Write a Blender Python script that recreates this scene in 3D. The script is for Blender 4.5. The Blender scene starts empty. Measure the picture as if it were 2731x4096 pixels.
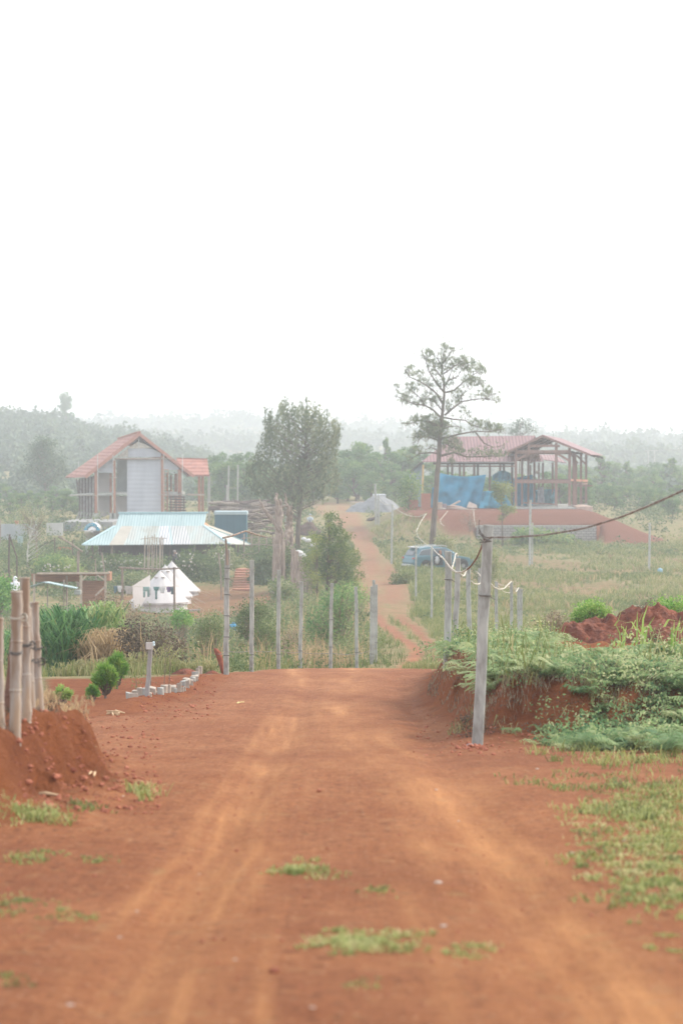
import bpy, math, random
import numpy as np
from mathutils import Vector, Matrix
S = bpy.context.scene
col = S.collection
rs = np.random.RandomState(7)
random.seed(7)
F = 85/36*4096; CX = 1365.5; CY = 2048.0; YH = 1790.0
TH = math.atan((CY-YH)/F); ct, st = math.cos(TH), math.sin(TH)

def W(px, py, d):
    "photo pixel + distance -> world point"
    a = (px-CX)/F; b = (CY-py)/F
    y = ct+b*st; z = b*ct-st
    return Vector((a*d/y, d, z*d/y))
def X(px, d): return (px-CX)/F*d

# ---------------------------------------------------------------- noise
_P = np.random.RandomState(3).rand(256, 256)
def vn(x, y):
    x = np.asarray(x, float); y = np.asarray(y, float)
    xi = np.floor(x).astype(int); yi = np.floor(y).astype(int)
    fx = x-xi; fy = y-yi; fx = fx*fx*(3-2*fx); fy = fy*fy*(3-2*fy)
    g = lambda i, j: _P[(xi+i) % 256, (yi+j) % 256]
    return (g(0,0)*(1-fx)+g(1,0)*fx)*(1-fy)+(g(0,1)*(1-fx)+g(1,1)*fx)*fy
def fbm(x, y, o=4):
    s = 0; a = .5
    for i in range(o):
        s = s+a*(vn(x*2**i+17.3*i, y*2**i+9.1*i)-.5); a *= .5
    return s
def ss(a, b, x):
    t = np.clip((np.asarray(x, float)-a)/(b-a), 0, 1); return t*t*(3-2*t)

# ---------------------------------------------------------------- terrain
PC = np.array([(-6,-1.45),(2,-1.5),(6.8,-1.62),(12,-2.0),(17,-2.3),(22,-2.7),(31,-3.25),(40,-3.75),(50,-4.6),(58,-5.3),(66,-5.8),(80,-6.5),(100,-7.3),(130,-8.2),
   (173,-8.7),(200,-8.3),(230,-7.6),(270,-6.7),(300,-6.5),(350,-7),(450,-11),(600,-13),(3000,-16)])
PL = np.array([(-6,-1.45),(2,-1.5),(6.8,-1.62),(12,-2.0),(17,-2.3),(22,-2.7),(31,-3.25),(40,-3.8),(50,-4.9),(58,-5.6),(66,-6.2),(80,-7.2),(100,-8.2),(120,-9.0),
   (137,-9.35),(152,-9.25),(163,-8.45),(175,-8.2),(200,-7.9),(240,-7.45),(270,-7.0),(300,-7),(350,-8),(450,-11),(600,-13),(3000,-16)])
R1 = np.array([(-.36,14),(-.2,10),(-.141,7.5),(-.115,6),(-.0998,4),(-.084,2),(-.069,-1),(-.048,-5),(-.027,-9),(0,-13),(.4,-14)])   # u, ridge height at 640 m
R2 = np.array([(-.4,8),(-.13,6),(-.08,4),(-.05,2),(0,1),(.03,1.5),(.06,4),(.075,5.5),(.092,2.5),(.112,1.5),(.141,.5),(.4,4)])   # 1050 m
R3 = np.array([(-.4,12),(-.1,15),(-.04,14.5),(0,9.5),(.035,9),(.07,8),(.1,2),(.4,0)])          # 1400 m
R4 = np.array([(-.4,-20),(.02,-14),(.06,-4),(.08,-3),(.10,-3),(.141,-4),(.4,0)])      # 800 m
def bankL(x, y):
    e = -1.78-.17*ss(15, 17.5, y)+.18*fbm(x*0+3, y*.9, 3)*2+.01*(y-14)
    e = e-.9*ss(17.8, 19.6, y)+1.0*fbm(y*0+1, y*1.7, 2)*.3
    fl = .22*fbm(x*.8+y*7, y*5, 3)
    h = (.37+.12*fbm(x*1.3, y*1.3)+.14*fbm(x*5, y*5, 3))*ss(e+.06+.55*fbm(y*5+x, y*.5+x*2, 3), e-.16+fl+.45*fbm(y*5+x, y*.5+x*2, 3), x)*ss(19.7, 18.8, y)*ss(12.6, 13.9, y)
    h = h*(1-.75*np.exp(-((y-13.5)/.3)**2)*ss(-3.2, -2, x))
    sk = (.09+.16*fbm(x*4, y*4, 3))*ss(e+.6, e, x)*ss(20.2, 18.6, y)*ss(12, 13.6, y)
    h = h+(.10*fbm(x*9, y*9, 4)+.07*fbm(x*24, y*24, 2))*ss(.02, .15, h)
    return h+sk, e
def bankR(x, y):
    ex = np.interp(y, [22,31,35.5,43,49,58], [1.38,1.2,1.4,2.0,2.6,3.6])-.25*fbm(y*1.4, y*.2, 3)
    ey = 22.9+1.0*fbm(x*1.1, x*.3, 3)-.3*(x-1.3)
    zt = np.interp(y, [20,23,30,36,45,52,60], [-2.2,-2.28,-2.55,-3.1,-4.15,-4.8,-5.4])
    m = ss(ex-.12, ex+.30, x)*ss(ey-.2-.7*ss(2, 3.5, x), ey+.35+.9*ss(2, 3.5, x), y)
    sk = (.10+.12*fbm(x*5, y*5, 3))*ss(ex-.45, ex+.1, x)*ss(ey-.9, ey, y)*(y < 50)
    return zt, m, sk
PX0, PX1, PY0, PY1 = 6.2, 22.0, 210., 237.
def plat(x, y):
    dx = np.maximum(np.maximum(PX0-x, (x-PX1)*.82), 0); dy = np.maximum(np.maximum(PY0-y, y-PY1), 0)
    dd = np.hypot(dx, dy)
    h = -5.62-dd*.5-.25*ss(0, 2, dd)*fbm(x*.7, y*.7, 3)
    return h
WALLY = 207.8
def height(x, y):
    x = np.asarray(x, float); y = np.asarray(y, float)
    c = np.interp(y, PC[:,0], PC[:,1]); l = np.interp(y, PL[:,0], PL[:,1])
    t = ss(-5.5, -1.2, x)
    z = l*(1-t)+c*t
    z = z+.5*fbm(x*.12, y*.12, 3)*ss(45, 90, y)+.10*fbm(x*.6, y*.6, 4)*ss(18, 60, y)*(1+ss(60, 120, y))
    z = z+(.035*fbm(x*1.7, y*1.7, 4)+.02*fbm(x*7, y*7, 3))*ss(300, 60, y)
    # wheel ruts near
    z = z-.03*ss(60, 25, y)*(np.exp(-((x+.72-.008*y)/.16)**2)+np.exp(-((x-.66-.006*y)/.18)**2))*(1+.5*fbm(x, y*2))
    # planting bed berm
    z = z+.09*np.exp(-((x-bedline(y))/.22)**2)*ss(27, 29.5, y)*ss(39.5, 37.5, y)*(1+.8*fbm(x*5, y*5, 3))
    h, e = bankL(x, y); z = z+h
    zt, m, sk = bankR(x, y)
    zt = zt+.12*fbm(x*.8, y*.8, 4)+.05*fbm(x*5, y*5, 3)
    z = np.where(y < 56, z*(1-m)+np.maximum(zt, z)*m+sk, z)
    # fluting on the cut faces
    z = z+(.30*fbm(x*6+y*3, y*6, 3)+.20*fbm(x*19, y*19, 2))*4*m*(1-m)*(y < 56)
    p = plat(x, y)
    infront = (y < WALLY) & (x > 11.5) & (x < 22.1)
    z = np.where((~infront) & (y > 190) & (p > z), p, z)
    u = x/np.maximum(y, 1)
    for R, yc, w0, w1 in ((R1,640,330,200),(R4,800,250,150),(R2,1050,260,180),(R3,1400,280,200)):
        rz = np.interp(u, R[:,0], R[:,1])+fbm(u*30, y*.004, 4)*5
        k = ss(yc-w0, yc, y)*ss(yc+w1, yc, y)
        z = z+np.maximum(rz-z, 0)*k
    return z
def bedline(y):
    return np.interp(y, [28,30,31,33,35,38], [X(540,30),X(545,30),X(640,31),X(712,33),X(752,35),X(800,38)])
def p2g(px, py, lo=3., hi=60.):
    px = np.asarray(px, float); py = np.asarray(py, float); d = np.full(px.shape, 9.)
    for _ in range(25): d = np.clip(.5*d+.5*(-height((px-CX)/F*d, d)*F/(py-YH)), lo, hi)
    x = (px-CX)/F*d; return np.stack([x, d, height(x, d)], -1)
def hz(x, y): return float(height(x, y))
def G(px, d, dz=0.):
    x = X(px, d); return Vector((x, d, hz(x, d)+dz))

RD = np.array([(3,-2500,5200),(6,-1500,4500),(10,-200,4500),(13,-100,4200),(17,0,4000),(22.5,60,4000),(24,120,1890),(31,150,1785),(38,300,1775),(40,870,1775),(45,1000,1775),
  (49,1110,1790),(53,1230,1700),(58,1440,1690),(66,1540,1735),(72,1565,1735),(78,1560,1740),(85,1520,1725),(100,1478,1690),(115,1460,1670),(130,1448,1655),
  (150,1425,1630),(173,1415,1580),(200,1415,1505),(230,1360,1460),(250,1280,1450),(270,1225,1430),(288,1215,1390),(293,1290,1300)])
def masks(x, y):
    "R: dirt road, G: worn light track, B: raw red soil"
    x = np.asarray(x, float); y = np.asarray(y, float)
    px = x/np.maximum(y, 1)*F+CX
    n = fbm(x*.5, y*.5, 4); n2 = fbm(x*2.2, y*2.2, 3)
    wob = (n*.9+n2*.5)*F/np.maximum(y, 1)*np.interp(y, [0,20,50,300], [.5,.35,.3,.4])
    l = np.interp(y, RD[:,0], RD[:,1]); r = np.interp(y, RD[:,0], RD[:,2])
    wd = np.interp(y, [5,20,50,100,300], [40,40,30,22,14])
    road = ss(l-wd, l+wd, px+wob)*ss(r+wd, r-wd, px+wob)*(y < 292)
    # second faint track
    c2 = np.interp(y, [55,66,78,90,105,120], [1760,1755,1735,1690,1640,1600])
    road = np.maximum(road, .8*np.exp(-((px+wob*.4-c2)/30)**2)*(y > 52)*(y < 125))
    # grass strip that swings over the track
    road = road*(1-.9*ss(.0, .12, n2+.02)*ss(1610, 1650, px)*ss(49.5, 51, y)*ss(59, 57, y)*(px < 1790))
    # the verge of the tracks further on is half grass
    road = road*(1-ss(58, 72, y)*(.30+.8*np.clip(fbm(x*1.3+3, y*.10, 4)+.12, 0, .4)))
    r1 = np.interp(y, [50,58,66,73,81,90,101,128], [1560,1620,1651,1668,1633,1580,1520,1490]); r2 = np.interp(y, [58,66,73,90,101,128], [1790,1764,1746,1677,1616,1560])
    wr = .26*F/np.maximum(y, 1)*(1+ss(80, 120, y)); rut = np.maximum(np.exp(-((px+wob*.2-r1)/wr)**2), .85*np.exp(-((px+wob*.2-r2)/wr)**2))
    mid = ss(53, 57, y)*ss(125, 100, y)
    road = np.where(y > 52, np.maximum(road*(1-.62*mid*(1+.8*n)), rut*mid*(y > 53)), road)
    road = np.where(y > 52, road*(1-.30*ss(52, 56, y)*np.clip(.5+3*fbm(x*.9, y*.06+4, 3), 0, 1)*(1-rut)), road)
    red = np.zeros_like(x)
    hL, e = bankL(x, y); zt, m, sk = bankR(x, y)
    red = np.maximum(red, ss(.03, .12, hL)*(1-.0*hL))
    red = np.maximum(red, ss(.01, .08, sk)*(y < 40))
    red = np.maximum(red, 4*m*(1-m)*(y < 56))
    red = np.maximum(red, np.exp(-((x-bedline(y)+.1)/.5)**2)*(y > 27)*(y < 40))
    bed = ss(X(150, 1)*y, X(230, 1)*y, x)*ss(0, -.3, x-bedline(y))*ss(26, 28, y)*ss(39.5, 38.5, y)
    red = np.maximum(red, bed)
    p = plat(x, y)
    inf = (y < WALLY) & (x > 11.5) & (x < 22.1)
    red = np.maximum(red, ss(7.6, 9.5, x+.8*n+(y > 209.5)*3)*((p > height(x, y)-.05) & (~inf) & (y > 195)).astype(float)*ss(205, 208, y+(x > 20)*12))
    # bare soil near the tents, steps and ploughed strips on the field
    tent = np.maximum(ss(1.1, .7, np.hypot((x+8.0)/8, (y-142)/14)+n*.6), (x > X(925, 158)) * (x < X(1012, 158)) * (y > 149) * (y < 167))
    red = np.maximum(red, tent*.55)
    red = np.maximum(red, .33*ss(-.05, .12, fbm(x*.14+4, y*.05+7, 4))*ss(90, 110, y)*ss(200, 190, y)*ss(3, 8, x))
    red = np.maximum(red, ss(1.1, .8, np.hypot((x-X(2540,35.5))/1.35, (y-35.5)/1.3)))
    # worn light tracks
    tr = 0*x
    ln = fbm(x*.9+2, y*.22, 4)
    for cpts, wid, lines in ((([3,6.8,9,12,15,20,30,40,52],[420,560,740,960,1030,1110,1180,1190,1150]), .75, ((-.30,.035,.6),(-.17,.03,.8),(-.06,.045,1.),(.08,.03,.9),(.2,.04,.7),(.34,.025,.5))),
                 (([3,6.8,9,11,14,18,22,30,40,50],[3100,2560,2200,2010,1800,1560,1400,1330,1400,1400]), 1.5, ((-.55,.05,.4),(-.33,.08,.6),(-.12,.07,.9),(.05,.10,1.),(.24,.05,.8),(.42,.09,.6)))):
        c = np.interp(y, cpts[0], cpts[1]); xc = (c-CX)/F*y+.10*fbm(y*.5, y*0+wid, 3)
        tr = np.maximum(tr, .42*np.exp(-((x-xc)/(.34*wid))**2))
        for o_, w_, s_ in lines:
            k_ = np.interp(y, [3,20,50], [1,.8,.5])
            tr = np.maximum(tr, s_*.95*np.exp(-((x-xc-o_*k_)/(w_*1.3))**2)*np.clip(.75+3.*fbm(x*1.1+o_*50, y*.35+o_*20, 3), 0, 1.2))
    c = np.interp(y, [52,60,70,76,82,100,130,173,230], [1500,1600,1650,1645,1600,1545,1540,1490,1420])
    tr = np.maximum(tr, (y > 50)*np.exp(-((px-c)/np.interp(y,[50,100,230],[40,35,25]))**2))
    tr = tr*np.clip(.62+2.2*fbm(x*1.5, y*.5, 4), .1, 1)*road*np.interp(y,[0,45,60,100],[1,1,.6,.15])
    return np.clip(road, 0, 1), np.clip(tr, 0, 1), np.clip(red, 0, 1)

# ---------------------------------------------------------------- materials
def nodes(m):
    m.use_nodes = True; return m.node_tree.nodes, m.node_tree.links
def P(name, c1, c2=None, sc=3., rough=.85, bump=.0, bsc=None, metal=0., stretch=(1,1,1), detail=6, spec=.3, c3=None):
    "principled with two or three colours mixed by noise, plus bump"
    m = bpy.data.materials.new(name); n, l = nodes(m); b = n['Principled BSDF']
    b.inputs['Roughness'].default_value = rough; b.inputs['Metallic'].default_value = metal
    b.inputs['Specular IOR Level'].default_value = spec
    if c2 is None: c2 = tuple(v*.8 for v in c1)
    tc = n.new('ShaderNodeTexCoord'); mp = n.new('ShaderNodeMapping'); mp.inputs['Scale'].default_value = stretch
    l.new(tc.outputs['Object'], mp.inputs[0])
    no = n.new('ShaderNodeTexNoise'); no.inputs['Scale'].default_value = sc; no.inputs['Detail'].default_value = detail
    l.new(mp.outputs[0], no.inputs['Vector'])
    r = n.new('ShaderNodeValToRGB'); e = r.color_ramp.elements
    e[0].position = .36; e[0].color = (*c2, 1); e[1].position = .64; e[1].color = (*c1, 1)
    if c3: x = e.new(.5); x.color = (*c3, 1)
    l.new(no.outputs['Fac'], r.inputs[0]); l.new(r.outputs[0], b.inputs['Base Color'])
    if bump:
        n2 = n.new('ShaderNodeTexNoise'); n2.inputs['Scale'].default_value = bsc or sc*4; n2.inputs['Detail'].default_value = 5
        l.new(mp.outputs[0], n2.inputs['Vector'])
        bp = n.new('ShaderNodeBump'); bp.inputs['Strength'].default_value = 1; bp.inputs['Distance'].default_value = bump
        l.new(n2.outputs['Fac'], bp.inputs['Height']); l.new(bp.outputs[0], b.inputs['Normal'])
    return m
def LEAF(name, ramp, trans=.35, rough=.6):
    m = bpy.data.materials.new(name); n, l = nodes(m); b = n['Principled BSDF']; out = n['Material Output']
    at = n.new('ShaderNodeAttribute'); at.attribute_name = 'tint'
    r = n.new('ShaderNodeValToRGB'); e = r.color_ramp.elements
    e[0].color = (*ramp[0], 1); e[1].color = (*ramp[-1], 1)
    for i in range(1, len(ramp)-1):
        x = e.new(i/(len(ramp)-1)); x.color = (*ramp[i], 1)
    l.new(at.outputs['Fac'], r.inputs[0]); l.new(r.outputs[0], b.inputs['Base Color'])
    b.inputs['Roughness'].default_value = rough; b.inputs['Specular IOR Level'].default_value = .25
    t = n.new('ShaderNodeBsdfTranslucent'); l.new(r.outputs[0], t.inputs['Color'])
    mx = n.new('ShaderNodeMixShader'); mx.inputs[0].default_value = trans
    l.new(b.outputs[0], mx.inputs[1]); l.new(t.outputs[0], mx.inputs[2]); l.new(mx.outputs[0], out.inputs['Surface'])
    return m
def ground_mat():
    m = bpy.data.materials.new('earth'); n, l = nodes(m); b = n['Principled BSDF']
    b.inputs['Roughness'].default_value = .95; b.inputs['Specular IOR Level'].default_value = .12
    g = n.new('ShaderNodeNewGeometry'); at = n.new('ShaderNodeAttribute'); at.attribute_name = 'mask'
    sp = n.new('ShaderNodeSeparateColor'); l.new(at.outputs['Color'], sp.inputs[0])
    def noise(sc, det=6, rough=.55, st=(1,1,1)):
        mp = n.new('ShaderNodeMapping'); mp.inputs['Scale'].default_value = st; l.new(g.outputs['Position'], mp.inputs[0])
        x = n.new('ShaderNodeTexNoise'); x.inputs['Scale'].default_value = sc; x.inputs['Detail'].default_value = det; x.inputs['Roughness'].default_value = rough
        l.new(mp.outputs[0], x.inputs['Vector']); return x.outputs['Fac']
    def mix(f, a, c, t='MIX'):
        x = n.new('ShaderNodeMix'); x.data_type = 'RGBA'; x.blend_type = t
        if isinstance(f, float): x.inputs[0].default_value = f
        else: l.new(f, x.inputs[0])
        for s, v in ((6, a), (7, c)):
            if isinstance(v, tuple): x.inputs[s].default_value = (*v, 1)
            else: l.new(v, x.inputs[s])
        return x.outputs[2]
    def rmp(f, a, c):
        x = n.new('ShaderNodeMapRange'); x.inputs[1].default_value = a; x.inputs[2].default_value = c; l.new(f, x.inputs[0]); return x.outputs[0]
    def math_(op, a, c):
        x = n.new('ShaderNodeMath'); x.operation = op
        for i, v in enumerate((a, c)):
            if isinstance(v, float): x.inputs[i].default_value = v
            else: l.new(v, x.inputs[i])
        return x.outputs[0]
    n1 = rmp(noise(.9), .35, .65); n2 = rmp(noise(7.), .3, .7); n3 = rmp(noise(2.2, 7, .6, (1.4,.5,1)), .42, .62); n4 = rmp(noise(38., 3), .35, .7); n5=rmp(noise(5.5,5,.6,(4.5,.35,1)),.35,.65)
    dirt = mix(n1, (.31,.115,.052), (.41,.165,.075))
    dirt = mix(math_('MULTIPLY', n2, .65), dirt, (.19,.068,.034))
    dirt = mix(math_('MULTIPLY', n3, .5), dirt, (.47,.225,.12))
    dirt = mix(math_('MULTIPLY', n5, .3), dirt, (.22,.078,.038))
    dirt = mix(math_('MULTIPLY', n4, .45), dirt, (.42,.21,.115))
    dirt = mix(math_('MULTIPLY', rmp(noise(.33, 5), .42, .62), .5), dirt, (.20,.066,.033))
    def flecks(sc, thr):
        v = n.new('ShaderNodeTexVoronoi'); v.inputs['Scale'].default_value = sc; l.new(g.outputs['Position'], v.inputs['Vector'])
        s_ = n.new('ShaderNodeSeparateColor'); l.new(v.outputs['Color'], s_.inputs[0])
        return math_('MULTIPLY', math_('LESS_THAN', v.outputs['Distance'], thr), math_('GREATER_THAN', s_.outputs[0], .62))
    dirt = mix(math_('MULTIPLY', flecks(16., .26), .75), dirt, (.11,.045,.028)); dirt = mix(math_('MULTIPLY', flecks(23., .2), .7), dirt, (.56,.38,.27)); dirt = mix(math_('MULTIPLY', flecks(7., .22), .6), dirt, (.14,.05,.03))
    n6 = rmp(noise(14., 8, .75), .38, .6); dirt = mix(math_('MULTIPLY', n6, .45), dirt, (.17,.062,.033))
    tr = math_('MULTIPLY', sp.outputs[1], math_('ADD', .65, math_('MULTIPLY', n5, .5)))
    dirt = mix(tr, dirt, (.52,.26,.125))
    red = mix(n2, (.24,.075,.032), (.36,.125,.052)); red = mix(math_('MULTIPLY', n4, .4), red, (.15,.05,.028))
    red = mix(math_('MULTIPLY', n1, .5), red, (.42,.155,.06))
    py_ = n.new('ShaderNodeSeparateXYZ'); l.new(g.outputs['Position'], py_.inputs[0])      # browner, dustier soils up the valley; dirt greying past the foreground is painted haze
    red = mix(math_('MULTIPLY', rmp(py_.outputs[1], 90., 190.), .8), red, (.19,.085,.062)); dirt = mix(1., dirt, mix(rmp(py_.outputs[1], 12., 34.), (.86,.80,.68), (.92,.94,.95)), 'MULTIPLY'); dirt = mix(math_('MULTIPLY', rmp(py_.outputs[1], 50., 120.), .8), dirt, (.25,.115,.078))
    gr = mix(n1, (.16,.17,.07), (.24,.21,.10)); gr = mix(n3, gr, (.30,.21,.12)); gr = mix(math_('MULTIPLY', n2, .5), gr, (.09,.12,.05))
    rd = rmp(math_('ADD', sp.outputs[0], math_('MULTIPLY', math_('SUBTRACT', n2, .5), .7)), .15, .85)
    rr = rmp(math_('ADD', sp.outputs[2], math_('MULTIPLY', math_('SUBTRACT', n2, .5), .4)), .2, .8)
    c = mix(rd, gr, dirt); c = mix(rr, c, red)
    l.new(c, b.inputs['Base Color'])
    hb = math_('ADD', math_('MULTIPLY', noise(9., 8, .7), .085), math_('MULTIPLY', noise(60., 4), .018))
    hb = math_('ADD', hb, math_('MULTIPLY', noise(3.,4,.5,(5,.5,1)),.03))
    hb = math_('MULTIPLY', hb, math_('ADD', .7, math_('MULTIPLY', sp.outputs[2], 2.6)))
    bp = n.new('ShaderNodeBump'); bp.inputs['Distance'].default_value = 1.; bp.inputs['Strength'].default_value = .9
    l.new(hb, bp.inputs['Height']); l.new(bp.outputs[0], b.inputs['Normal'])
    return m

# ---------------------------------------------------------------- object helpers
def tag(o, label=None, cat=None, group=None, kind=None):
    for k, v in (('label', label), ('category', cat), ('group', group), ('kind', kind)):
        if v: o[k] = v
    return o
def thing(name, label, cat, loc, group=None, rotz=0):
    o = bpy.data.objects.new(name, None); col.objects.link(o); o.location = loc; o.rotation_euler = (0,0,rotz)
    o.empty_display_size = .1
    return tag(o, label, cat, group)
def mk(name, V, faces, mat, tint=None, smooth=False, parent=None, loc=None, flat=None):
    V = np.asarray(V, np.float32).reshape(-1, 3)
    o_ = Vector((0,0,0))
    if loc is not None: o_ = Vector(loc)
    elif parent is not None and parent.get('_w', 1): o_ = parent_world(parent)
    V = V-np.array(o_, np.float32)
    me = bpy.data.meshes.new(name)
    if isinstance(faces, np.ndarray):
        nf, k = faces.shape
        me.vertices.add(len(V)); me.vertices.foreach_set('co', V.ravel())
        me.loops.add(nf*k); me.loops.foreach_set('vertex_index', faces.ravel().astype(np.int32))
        me.polygons.add(nf); me.polygons.foreach_set('loop_start', (np.arange(nf)*k).astype(np.int32))
        me.update(calc_edges=True)
    else:
        me.from_pydata(V.tolist(), [], faces); me.update()
    if tint is not None:
        a = me.attributes.new('tint', 'FLOAT', 'FACE'); a.data.foreach_set('value', np.asarray(tint, np.float32))
    if smooth: me.polygons.foreach_set('use_smooth', np.ones(len(me.polygons), bool))
    me.materials.append(mat)
    o = bpy.data.objects.new(name, me); col.objects.link(o)
    if loc is not None: o.location = loc
    if parent is not None: o.parent = parent
    return o
def parent_world(p):
    v = Vector((0,0,0))
    while p is not None: v = v+p.location; p = p.parent
    return v
class MB:
    def __init__(s): s.V = []; s.F = []
    def add(s, vs, fs):
        b = len(s.V); s.V += [tuple(v) for v in vs]; s.F += [tuple(i+b for i in f) for f in fs]; return s
    def hexa(s, p):   # 8 points: bottom ring 0-3, top ring 4-7
        return s.add(p, [(0,3,2,1),(4,5,6,7),(0,1,5,4),(1,2,6,5),(2,3,7,6),(3,0,4,7)])
    def box(s, x0, x1, y0, y1, z0, z1):
        return s.hexa([(x0,y0,z0),(x1,y0,z0),(x1,y1,z0),(x0,y1,z0),(x0,y0,z1),(x1,y0,z1),(x1,y1,z1),(x0,y1,z1)])
    def bar(s, a, b, w, h=None, up=(0,0,1)):
        a = Vector(a); b = Vector(b); h = h or w; d = (b-a).normalized(); u = Vector(up)
        if abs(d.dot(u)) > .98: u = Vector((0,1,0))
        r = d.cross(u).normalized()*w/2; u = r.cross(d).normalized()*h/2
        q = lambda c: [c-r-u, c+r-u, c+r+u, c-r+u]
        return s.hexa(q(a)+q(b))
    def slab(s, pts, t):   # polygon given thickness vector t
        n = len(pts); t = Vector(t); p = [Vector(v) for v in pts]
        fs = [tuple(range(n-1, -1, -1)), tuple(range(n, 2*n))]+[(i, (i+1) % n, n+(i+1) % n, n+i) for i in range(n)]
        return s.add(p+[v+t for v in p], fs)
    def tube(s, path, rad, n=8, cap=True):
        path = [Vector(p) for p in path]
        if not hasattr(rad, '__len__'): rad = [rad]*len(path)
        b = len(s.V); pr = None
        for i, p in enumerate(path):
            d = (path[min(i+1, len(path)-1)]-path[max(i-1, 0)]).normalized()
            if pr is None:
                r = d.cross(Vector((0,0,1)));
                if r.length < .1: r = d.cross(Vector((0,1,0)))
            else: r = pr-d*pr.dot(d)
            r.normalize(); pr = r; u = d.cross(r)
            for k in range(n):
                a = 2*math.pi*k/n; s.V.append(tuple(p+(r*math.cos(a)+u*math.sin(a))*rad[i]))
        for i in range(len(path)-1):
            for k in range(n):
                k2 = (k+1) % n; s.F.append((b+i*n+k, b+i*n+k2, b+(i+1)*n+k2, b+(i+1)*n+k))
        if cap:
            s.F.append(tuple(b+k for k in range(n-1, -1, -1))); e = b+(len(path)-1)*n; s.F.append(tuple(e+k for k in range(n)))
        return s
    def lathe(s, c, prof, n=20, axis='z'):
        b = len(s.V)
        for r, z in prof:
            for k in range(n):
                a = 2*math.pi*k/n; v = (r*math.cos(a), r*math.sin(a), z)
                if axis == 'y': v = (v[0], v[2], v[1])
                if axis == 'x': v = (v[2], v[0], v[1])
                s.V.append((c[0]+v[0], c[1]+v[1], c[2]+v[2]))
        for i in range(len(prof)-1):
            for k in range(n):
                k2 = (k+1) % n; s.F.append((b+i*n+k, b+i*n+k2, b+(i+1)*n+k2, b+(i+1)*n+k))
        s.F.append(tuple(b+k for k in range(n))); e = b+(len(prof)-1)*n; s.F.append(tuple(e+k for k in range(n)))
        return s
    def rock(s, c, r, sq=(1,1,1), seed=0, jag=.25):
        q = random.Random(seed); b = []; n = 7; m = 4
        vs = [Vector((0,0,-1))]
        for i in range(1, m):
            t = math.pi*i/m-math.pi/2
            for k in range(n):
                a = 2*math.pi*(k+.5*(i % 2))/n; v = Vector((math.cos(t)*math.cos(a), math.cos(t)*math.sin(a), math.sin(t)))
                vs.append(v*(1+q.uniform(-jag, jag)))
        vs.append(Vector((0,0,1)))
        fs = [(0, 1+(k+1) % n, 1+k) for k in range(n)]
        for i in range(m-2):
            for k in range(n):
                o = 1+i*n; fs.append((o+k, o+(k+1) % n, o+n+(k+1) % n, o+n+k))
        o = 1+(m-2)*n; fs += [(o+k, o+(k+1) % n, len(vs)-1) for k in range(n)]
        return s.add([Vector(c)+Vector((v.x*r*sq[0], v.y*r*sq[1], v.z*r*sq[2])) for v in vs], fs)
    def build(s, name, mat, parent=None, loc=None, smooth=False, bevel=0):
        o = mk(name, s.V, s.F, mat, smooth=smooth, parent=parent, loc=loc)
        if bevel:
            m = o.modifiers.new('bevel', 'BEVEL'); m.width = bevel; m.segments = 2; m.limit_method = 'ANGLE'
        return o
def cp(o, parent=None):
    c = o.copy(); col.objects.link(c); c.parent = parent
    for ch in [q for q in bpy.data.objects if q.parent == o and q != c]: cp(ch, c)
    return c
KIDS = {}
def cptree(root):
    kids = KIDS.get(root.name)
    if kids is None:
        kids = [q for q in bpy.data.objects if q.parent == root]; KIDS[root.name] = kids
    c = root.copy(); col.objects.link(c)
    for k in kids:
        d = k.copy(); col.objects.link(d); d.parent = c
    return c

def unit(v): return v/np.maximum(np.linalg.norm(v, axis=-1, keepdims=True), 1e-9)
def rdir(n, up=0.):
    v = rs.normal(size=(n, 3)); v[:, 2] += up; return unit(v)
def leaves(C, size, asp=.45, up=0., droop=None):
    "diamond leaves: C (N,3), size (N) or float -> verts (4N,3), faces"
    C = np.asarray(C, float); n = len(C); a = rdir(n, up); t = rdir(n); b = unit(np.cross(a, t))
    L = (np.ones(n)*size)[:, None]*.5
    V = np.stack([C-a*L, C+b*L*asp-a*L*.1, C+a*L, C-b*L*asp-a*L*.1], 1).reshape(-1, 3)
    return V, np.arange(4*n).reshape(-1, 4)
def blades(B, h, w, lean, droop=0.2, az=None):
    "curved grass blades: 2 quads each"
    B = np.asarray(B, float); n = len(B); h = np.ones(n)*h; w = np.ones(n)*w; lean = np.ones(n)*lean
    az = rs.rand(n)*6.283 if az is None else az
    L = np.stack([np.cos(az), np.sin(az), 0*az], 1); sa = rs.rand(n)*6.283; Sd = np.stack([np.cos(sa), np.sin(sa), 0*sa], 1)
    up = np.array([0, 0, 1.]); h_ = h[:, None]; ln = lean[:, None]*h_; w_ = w[:, None]*.5
    m = B+up*h_*.6+L*ln*.35; t = B+up*h_*(1-droop)+L*ln
    V = np.stack([B-Sd*w_, B+Sd*w_, m+Sd*w_*.9, m-Sd*w_*.9, t+Sd*w_*.12, t-Sd*w_*.12], 1).reshape(-1, 3)
    i = np.arange(n)[:, None]*6
    return V, np.concatenate([i+np.array([[0,1,2,3]]), i+np.array([[3,2,4,5]])], 1).reshape(-1, 4)
def sample(n, d0, d1, p0, p1, keep=None, margin=0):
    "ground points spread evenly over a wedge of pixel columns p0..p1 and distances d0..d1"
    d = np.sqrt(rs.rand(n)*(d1**2-d0**2)+d0**2); px = p0+rs.rand(n)*(p1-p0)
    x = (px-CX)/F*d
    if keep is not None:
        k = keep(x, d, px); x, d = x[k], d[k]
    return np.stack([x, d, height(x, d)], 1)
def clumps(base, per, rad):
    n = len(base); c = np.repeat(base, per, 0); r = np.repeat(np.ones(n)*rad, per)
    a = rs.rand(n*per)*6.283; q = np.sqrt(rs.rand(n*per))*r
    c[:, 0] += np.cos(a)*q; c[:, 1] += np.sin(a)*q; return c
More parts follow.
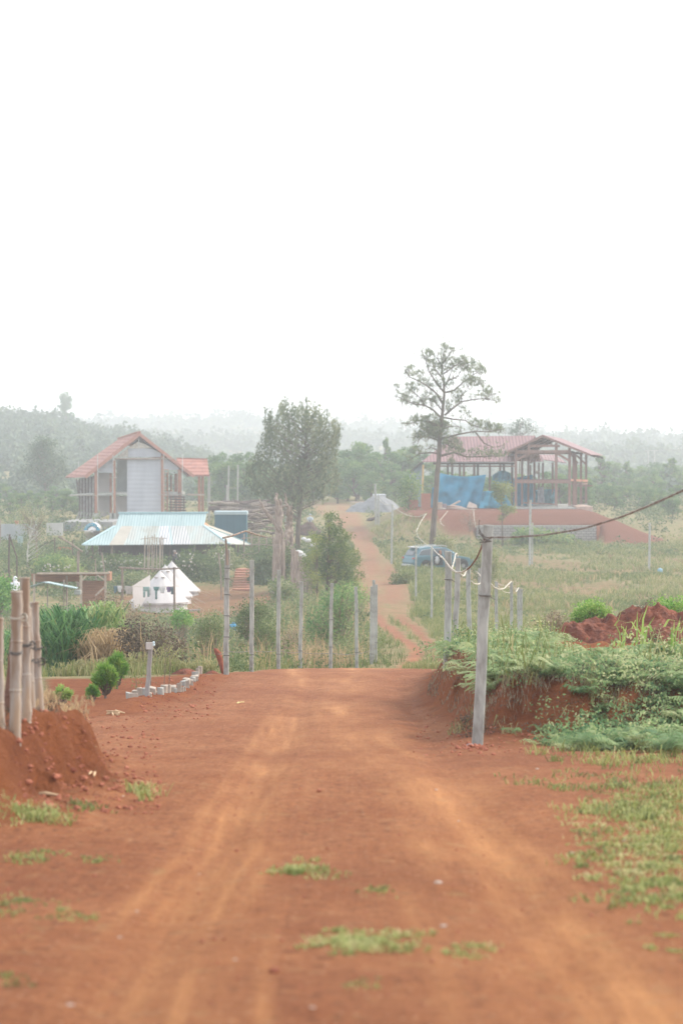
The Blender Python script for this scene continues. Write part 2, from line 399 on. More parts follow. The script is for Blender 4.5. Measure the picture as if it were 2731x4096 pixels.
def inpoly(px, py, poly):
    poly = np.array(poly, float); ins = np.zeros(len(px), bool); j = len(poly)-1
    for i in range(len(poly)):
        xi, yi = poly[i]; xj, yj = poly[j]
        ins ^= ((yi > py) != (yj > py)) & (px < (xj-xi)*(py-yi)/(yj-yi+1e-9)+xi); j = i
    return ins
# ================================================================ camera, sky, sun, haze
cam = bpy.data.objects.new('camera', bpy.data.cameras.new('camera')); col.objects.link(cam)
cam.location = (0,0,0); cam.rotation_euler = (math.pi/2-TH, 0, 0)
c_ = cam.data; c_.sensor_fit = 'VERTICAL'; c_.sensor_height = 36; c_.sensor_width = 24; c_.lens = 85; c_.clip_start = .1; c_.clip_end = 9000
c_.dof.use_dof = True; c_.dof.focus_distance = 40; c_.dof.aperture_fstop = 3.4
S.camera = cam
S.render.resolution_x = 682; S.render.resolution_y = 1024
S.view_settings.view_transform = 'Standard'; S.view_settings.look = 'None'
EXPO = .74; SKYS = .118; SUNS = 2.4
S.view_settings.exposure = EXPO; S.view_settings.gamma = 1
try: S.cycles.volume_bounces = 2; S.cycles.max_bounces = 8; S.cycles.transparent_max_bounces = 8
except Exception: pass
SE, SA = math.radians(38), math.radians(62)     # sun elevation, azimuth clockwise from +y (right and a little ahead)
w = bpy.data.worlds.new('World'); S.world = w; w.use_nodes = True
n, l = w.node_tree.nodes, w.node_tree.links; bg = n['Background']
sky = n.new('ShaderNodeTexSky'); sky.sky_type = 'NISHITA'; sky.sun_disc = False; sky.sun_elevation = SE; sky.sun_rotation = SA
sky.dust_density = 4; sky.air_density = 1.0; sky.altitude = 600
hs = n.new('ShaderNodeMix'); hs.data_type = 'RGBA'; hs.inputs[0].default_value = .62     # thin bright overcast veil over the blue
hs.inputs[7].default_value = (11.6,11.7,11.9,1)
l.new(sky.outputs[0], hs.inputs[6]); l.new(hs.outputs[2], bg.inputs[0]); bg.inputs[1].default_value = SKYS
sun = bpy.data.objects.new('sun', bpy.data.lights.new('sun', 'SUN')); col.objects.link(sun)
sun.data.energy = SUNS; sun.data.angle = math.radians(7); sun.data.color = (1, .89, .74)
sd = Vector((math.sin(SA)*math.cos(SE), math.cos(SA)*math.cos(SE), math.sin(SE)))
sun.rotation_euler = sd.to_track_quat('Z', 'Y').to_euler()

hm = bpy.data.materials.new('haze'); n, l = nodes(hm); n.remove(n['Principled BSDF'])
pv = n.new('ShaderNodeVolumePrincipled'); pv.inputs['Color'].default_value = (.85,.905,.96,1); pv.inputs['Density'].default_value = .00098; pv.inputs['Anisotropy'].default_value = .2
l.new(pv.outputs[0], n['Material Output'].inputs['Volume'])
tag(MB().box(-1300, 1300, -60, 1680, -40, 50).build('haze', hm), kind='stuff')

# ================================================================ ground
r_ = 1.0062
ys = -4+9*(r_**np.arange(0, 930)-1)
ys = ys[ys < 1640]
ys = np.sort(np.concatenate([ys, [WALLY-.02, WALLY+.25]]))
us = np.linspace(-.34, .34, 440)
Y, U = np.meshgrid(ys, us, indexing='ij'); XX = U*(Y+9)
Z = height(XX, Y)
R_, T_, D_ = masks(XX, Y)
nr, nc = Y.shape
GM = ground_mat()
idx = np.arange(nr*nc).reshape(nr, nc)
quads = np.stack([idx[:-1,:-1], idx[:-1,1:], idx[1:,1:], idx[1:,:-1]], -1).reshape(-1, 4)
V = np.stack([XX, Y, Z], -1).reshape(-1, 3)
M = np.stack([R_, T_, D_, np.ones_like(R_)], -1).reshape(-1, 4).astype(np.float32)
def sub(name, sel):
    q = quads[sel]; u_, inv = np.unique(q, return_inverse=True)
    o = mk(name, V[u_], inv.reshape(-1, 4), GM, smooth=True)
    a = o.data.color_attributes.new('mask', 'FLOAT_COLOR', 'POINT'); a.data.foreach_set('color', M[u_].ravel())
    return tag(o, kind='structure')
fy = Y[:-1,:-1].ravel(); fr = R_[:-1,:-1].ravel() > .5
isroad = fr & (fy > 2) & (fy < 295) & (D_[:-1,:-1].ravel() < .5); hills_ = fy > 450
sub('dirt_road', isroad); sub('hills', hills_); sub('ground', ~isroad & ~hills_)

# ================================================================ leaf materials
L_grass = LEAF('grass_leaf', [(.10,.14,.045),(.17,.22,.07),(.26,.28,.11),(.40,.36,.19)], .4)
L_scrub = LEAF('scrub_leaf', [(.055,.095,.04),(.11,.165,.065),(.21,.26,.11),(.37,.36,.21)], .4)
L_fern = LEAF('fern_leaf', [(.06,.15,.075),(.16,.28,.12),(.32,.42,.19),(.55,.56,.32)], .45)
L_reed = LEAF('reed_leaf', [(.025,.08,.03),(.07,.19,.07),(.16,.31,.11),(.36,.42,.18)], .35)
L_dry = LEAF('dry_leaf', [(.14,.11,.06),(.30,.22,.13),(.46,.34,.20),(.55,.40,.22)], .35)
L_tree = LEAF('tree_leaf', [(.045,.10,.04),(.085,.18,.06),(.17,.28,.09),(.32,.38,.13)], .4)
L_young = LEAF('young_leaf', [(.03,.07,.025),(.07,.13,.035),(.14,.20,.05),(.28,.30,.09)], .4)
L_pine = LEAF('pine_needle', [(.065,.10,.055),(.11,.155,.085),(.18,.22,.12),(.30,.32,.18)], .45)
L_bright = LEAF('bright_leaf', [(.05,.16,.03),(.11,.28,.05),(.22,.38,.08),(.40,.52,.16)], .35)
L_far = LEAF('far_leaf', [(.05,.085,.055),(.085,.135,.08),(.15,.20,.11)], .25)
BARK = P('bark', (.17,.13,.10), (.09,.07,.06), sc=6, bump=.02, stretch=(1,1,.2))
PALEBARK = P('weathered_wood', (.36,.29,.24), (.17,.13,.11), sc=5, bump=.03, stretch=(3,3,.3))
TWIG = P('twig', (.28,.23,.17), (.16,.12,.09), sc=9)

def stuff(name, VF, mat, tint, label=None, parent=None, kind='stuff', loc=None):
    V = np.concatenate([v for v, f in VF]); o = 0; Fs = []
    for v, f in VF: Fs.append(f+o); o += len(v)
    return tag(mk(name, V, np.concatenate(Fs), mat, tint=tint, parent=parent, loc=loc), kind=kind)
def roadless(x, d, px=None, th=.22):
    r, t, b = masks(x, d); return (np.maximum(r, b*.9) < th+.2*(rs.rand(len(x))-.5))

# --- field grass (thin, all over the far ground)
def field(n, d0, d1, p0, p1, h0, h1, w, th=.22, keep=None, lean=.5):
    B = sample(n, d0, d1, p0, p1, lambda x, d, px: roadless(x, d, th=th) & (keep(x, d, px) if keep else True))
    q = fbm(B[:,0]*.35, B[:,1]*.12, 4)
    dens = rs.rand(len(B)) < np.clip(.75+2.2*q, .12, 1); B = B[dens]; q = q[dens]
    B = clumps(B, 5, .11); q = np.repeat(q, 5); k = len(B)
    h = (h0+(h1-h0)*rs.rand(k))*(1+1.1*q)
    v = blades(B, h, w*(.6+.8*rs.rand(k)), lean*(.3+rs.rand(k)))
    q2 = fbm(B[:,0]*.12+5, B[:,1]*.05, 4)
    return v, np.repeat(np.clip(.50+1.5*q2+.9*q+.28*rs.normal(size=k), 0, 1), 2)
a1 = field(15000, 52, 125, 1300, 2800, .10, .30, .016)
a2 = field(22000, 120, 215, 1250, 2800, .18, .42, .035)
a3 = field(3500, 40, 60, 1450, 1800, .05, .14, .008)
stuff('field_grass', [a1[0], a2[0], a3[0]], L_grass, np.concatenate([a1[1], a2[1], a3[1]]))
# tall tufts along the right fence and the path
def dunes(name, specs, mat, kind='stuff'):
    VF = []; TT = []
    for (nb, per, d0, d1, p0, p1, rad, h0, h1, w, lean, t0, dr, keep) in specs:
        B = sample(nb, d0, d1, p0, p1, keep)
        hh = np.repeat(.7+.6*rs.rand(len(B)), per); tb = np.repeat(rs.normal(size=len(B))*.14, per)
        B = clumps(B, per, rad); k = len(B)
        v = blades(B, (h0+(h1-h0)*rs.rand(k))*hh, w*(.6+.8*rs.rand(k)), lean*(.3+rs.rand(k)), dr)
        VF.append(v); TT.append(np.repeat(np.clip(t0+tb+.16*rs.normal(size=k), 0, 1), 2))
    return stuff(name, VF, mat, np.concatenate(TT), kind=kind)
nr_ = lambda x, d, px: roadless(x, d)
fl = lambda x, d: np.interp(x, [X(860,40),X(1000,45),X(1113,49),X(1205,53),X(1325,58),X(1423,60),X(1490,65),X(1560,80)], [39.9,44.5,48.6,52.6,57.5,60,65,80])
left = lambda x, d, px: (d > fl(x, d)) & (roadless(x, d)) & (np.hypot((x+8.3)/5.5, (d-141)/6.5) > 1)
dunes('verge_grass', [(900, 9, 38, 66, -60, 1560, .16, .16, .42, .014, .7, .55, .35, lambda x, d, px: (d > fl(x, d)-.6) & (d < fl(x, d)+6) & (px < 1500) & roadless(x, d, th=.5)),
    (200, 12, 49.5, 57, 1625, 1790, .12, .09, .2, .012, .5, .62, .2, None),
    (500, 10, 105, 180, 1580, 1760, .25, .3, .6, .04, .5, .42, .3, nr_),
    (260, 9, 158, 166.5, 1600, 1900, .3, .35, .75, .05, .5, .4, .3, nr_),
    (350, 9, 52, 100, 1700, 2100, .2, .2, .5, .02, .5, .5, .3, nr_)], L_grass)
# scrub on the left-hand slope: leafy mounds plus stems
def mounds(nb, per, d0, d1, p0, p1, hr, rr, size, t0, keep, tv=.15):
    B = sample(nb, d0, d1, p0, p1, keep); n_ = len(B)
    q = fbm(B[:,0]*.25+3, B[:,1]*.09, 4); hh = (hr[0]+(hr[1]-hr[0])*rs.rand(n_))*np.clip(1+1.6*q, .3, 2)
    r = (rr[0]+(rr[1]-rr[0])*rs.rand(n_)); tb = rs.normal(size=n_)*tv+q*.5
    C = np.repeat(B, per, 0); D = unit(rs.normal(size=(len(C), 3))); D[:,2] = np.abs(D[:,2]); rad = rs.rand(len(C))[:, None]**.4
    C = C+D*rad*np.stack([np.repeat(r, per), np.repeat(r, per), np.repeat(hh, per)], 1)
    s = size*(.6+.8*rs.rand(len(C)))
    return leaves(C, s, .5), np.clip(t0+np.repeat(tb, per)+.15*rs.normal(size=len(C)), 0, 1)
s1 = mounds(900, 60, 42, 85, -80, 1500, (.25,.75), (.25,.6), .075, .45, left)
s2 = mounds(1500, 50, 85, 135, -80, 1440, (.3,.9), (.35,.9), .13, .42, left)
s3 = mounds(1300, 55, 146, 200, -80, 1300, (.4,1.1), (.5,1.0), .16, .30, lambda x, d, px: roadless(x, d) & ~((px > 900) & (px < 1030) & (d < 166)) & ~((px > 440) & (px < 830) & (d < 151)))
s4 = mounds(150, 50, 66, 200, 1560, 2800, (.15,.4), (.25,.6), .11, .45, nr_)
s6 = mounds(900, 50, 200, 292, -80, 2800, (.5,1.7), (.6,1.4), .24, .24, lambda x, d, px: roadless(x, d) & ((px < 1280) | (px > 1480)) & (plat(x, d) < height(x, d)-.3) & ~((px > 280) & (px < 860) & (d > 228) & (d < 260)) & ~((px>1390)&(px<1600)&(d>250)&(d<266)))
s5 = mounds(200, 55, 190, 206, 1700, 2800, (.2,.45), (.4,.9), .16, .5, nr_)
stuff('scrub', [s[0] for s in (s1,s2,s3,s4,s5,s6)], L_scrub, np.concatenate([s[1] for s in (s1,s2,s3,s4,s5,s6)]))
dunes('dry_weeds', [(700, 8, 42, 130, -60, 1480, .25, .35, .9, .016, .35, .55, .1, left),
    (500, 9, 40, 62, 1180, 1560, .2, .35, .75, .012, .4, .55, .25, left),
    (230, 9, 80, 200, 1900, 2780, .25, .3, .55, .03, .5, .6, .2, nr_)], L_dry)

# --- the big reed thicket and straw beside the planting bed
def thick(name, lab, cat, pts, n, h0, h1, w, lean, mat, t0, dr, rad=(.4,.4), tv=.2):
    loc = Vector(pts[0]); B = []
    for p in pts:
        a = rs.rand(n)*6.283; q = np.sqrt(rs.rand(n)); B.append(np.stack([p[0]+np.cos(a)*q*rad[0], p[1]+np.sin(a)*q*rad[1], p[2]-.03+0*a], 1))
    B = np.concatenate(B); k = len(B); seg = 1
    v, f = blades(B, h0+(h1-h0)*rs.rand(k), w*(.6+.8*rs.rand(k)), lean*(.2+rs.rand(k)), dr)
    # side leaves on the canes
    m = k*2; src = rs.randint(0, k, m); zz = rs.rand(m)*(h0+h1)/2
    B2 = B[src]+np.stack([rs.normal(size=m)*.08, rs.normal(size=m)*.08, zz], 1)
    v2, f2 = blades(B2, .32*(h1/1.4), w, 1.1, .5)
    t = np.clip(np.concatenate([t0+tv*rs.normal(size=k), t0+.08+tv*rs.normal(size=m)]), 0, 1)
    o = mk(name, np.concatenate([v, v2]), np.concatenate([f, f2+len(v)]), mat, tint=np.repeat(t, 2), loc=loc)
    return tag(o, lab, cat)
thick('reed_clump', 'tall dark green reed thicket behind the bamboo stakes', 'reeds', [G(p, d) for p, d in ((200,46),(250,45),(290,47),(310,45.5),(230,48),(170,48),(335,47))], 150, .9, 1.6, .034, .45, L_reed, .36, .25, (.28,.5))
thick('reed_clump', 'green reed clump at the left picture edge behind the stakes', 'reeds', [G(p, d) for p, d in ((-30,50),(20,51),(60,52))], 130, .7, 1.3, .032, .5, L_reed, .5, .3, (.3,.5))
thick('reed_clump', 'pale green reed clump arching over the straw by the tents', 'reeds', [G(p, d) for p, d in ((395,47),(440,47),(420,48))], 110, .9, 1.85, .034, .65, L_reed, .85, .3, (.25,.4))
thick('straw_clump', 'bleached drooping straw clump right of the green reeds', 'dry grass', [G(p, d) for p, d in ((400,44.5),(450,44.5),(490,45),(430,45.5),(380,45))], 170, .5, 1.15, .02, .7, L_dry, .6, .55, (.3,.4))
thick('straw_clump', 'orange tinged dry grass at the right end of the straw', 'dry grass', [G(p, d) for p, d in ((520,46),(560,46.5))], 150, .45, .9, .018, .5, L_dry, .75, .35, (.3,.4))
for i, (p, d, h, k) in enumerate(((260,42.5,.35,60),(330,42.3,.4,60),(400,42,.42,70),(470,41.8,.4,60),(545,41.6,.5,50),(650,41.3,.55,40),(720,41.2,.3,60),(800,40.9,.3,60))):
    thick('grass_tuft', 'light green roadside grass tuft '+['behind the smallest young pine','below the dark reeds','at the foot of the straw','left of the leaning grey stake','just left of the stake behind the bed','just right of the leaning grey stake','above the rubble edging','near the tall banded post'][i],
          'grass tuft', [G(p+10, d+.1)], k*2, h*.6, h, .014, .5, L_grass, .75, .25, (.2,.14), .1)
# dark leafless bush heap behind the leaning stake
def bush(name, lab, cat, poly, d, dep, n, size, mat, t0, tv=.15, per=14, crad=.16, base=None, wood=True, group=None, asp=.5, stem=.02, mul=1):
    poly = np.array(poly, float); lo, hi = poly.min(0), poly.max(0)
    P_ = rs.rand(n*4, 2)*(hi-lo)+lo; P_ = P_[inpoly(P_[:,0], P_[:,1], poly)][:n]; cxm = (lo[0]+hi[0])/2; hw = (hi[0]-lo[0])/2
    off = rs.uniform(-1, 1, len(P_))*np.sqrt(np.clip(1-((P_[:,0]-cxm)/hw)**2*.9, .05, 1))*dep
    C = np.array([W(p[0], p[1], d+o) for p, o in zip(P_, off)])
    bx = base if base else (cxm, d); b0 = G(bx[0], bx[1], -.05)
    root = thing(name, lab, cat, b0, group)
    if wood:
        mb = MB(); top = max(c[2] for c in C)
        sel = rs.permutation(len(C))[:max(5, len(C)//4)]
        for i in sel:
            c = Vector(C[i]); m = b0.lerp(c, .5)+Vector((rs.normal()*.06, rs.normal()*.06, .12*(c.z-b0.z)))
            mb.tube([b0, m, c], [stem, stem*.6, stem*.25], 5, cap=False)
        mb.build('stem', TWIG, root)
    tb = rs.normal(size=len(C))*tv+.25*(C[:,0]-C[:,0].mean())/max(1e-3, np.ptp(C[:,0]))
    CC = np.repeat(C, per, 0)+rs.normal(size=(len(C)*per, 3))*crad
    gz = height(CC[:,0], CC[:,1])+.03; CC[:,2] = np.maximum(CC[:,2], gz)
    v, f = leaves(CC, size*(.6+.8*rs.rand(len(CC))), asp)
    mk('foliage', v, f, mat, tint=np.clip(t0+np.repeat(tb, per)+.15*rs.normal(size=len(CC)), 0, 1), parent=root)
    return root
L_brown = LEAF('brown_leaf', [(.05,.045,.035),(.11,.09,.065),(.22,.17,.12),(.36,.30,.20)], .2)
bush('thorny_bush', 'dark brown tangled bush behind the leaning grey stake', 'bush', [(480,2560),(510,2500),(580,2490),(640,2510),(700,2540),(745,2600),(740,2660),(640,2665),(520,2650)], 43.5, .8, 330, .05, L_brown, .38, crad=.09)
bush('withered_bush', 'greyish seed-headed weeds left of the front tent base', 'bush', [(360,2440),(400,2400),(440,2380),(500,2420),(540,2440),(570,2470),(480,2490),(380,2480)], 58, .8, 160, .05, L_brown, .75, crad=.1)
bush('scrub_bush', 'grey-green bush right of the blue ball', 'bush', [(940,2500),(960,2430),(1010,2400),(1060,2420),(1090,2470),(1080,2540),(980,2550)], 75, .7, 260, .07, L_scrub, .35, crad=.1)
bush('scrub_bush', 'yellow-green leafy bush below the tents', 'bush', [(690,2480),(700,2450),(740,2440),(770,2470),(760,2500),(710,2510)], 90, .5, 90, .08, L_bright, .45, crad=.1)
bush('scrub_bush', 'broad olive bush left of the banded post', 'bush', [(780,2540),(800,2480),(860,2460),(890,2500),(890,2600),(820,2610)], 60, .6, 220, .055, L_scrub, .55, crad=.1)
bush('scrub_bush', 'mid green bush between the second and third fence posts', 'bush', [(1010,2560),(1030,2500),(1080,2490),(1110,2540),(1100,2620),(1030,2630)], 66, .6, 220, .06, L_scrub, .45, crad=.1)
bush('scrub_bush', 'grey seeded bush behind the fourth fence post', 'bush', [(1120,2600),(1140,2540),(1190,2530),(1215,2580),(1200,2650),(1140,2655)], 62, .5, 160, .05, L_brown, .85, crad=.1)
bush('bamboo_clump', 'blue-green narrow-leaved bamboo clump in front of the young tree', 'bamboo', [(1240,2590),(1230,2500),(1280,2420),(1310,2370),(1350,2350),(1390,2335),(1440,2345),(1470,2390),(1420,2410),(1390,2440),(1380,2500),(1350,2590)], 72, .7, 420, .15, L_reed, .62, per=9, crad=.12, asp=.13)
bush('bush', 'bright leafy bush just left of the red soil mound', 'bush', [(2290,2480),(2310,2440),(2340,2415),(2370,2410),(2410,2430),(2440,2460),(2380,2470),(2340,2500)], 37.5, .4, 260, .045, L_bright, .72, crad=.05)
bush('bush', 'lush lime green bush behind the right end of the red mound', 'bush', [(2570,2480),(2600,2450),(2640,2410),(2700,2415),(2760,2430),(2780,2520),(2700,2530),(2640,2500)], 37.3, .5, 420, .05, L_bright, .62, crad=.06)
bush('thorny_bush', 'small bare purple-grey bush behind the red mound top', 'bush', [(2560,2450),(2580,2420),(2610,2405),(2620,2440),(2590,2470)], 38.5, .25, 90, .03, L_brown, .6, crad=.05)
bush('thorny_bush', 'grey-brown dry bush left of the red mound', 'bush', [(2160,2520),(2180,2480),(2220,2465),(2260,2490),(2250,2530),(2190,2545)], 37, .4, 160, .035, L_brown, .75, crad=.06)
bush('bush', 'dark round bush on the field in front of the block wall', 'bush', [(2050,2150),(2100,2125),(2180,2140),(2280,2165),(2280,2190),(2180,2185),(2070,2175)], 203, 2, 300, .3, L_tree, .75, crad=.3)
bush('bush', 'rounded green bush on the verge beside the parked car', 'bush', [(1570,2320),(1590,2300),(1640,2295),(1665,2320),(1650,2345),(1590,2345)], 150, .8, 160, .14, L_grass, .3, crad=.2)
bush('bush', 'yellow-green shrub behind the car near the pine trunk', 'bush', [(1740,2180),(1760,2150),(1800,2165),(1805,2230),(1770,2260),(1745,2240)], 182, .8, 180, .16, L_grass, .6, crad=.2)
bush('bush', 'tall green shrub left of the nearest concrete post', 'bush', [(1900,2300),(1905,2230),(1950,2200),(1990,2230),(1985,2310),(1930,2340)], 150, .8, 200, .15, L_grass, .5, crad=.2)

# --- fern bank on the right
def fern(base, az, L, el, tintv, VV, TT, w=.30, np_=15):
    t = np.linspace(0, 1, np_); hx = L*(t*math.cos(el)); hz_ = L*(t*math.sin(el)-.75*t*t*math.sin(el+.15))
    dx, dy = math.cos(az), math.sin(az)
    for i in range(1, np_):
        p = np.array([base[0]+dx*hx[i], base[1]+dy*hx[i], base[2]+hz_[i]]); pl = w*L*math.sin(min(1, .18+t[i]*1.0)*math.pi)**.7*(1-.35*t[i])+.01
        wd = L/np_*.62
        for s in (-1, 1):
            e = p+np.array([-dy*s*pl+dx*pl*.35, dx*s*pl+dy*pl*.35, -pl*.25+rs.normal()*.01])
            VV.append([p-np.array([dx,dy,0])*wd*.5, p+np.array([dx,dy,0])*wd*.5, e+np.array([dx,dy,0])*wd*.2, e-np.array([dx,dy,0])*wd*.2]); TT.append(tintv+rs.normal()*.06)
def fernpatch(name, pts, nf, L0, L1, t0, lab=None, cat=None, kind='stuff', mat=None):
    VV = []; TT = []
    for p in pts:
        tb = t0+rs.normal()*.13; a0 = rs.rand()*6.28; k = rs.randint(nf[0], nf[1]+1)
        for j in range(k): fern(p, a0+j*6.283/k+rs.normal()*.25, rs.uniform(L0, L1), rs.uniform(.55, 1.3), tb, VV, TT)
    V = np.array(VV).reshape(-1, 3); loc = None if kind else Vector(pts[0])
    o = mk(name, V, np.arange(len(V)).reshape(-1, 4), mat or L_fern, tint=np.clip(TT, 0, 1), loc=loc)
    return tag(o, lab, cat, kind=kind)
def onbank(x, d, px):
    zt, m, sk = bankR(x, d); return (m > .55) & ((px < 2230) | (d < 26.2+.003*(px-2230)) | (d > 38)) & (np.hypot((x-X(2560,35.5))/1.45, (d-35.5)/1.4) > 1)
B = sample(1700, 22.5, 45, 1780, 2860, onbank)
kk = np.clip(.62+2.*fbm(B[:,0]*.7, B[:,1]*.5, 3), .1, 1) > rs.rand(len(B)); B = B[kk]
B2_ = sample(300, 20.8, 24.2, 2150, 2900, lambda x, d, px: rs.rand(len(x)) < ss(2120, 2500, px)*.8+.15)
B = np.concatenate([B, B2_]); hs_ = np.clip(.75+2.2*fbm(B[:,0]*1.1+9, B[:,1]*.8, 3), .35, 1.35)
lo_ = B[hs_ < .7]; hi_ = B[hs_ >= .7]
fernpatch('bracken_ferns', hi_, (5, 8), .26, .6, .62); fernpatch('bracken_ferns', lo_, (4, 7), .12, .32, .5)
s = mounds(1300, 40, 22.8, 50, 1790, 2860, (.08,.36), (.12,.35), .035, .6, onbank, .28)
s_b = mounds(170, 40, 21.0, 23.6, 2200, 2900, (.1,.3), (.12,.3), .035, .5, None, .28)
stuff('low_weeds', [s[0], s_b[0]], L_fern, np.concatenate([s[1], s_b[1]]))
dunes('bank_grass', [(260, 8, 22.9, 48, 1790, 2860, .14, .2, .55, .011, .6, .55, .35, onbank),
    (90, 7, 22.4, 24, 1800, 2860, .08, .08, .2, .007, .8, .85, .5, None)], L_grass)
s = mounds(170, 40, 22.3, 24.2, 1850, 2900, (.03,.14), (.1,.22), .02, .35, None, .2)
stuff('dead_bracken', [s[0]], L_brown, s[1])
for i, (p, d, h, nm) in enumerate(((2560,28,.75,'tallest lime green cane shoot in front of the red mound'),(2600,27.5,.5,'short lime cane shoot at the mound foot'),(2690,27,.62,'slim lime cane shoot near the right picture edge'),
      (2480,28.5,.45,'small lime cane shoot left of the tallest one'),(2745,26.5,.6,'lime cane shoot cut by the right picture edge'))):
    thick('cane_shoot', nm, 'plant', [G(p, d)], 5, h*.4, h, .026, .3, L_bright, .8, .12, (.06,.06), .1)
# roots and dry stalks hanging over both cut faces
VR = []; TR = []
def hang(n, fx, fy, L, t0):
    x, y = fx(n), fy(n); z = height(x, y); C = np.stack([x, y, z+.01], 1); up = np.stack([rs.normal(size=n)*.25, rs.normal(size=n)*.25, np.ones(n)], 1); up = unit(up); sdv = unit(np.cross(up, rdir(n))); l_ = (L*(.4+rs.rand(n)))[:, None]*.5
    VR.append(np.stack([C-up*l_, C+sdv*.0035, C+up*l_, C-sdv*.0035], 1).reshape(-1, 3)); TR.append(np.clip(t0+.25*rs.normal(size=n), 0, 1))
q_ = lambda a_, b_: (lambda n: a_+(b_-a_)*rs.rand(n))
hang(2600, q_(1.3, 4.5), lambda n: 22.75+.55*rs.rand(n), .10, .85)
yy = 22.6+13*rs.rand(1800); hang(1800, lambda n: np.interp(yy, [22,31,35.5], [1.38,1.2,1.4])+.35*(rs.rand(n)-.3), lambda n: yy, .09, .8)
yy = 13+6.2*rs.rand(1500); xx_ = -1.88+.03*(yy-14)-.1-.35*rs.rand(1500); hang(1500, lambda n: xx_, lambda n: yy, .08, .35)
VR = np.concatenate(VR); tag(mk('hanging_roots', VR, np.arange(len(VR)).reshape(-1, 4), L_brown, tint=np.concatenate(TR)), kind='stuff')
dunes('bank_top_weeds', [(46, 26, 17.2, 19.2, 130, 330, .10, .05, .16, .006, .9, .7, .4, None), (16, 20, 15, 18.8, -40, 330, .10, .05, .12, .006, .9, .8, .4, None)], L_dry)
# single fern plants at the bank foot
for p, d, L, t, k, lab in ((2045,21.8,.2,.5,6,'small dark tree-fern seedling at the foot of the red bank'),(2320,20.6,.34,.6,7,'large drooping fern on the soil before the bank'),
      (2480,21.5,.3,.55,8,'blue-green fern against the bank right of the drooping one'),(2560,20.2,.32,.7,9,'broad fern clump near the right edge foreground'),(2660,19.5,.36,.65,9,'wide fern clump at the far right foreground'),
      (2740,20.3,.4,.5,9,'dark fern clump cut by the right picture edge'),(2620,22,.32,.7,8,'pale yellow-green fern above the foreground ferns'),(2210,21.0,.12,.85,4,'tiny yellow fern frond on the soil')):
    o = fernpatch('fern', [G(p, d, .08), G(p+25, d+.15, .04)] if L > .3 else [G(p, d, .1)], (k, k), L*.75, L, t, lab, 'fern', None)
# foreground weeds in patches
def patch(pts, per, h, t, spread):
    B = clumps(np.array([tuple(q) for q in pts]), per, spread); B[:,2] = height(B[:,0], B[:,1])
    return blades(B, h*(.4+.8*rs.rand(len(B))), .007, .9, .45), np.clip(t+.16*rs.normal(size=len(B)), 0, 1)
FG = []
for (x0, x1, y0, y1, n_, h, t) in ((1240,1720,3730,3830,60,.022,.62),(1780,1960,3780,3850,9,.018,.5),(1100,1320,3460,3530,20,.025,.55),(1440,1580,3550,3600,6,.015,.3),
      (2230,2740,3330,3480,55,.028,.45),(2420,2760,3480,3640,40,.03,.35),(2280,2560,3220,3300,34,.035,.5),(2140,2760,3060,3230,50,.03,.3),(2480,2780,3180,3330,50,.03,.45),(2560,2800,3050,3700,110,.03,.5),(2380,2760,3260,3560,60,.022,.75),(2200,2760,2990,3080,40,.05,.45),
      (0,210,3230,3300,30,.04,.6),(270,430,3225,3260,9,.025,.35),(20,200,3420,3480,12,.02,.4),(0,100,3590,3670,9,.018,.4),(180,380,3620,3700,10,.015,.4),(350,420,3430,3470,4,.02,.3),
      (0,80,3900,3960,5,.015,.4),(1370,1480,3930,3970,5,.012,.35),(560,600,3140,3200,7,.06,.8)):
    for _ in range(n_):
        u = rs.normal()*.27+.5; v = rs.normal()*.27+.5
        FG.append((x0+(x1-x0)*u, y0+(y1-y0)*v, h, t))
g_ = p2g([f[0] for f in FG], [f[1] for f in FG], 3, 22)
VF = []; TT = []
for p, (a_, b_, h, t) in zip(g_, FG):
    v, tt = patch([p], int(rs.randint(5, 34)), h*p[1]/9*rs.uniform(.5, 1.5), t+rs.normal()*.16, rs.uniform(.03,.10)*p[1]/9); VF.append(v); TT.append(np.repeat(tt, 2))
stuff('low_grass', VF, LEAF('turf_leaf', [(.10,.13,.04),(.22,.27,.08),(.36,.40,.13),(.55,.50,.25)], .3), np.concatenate(TT))
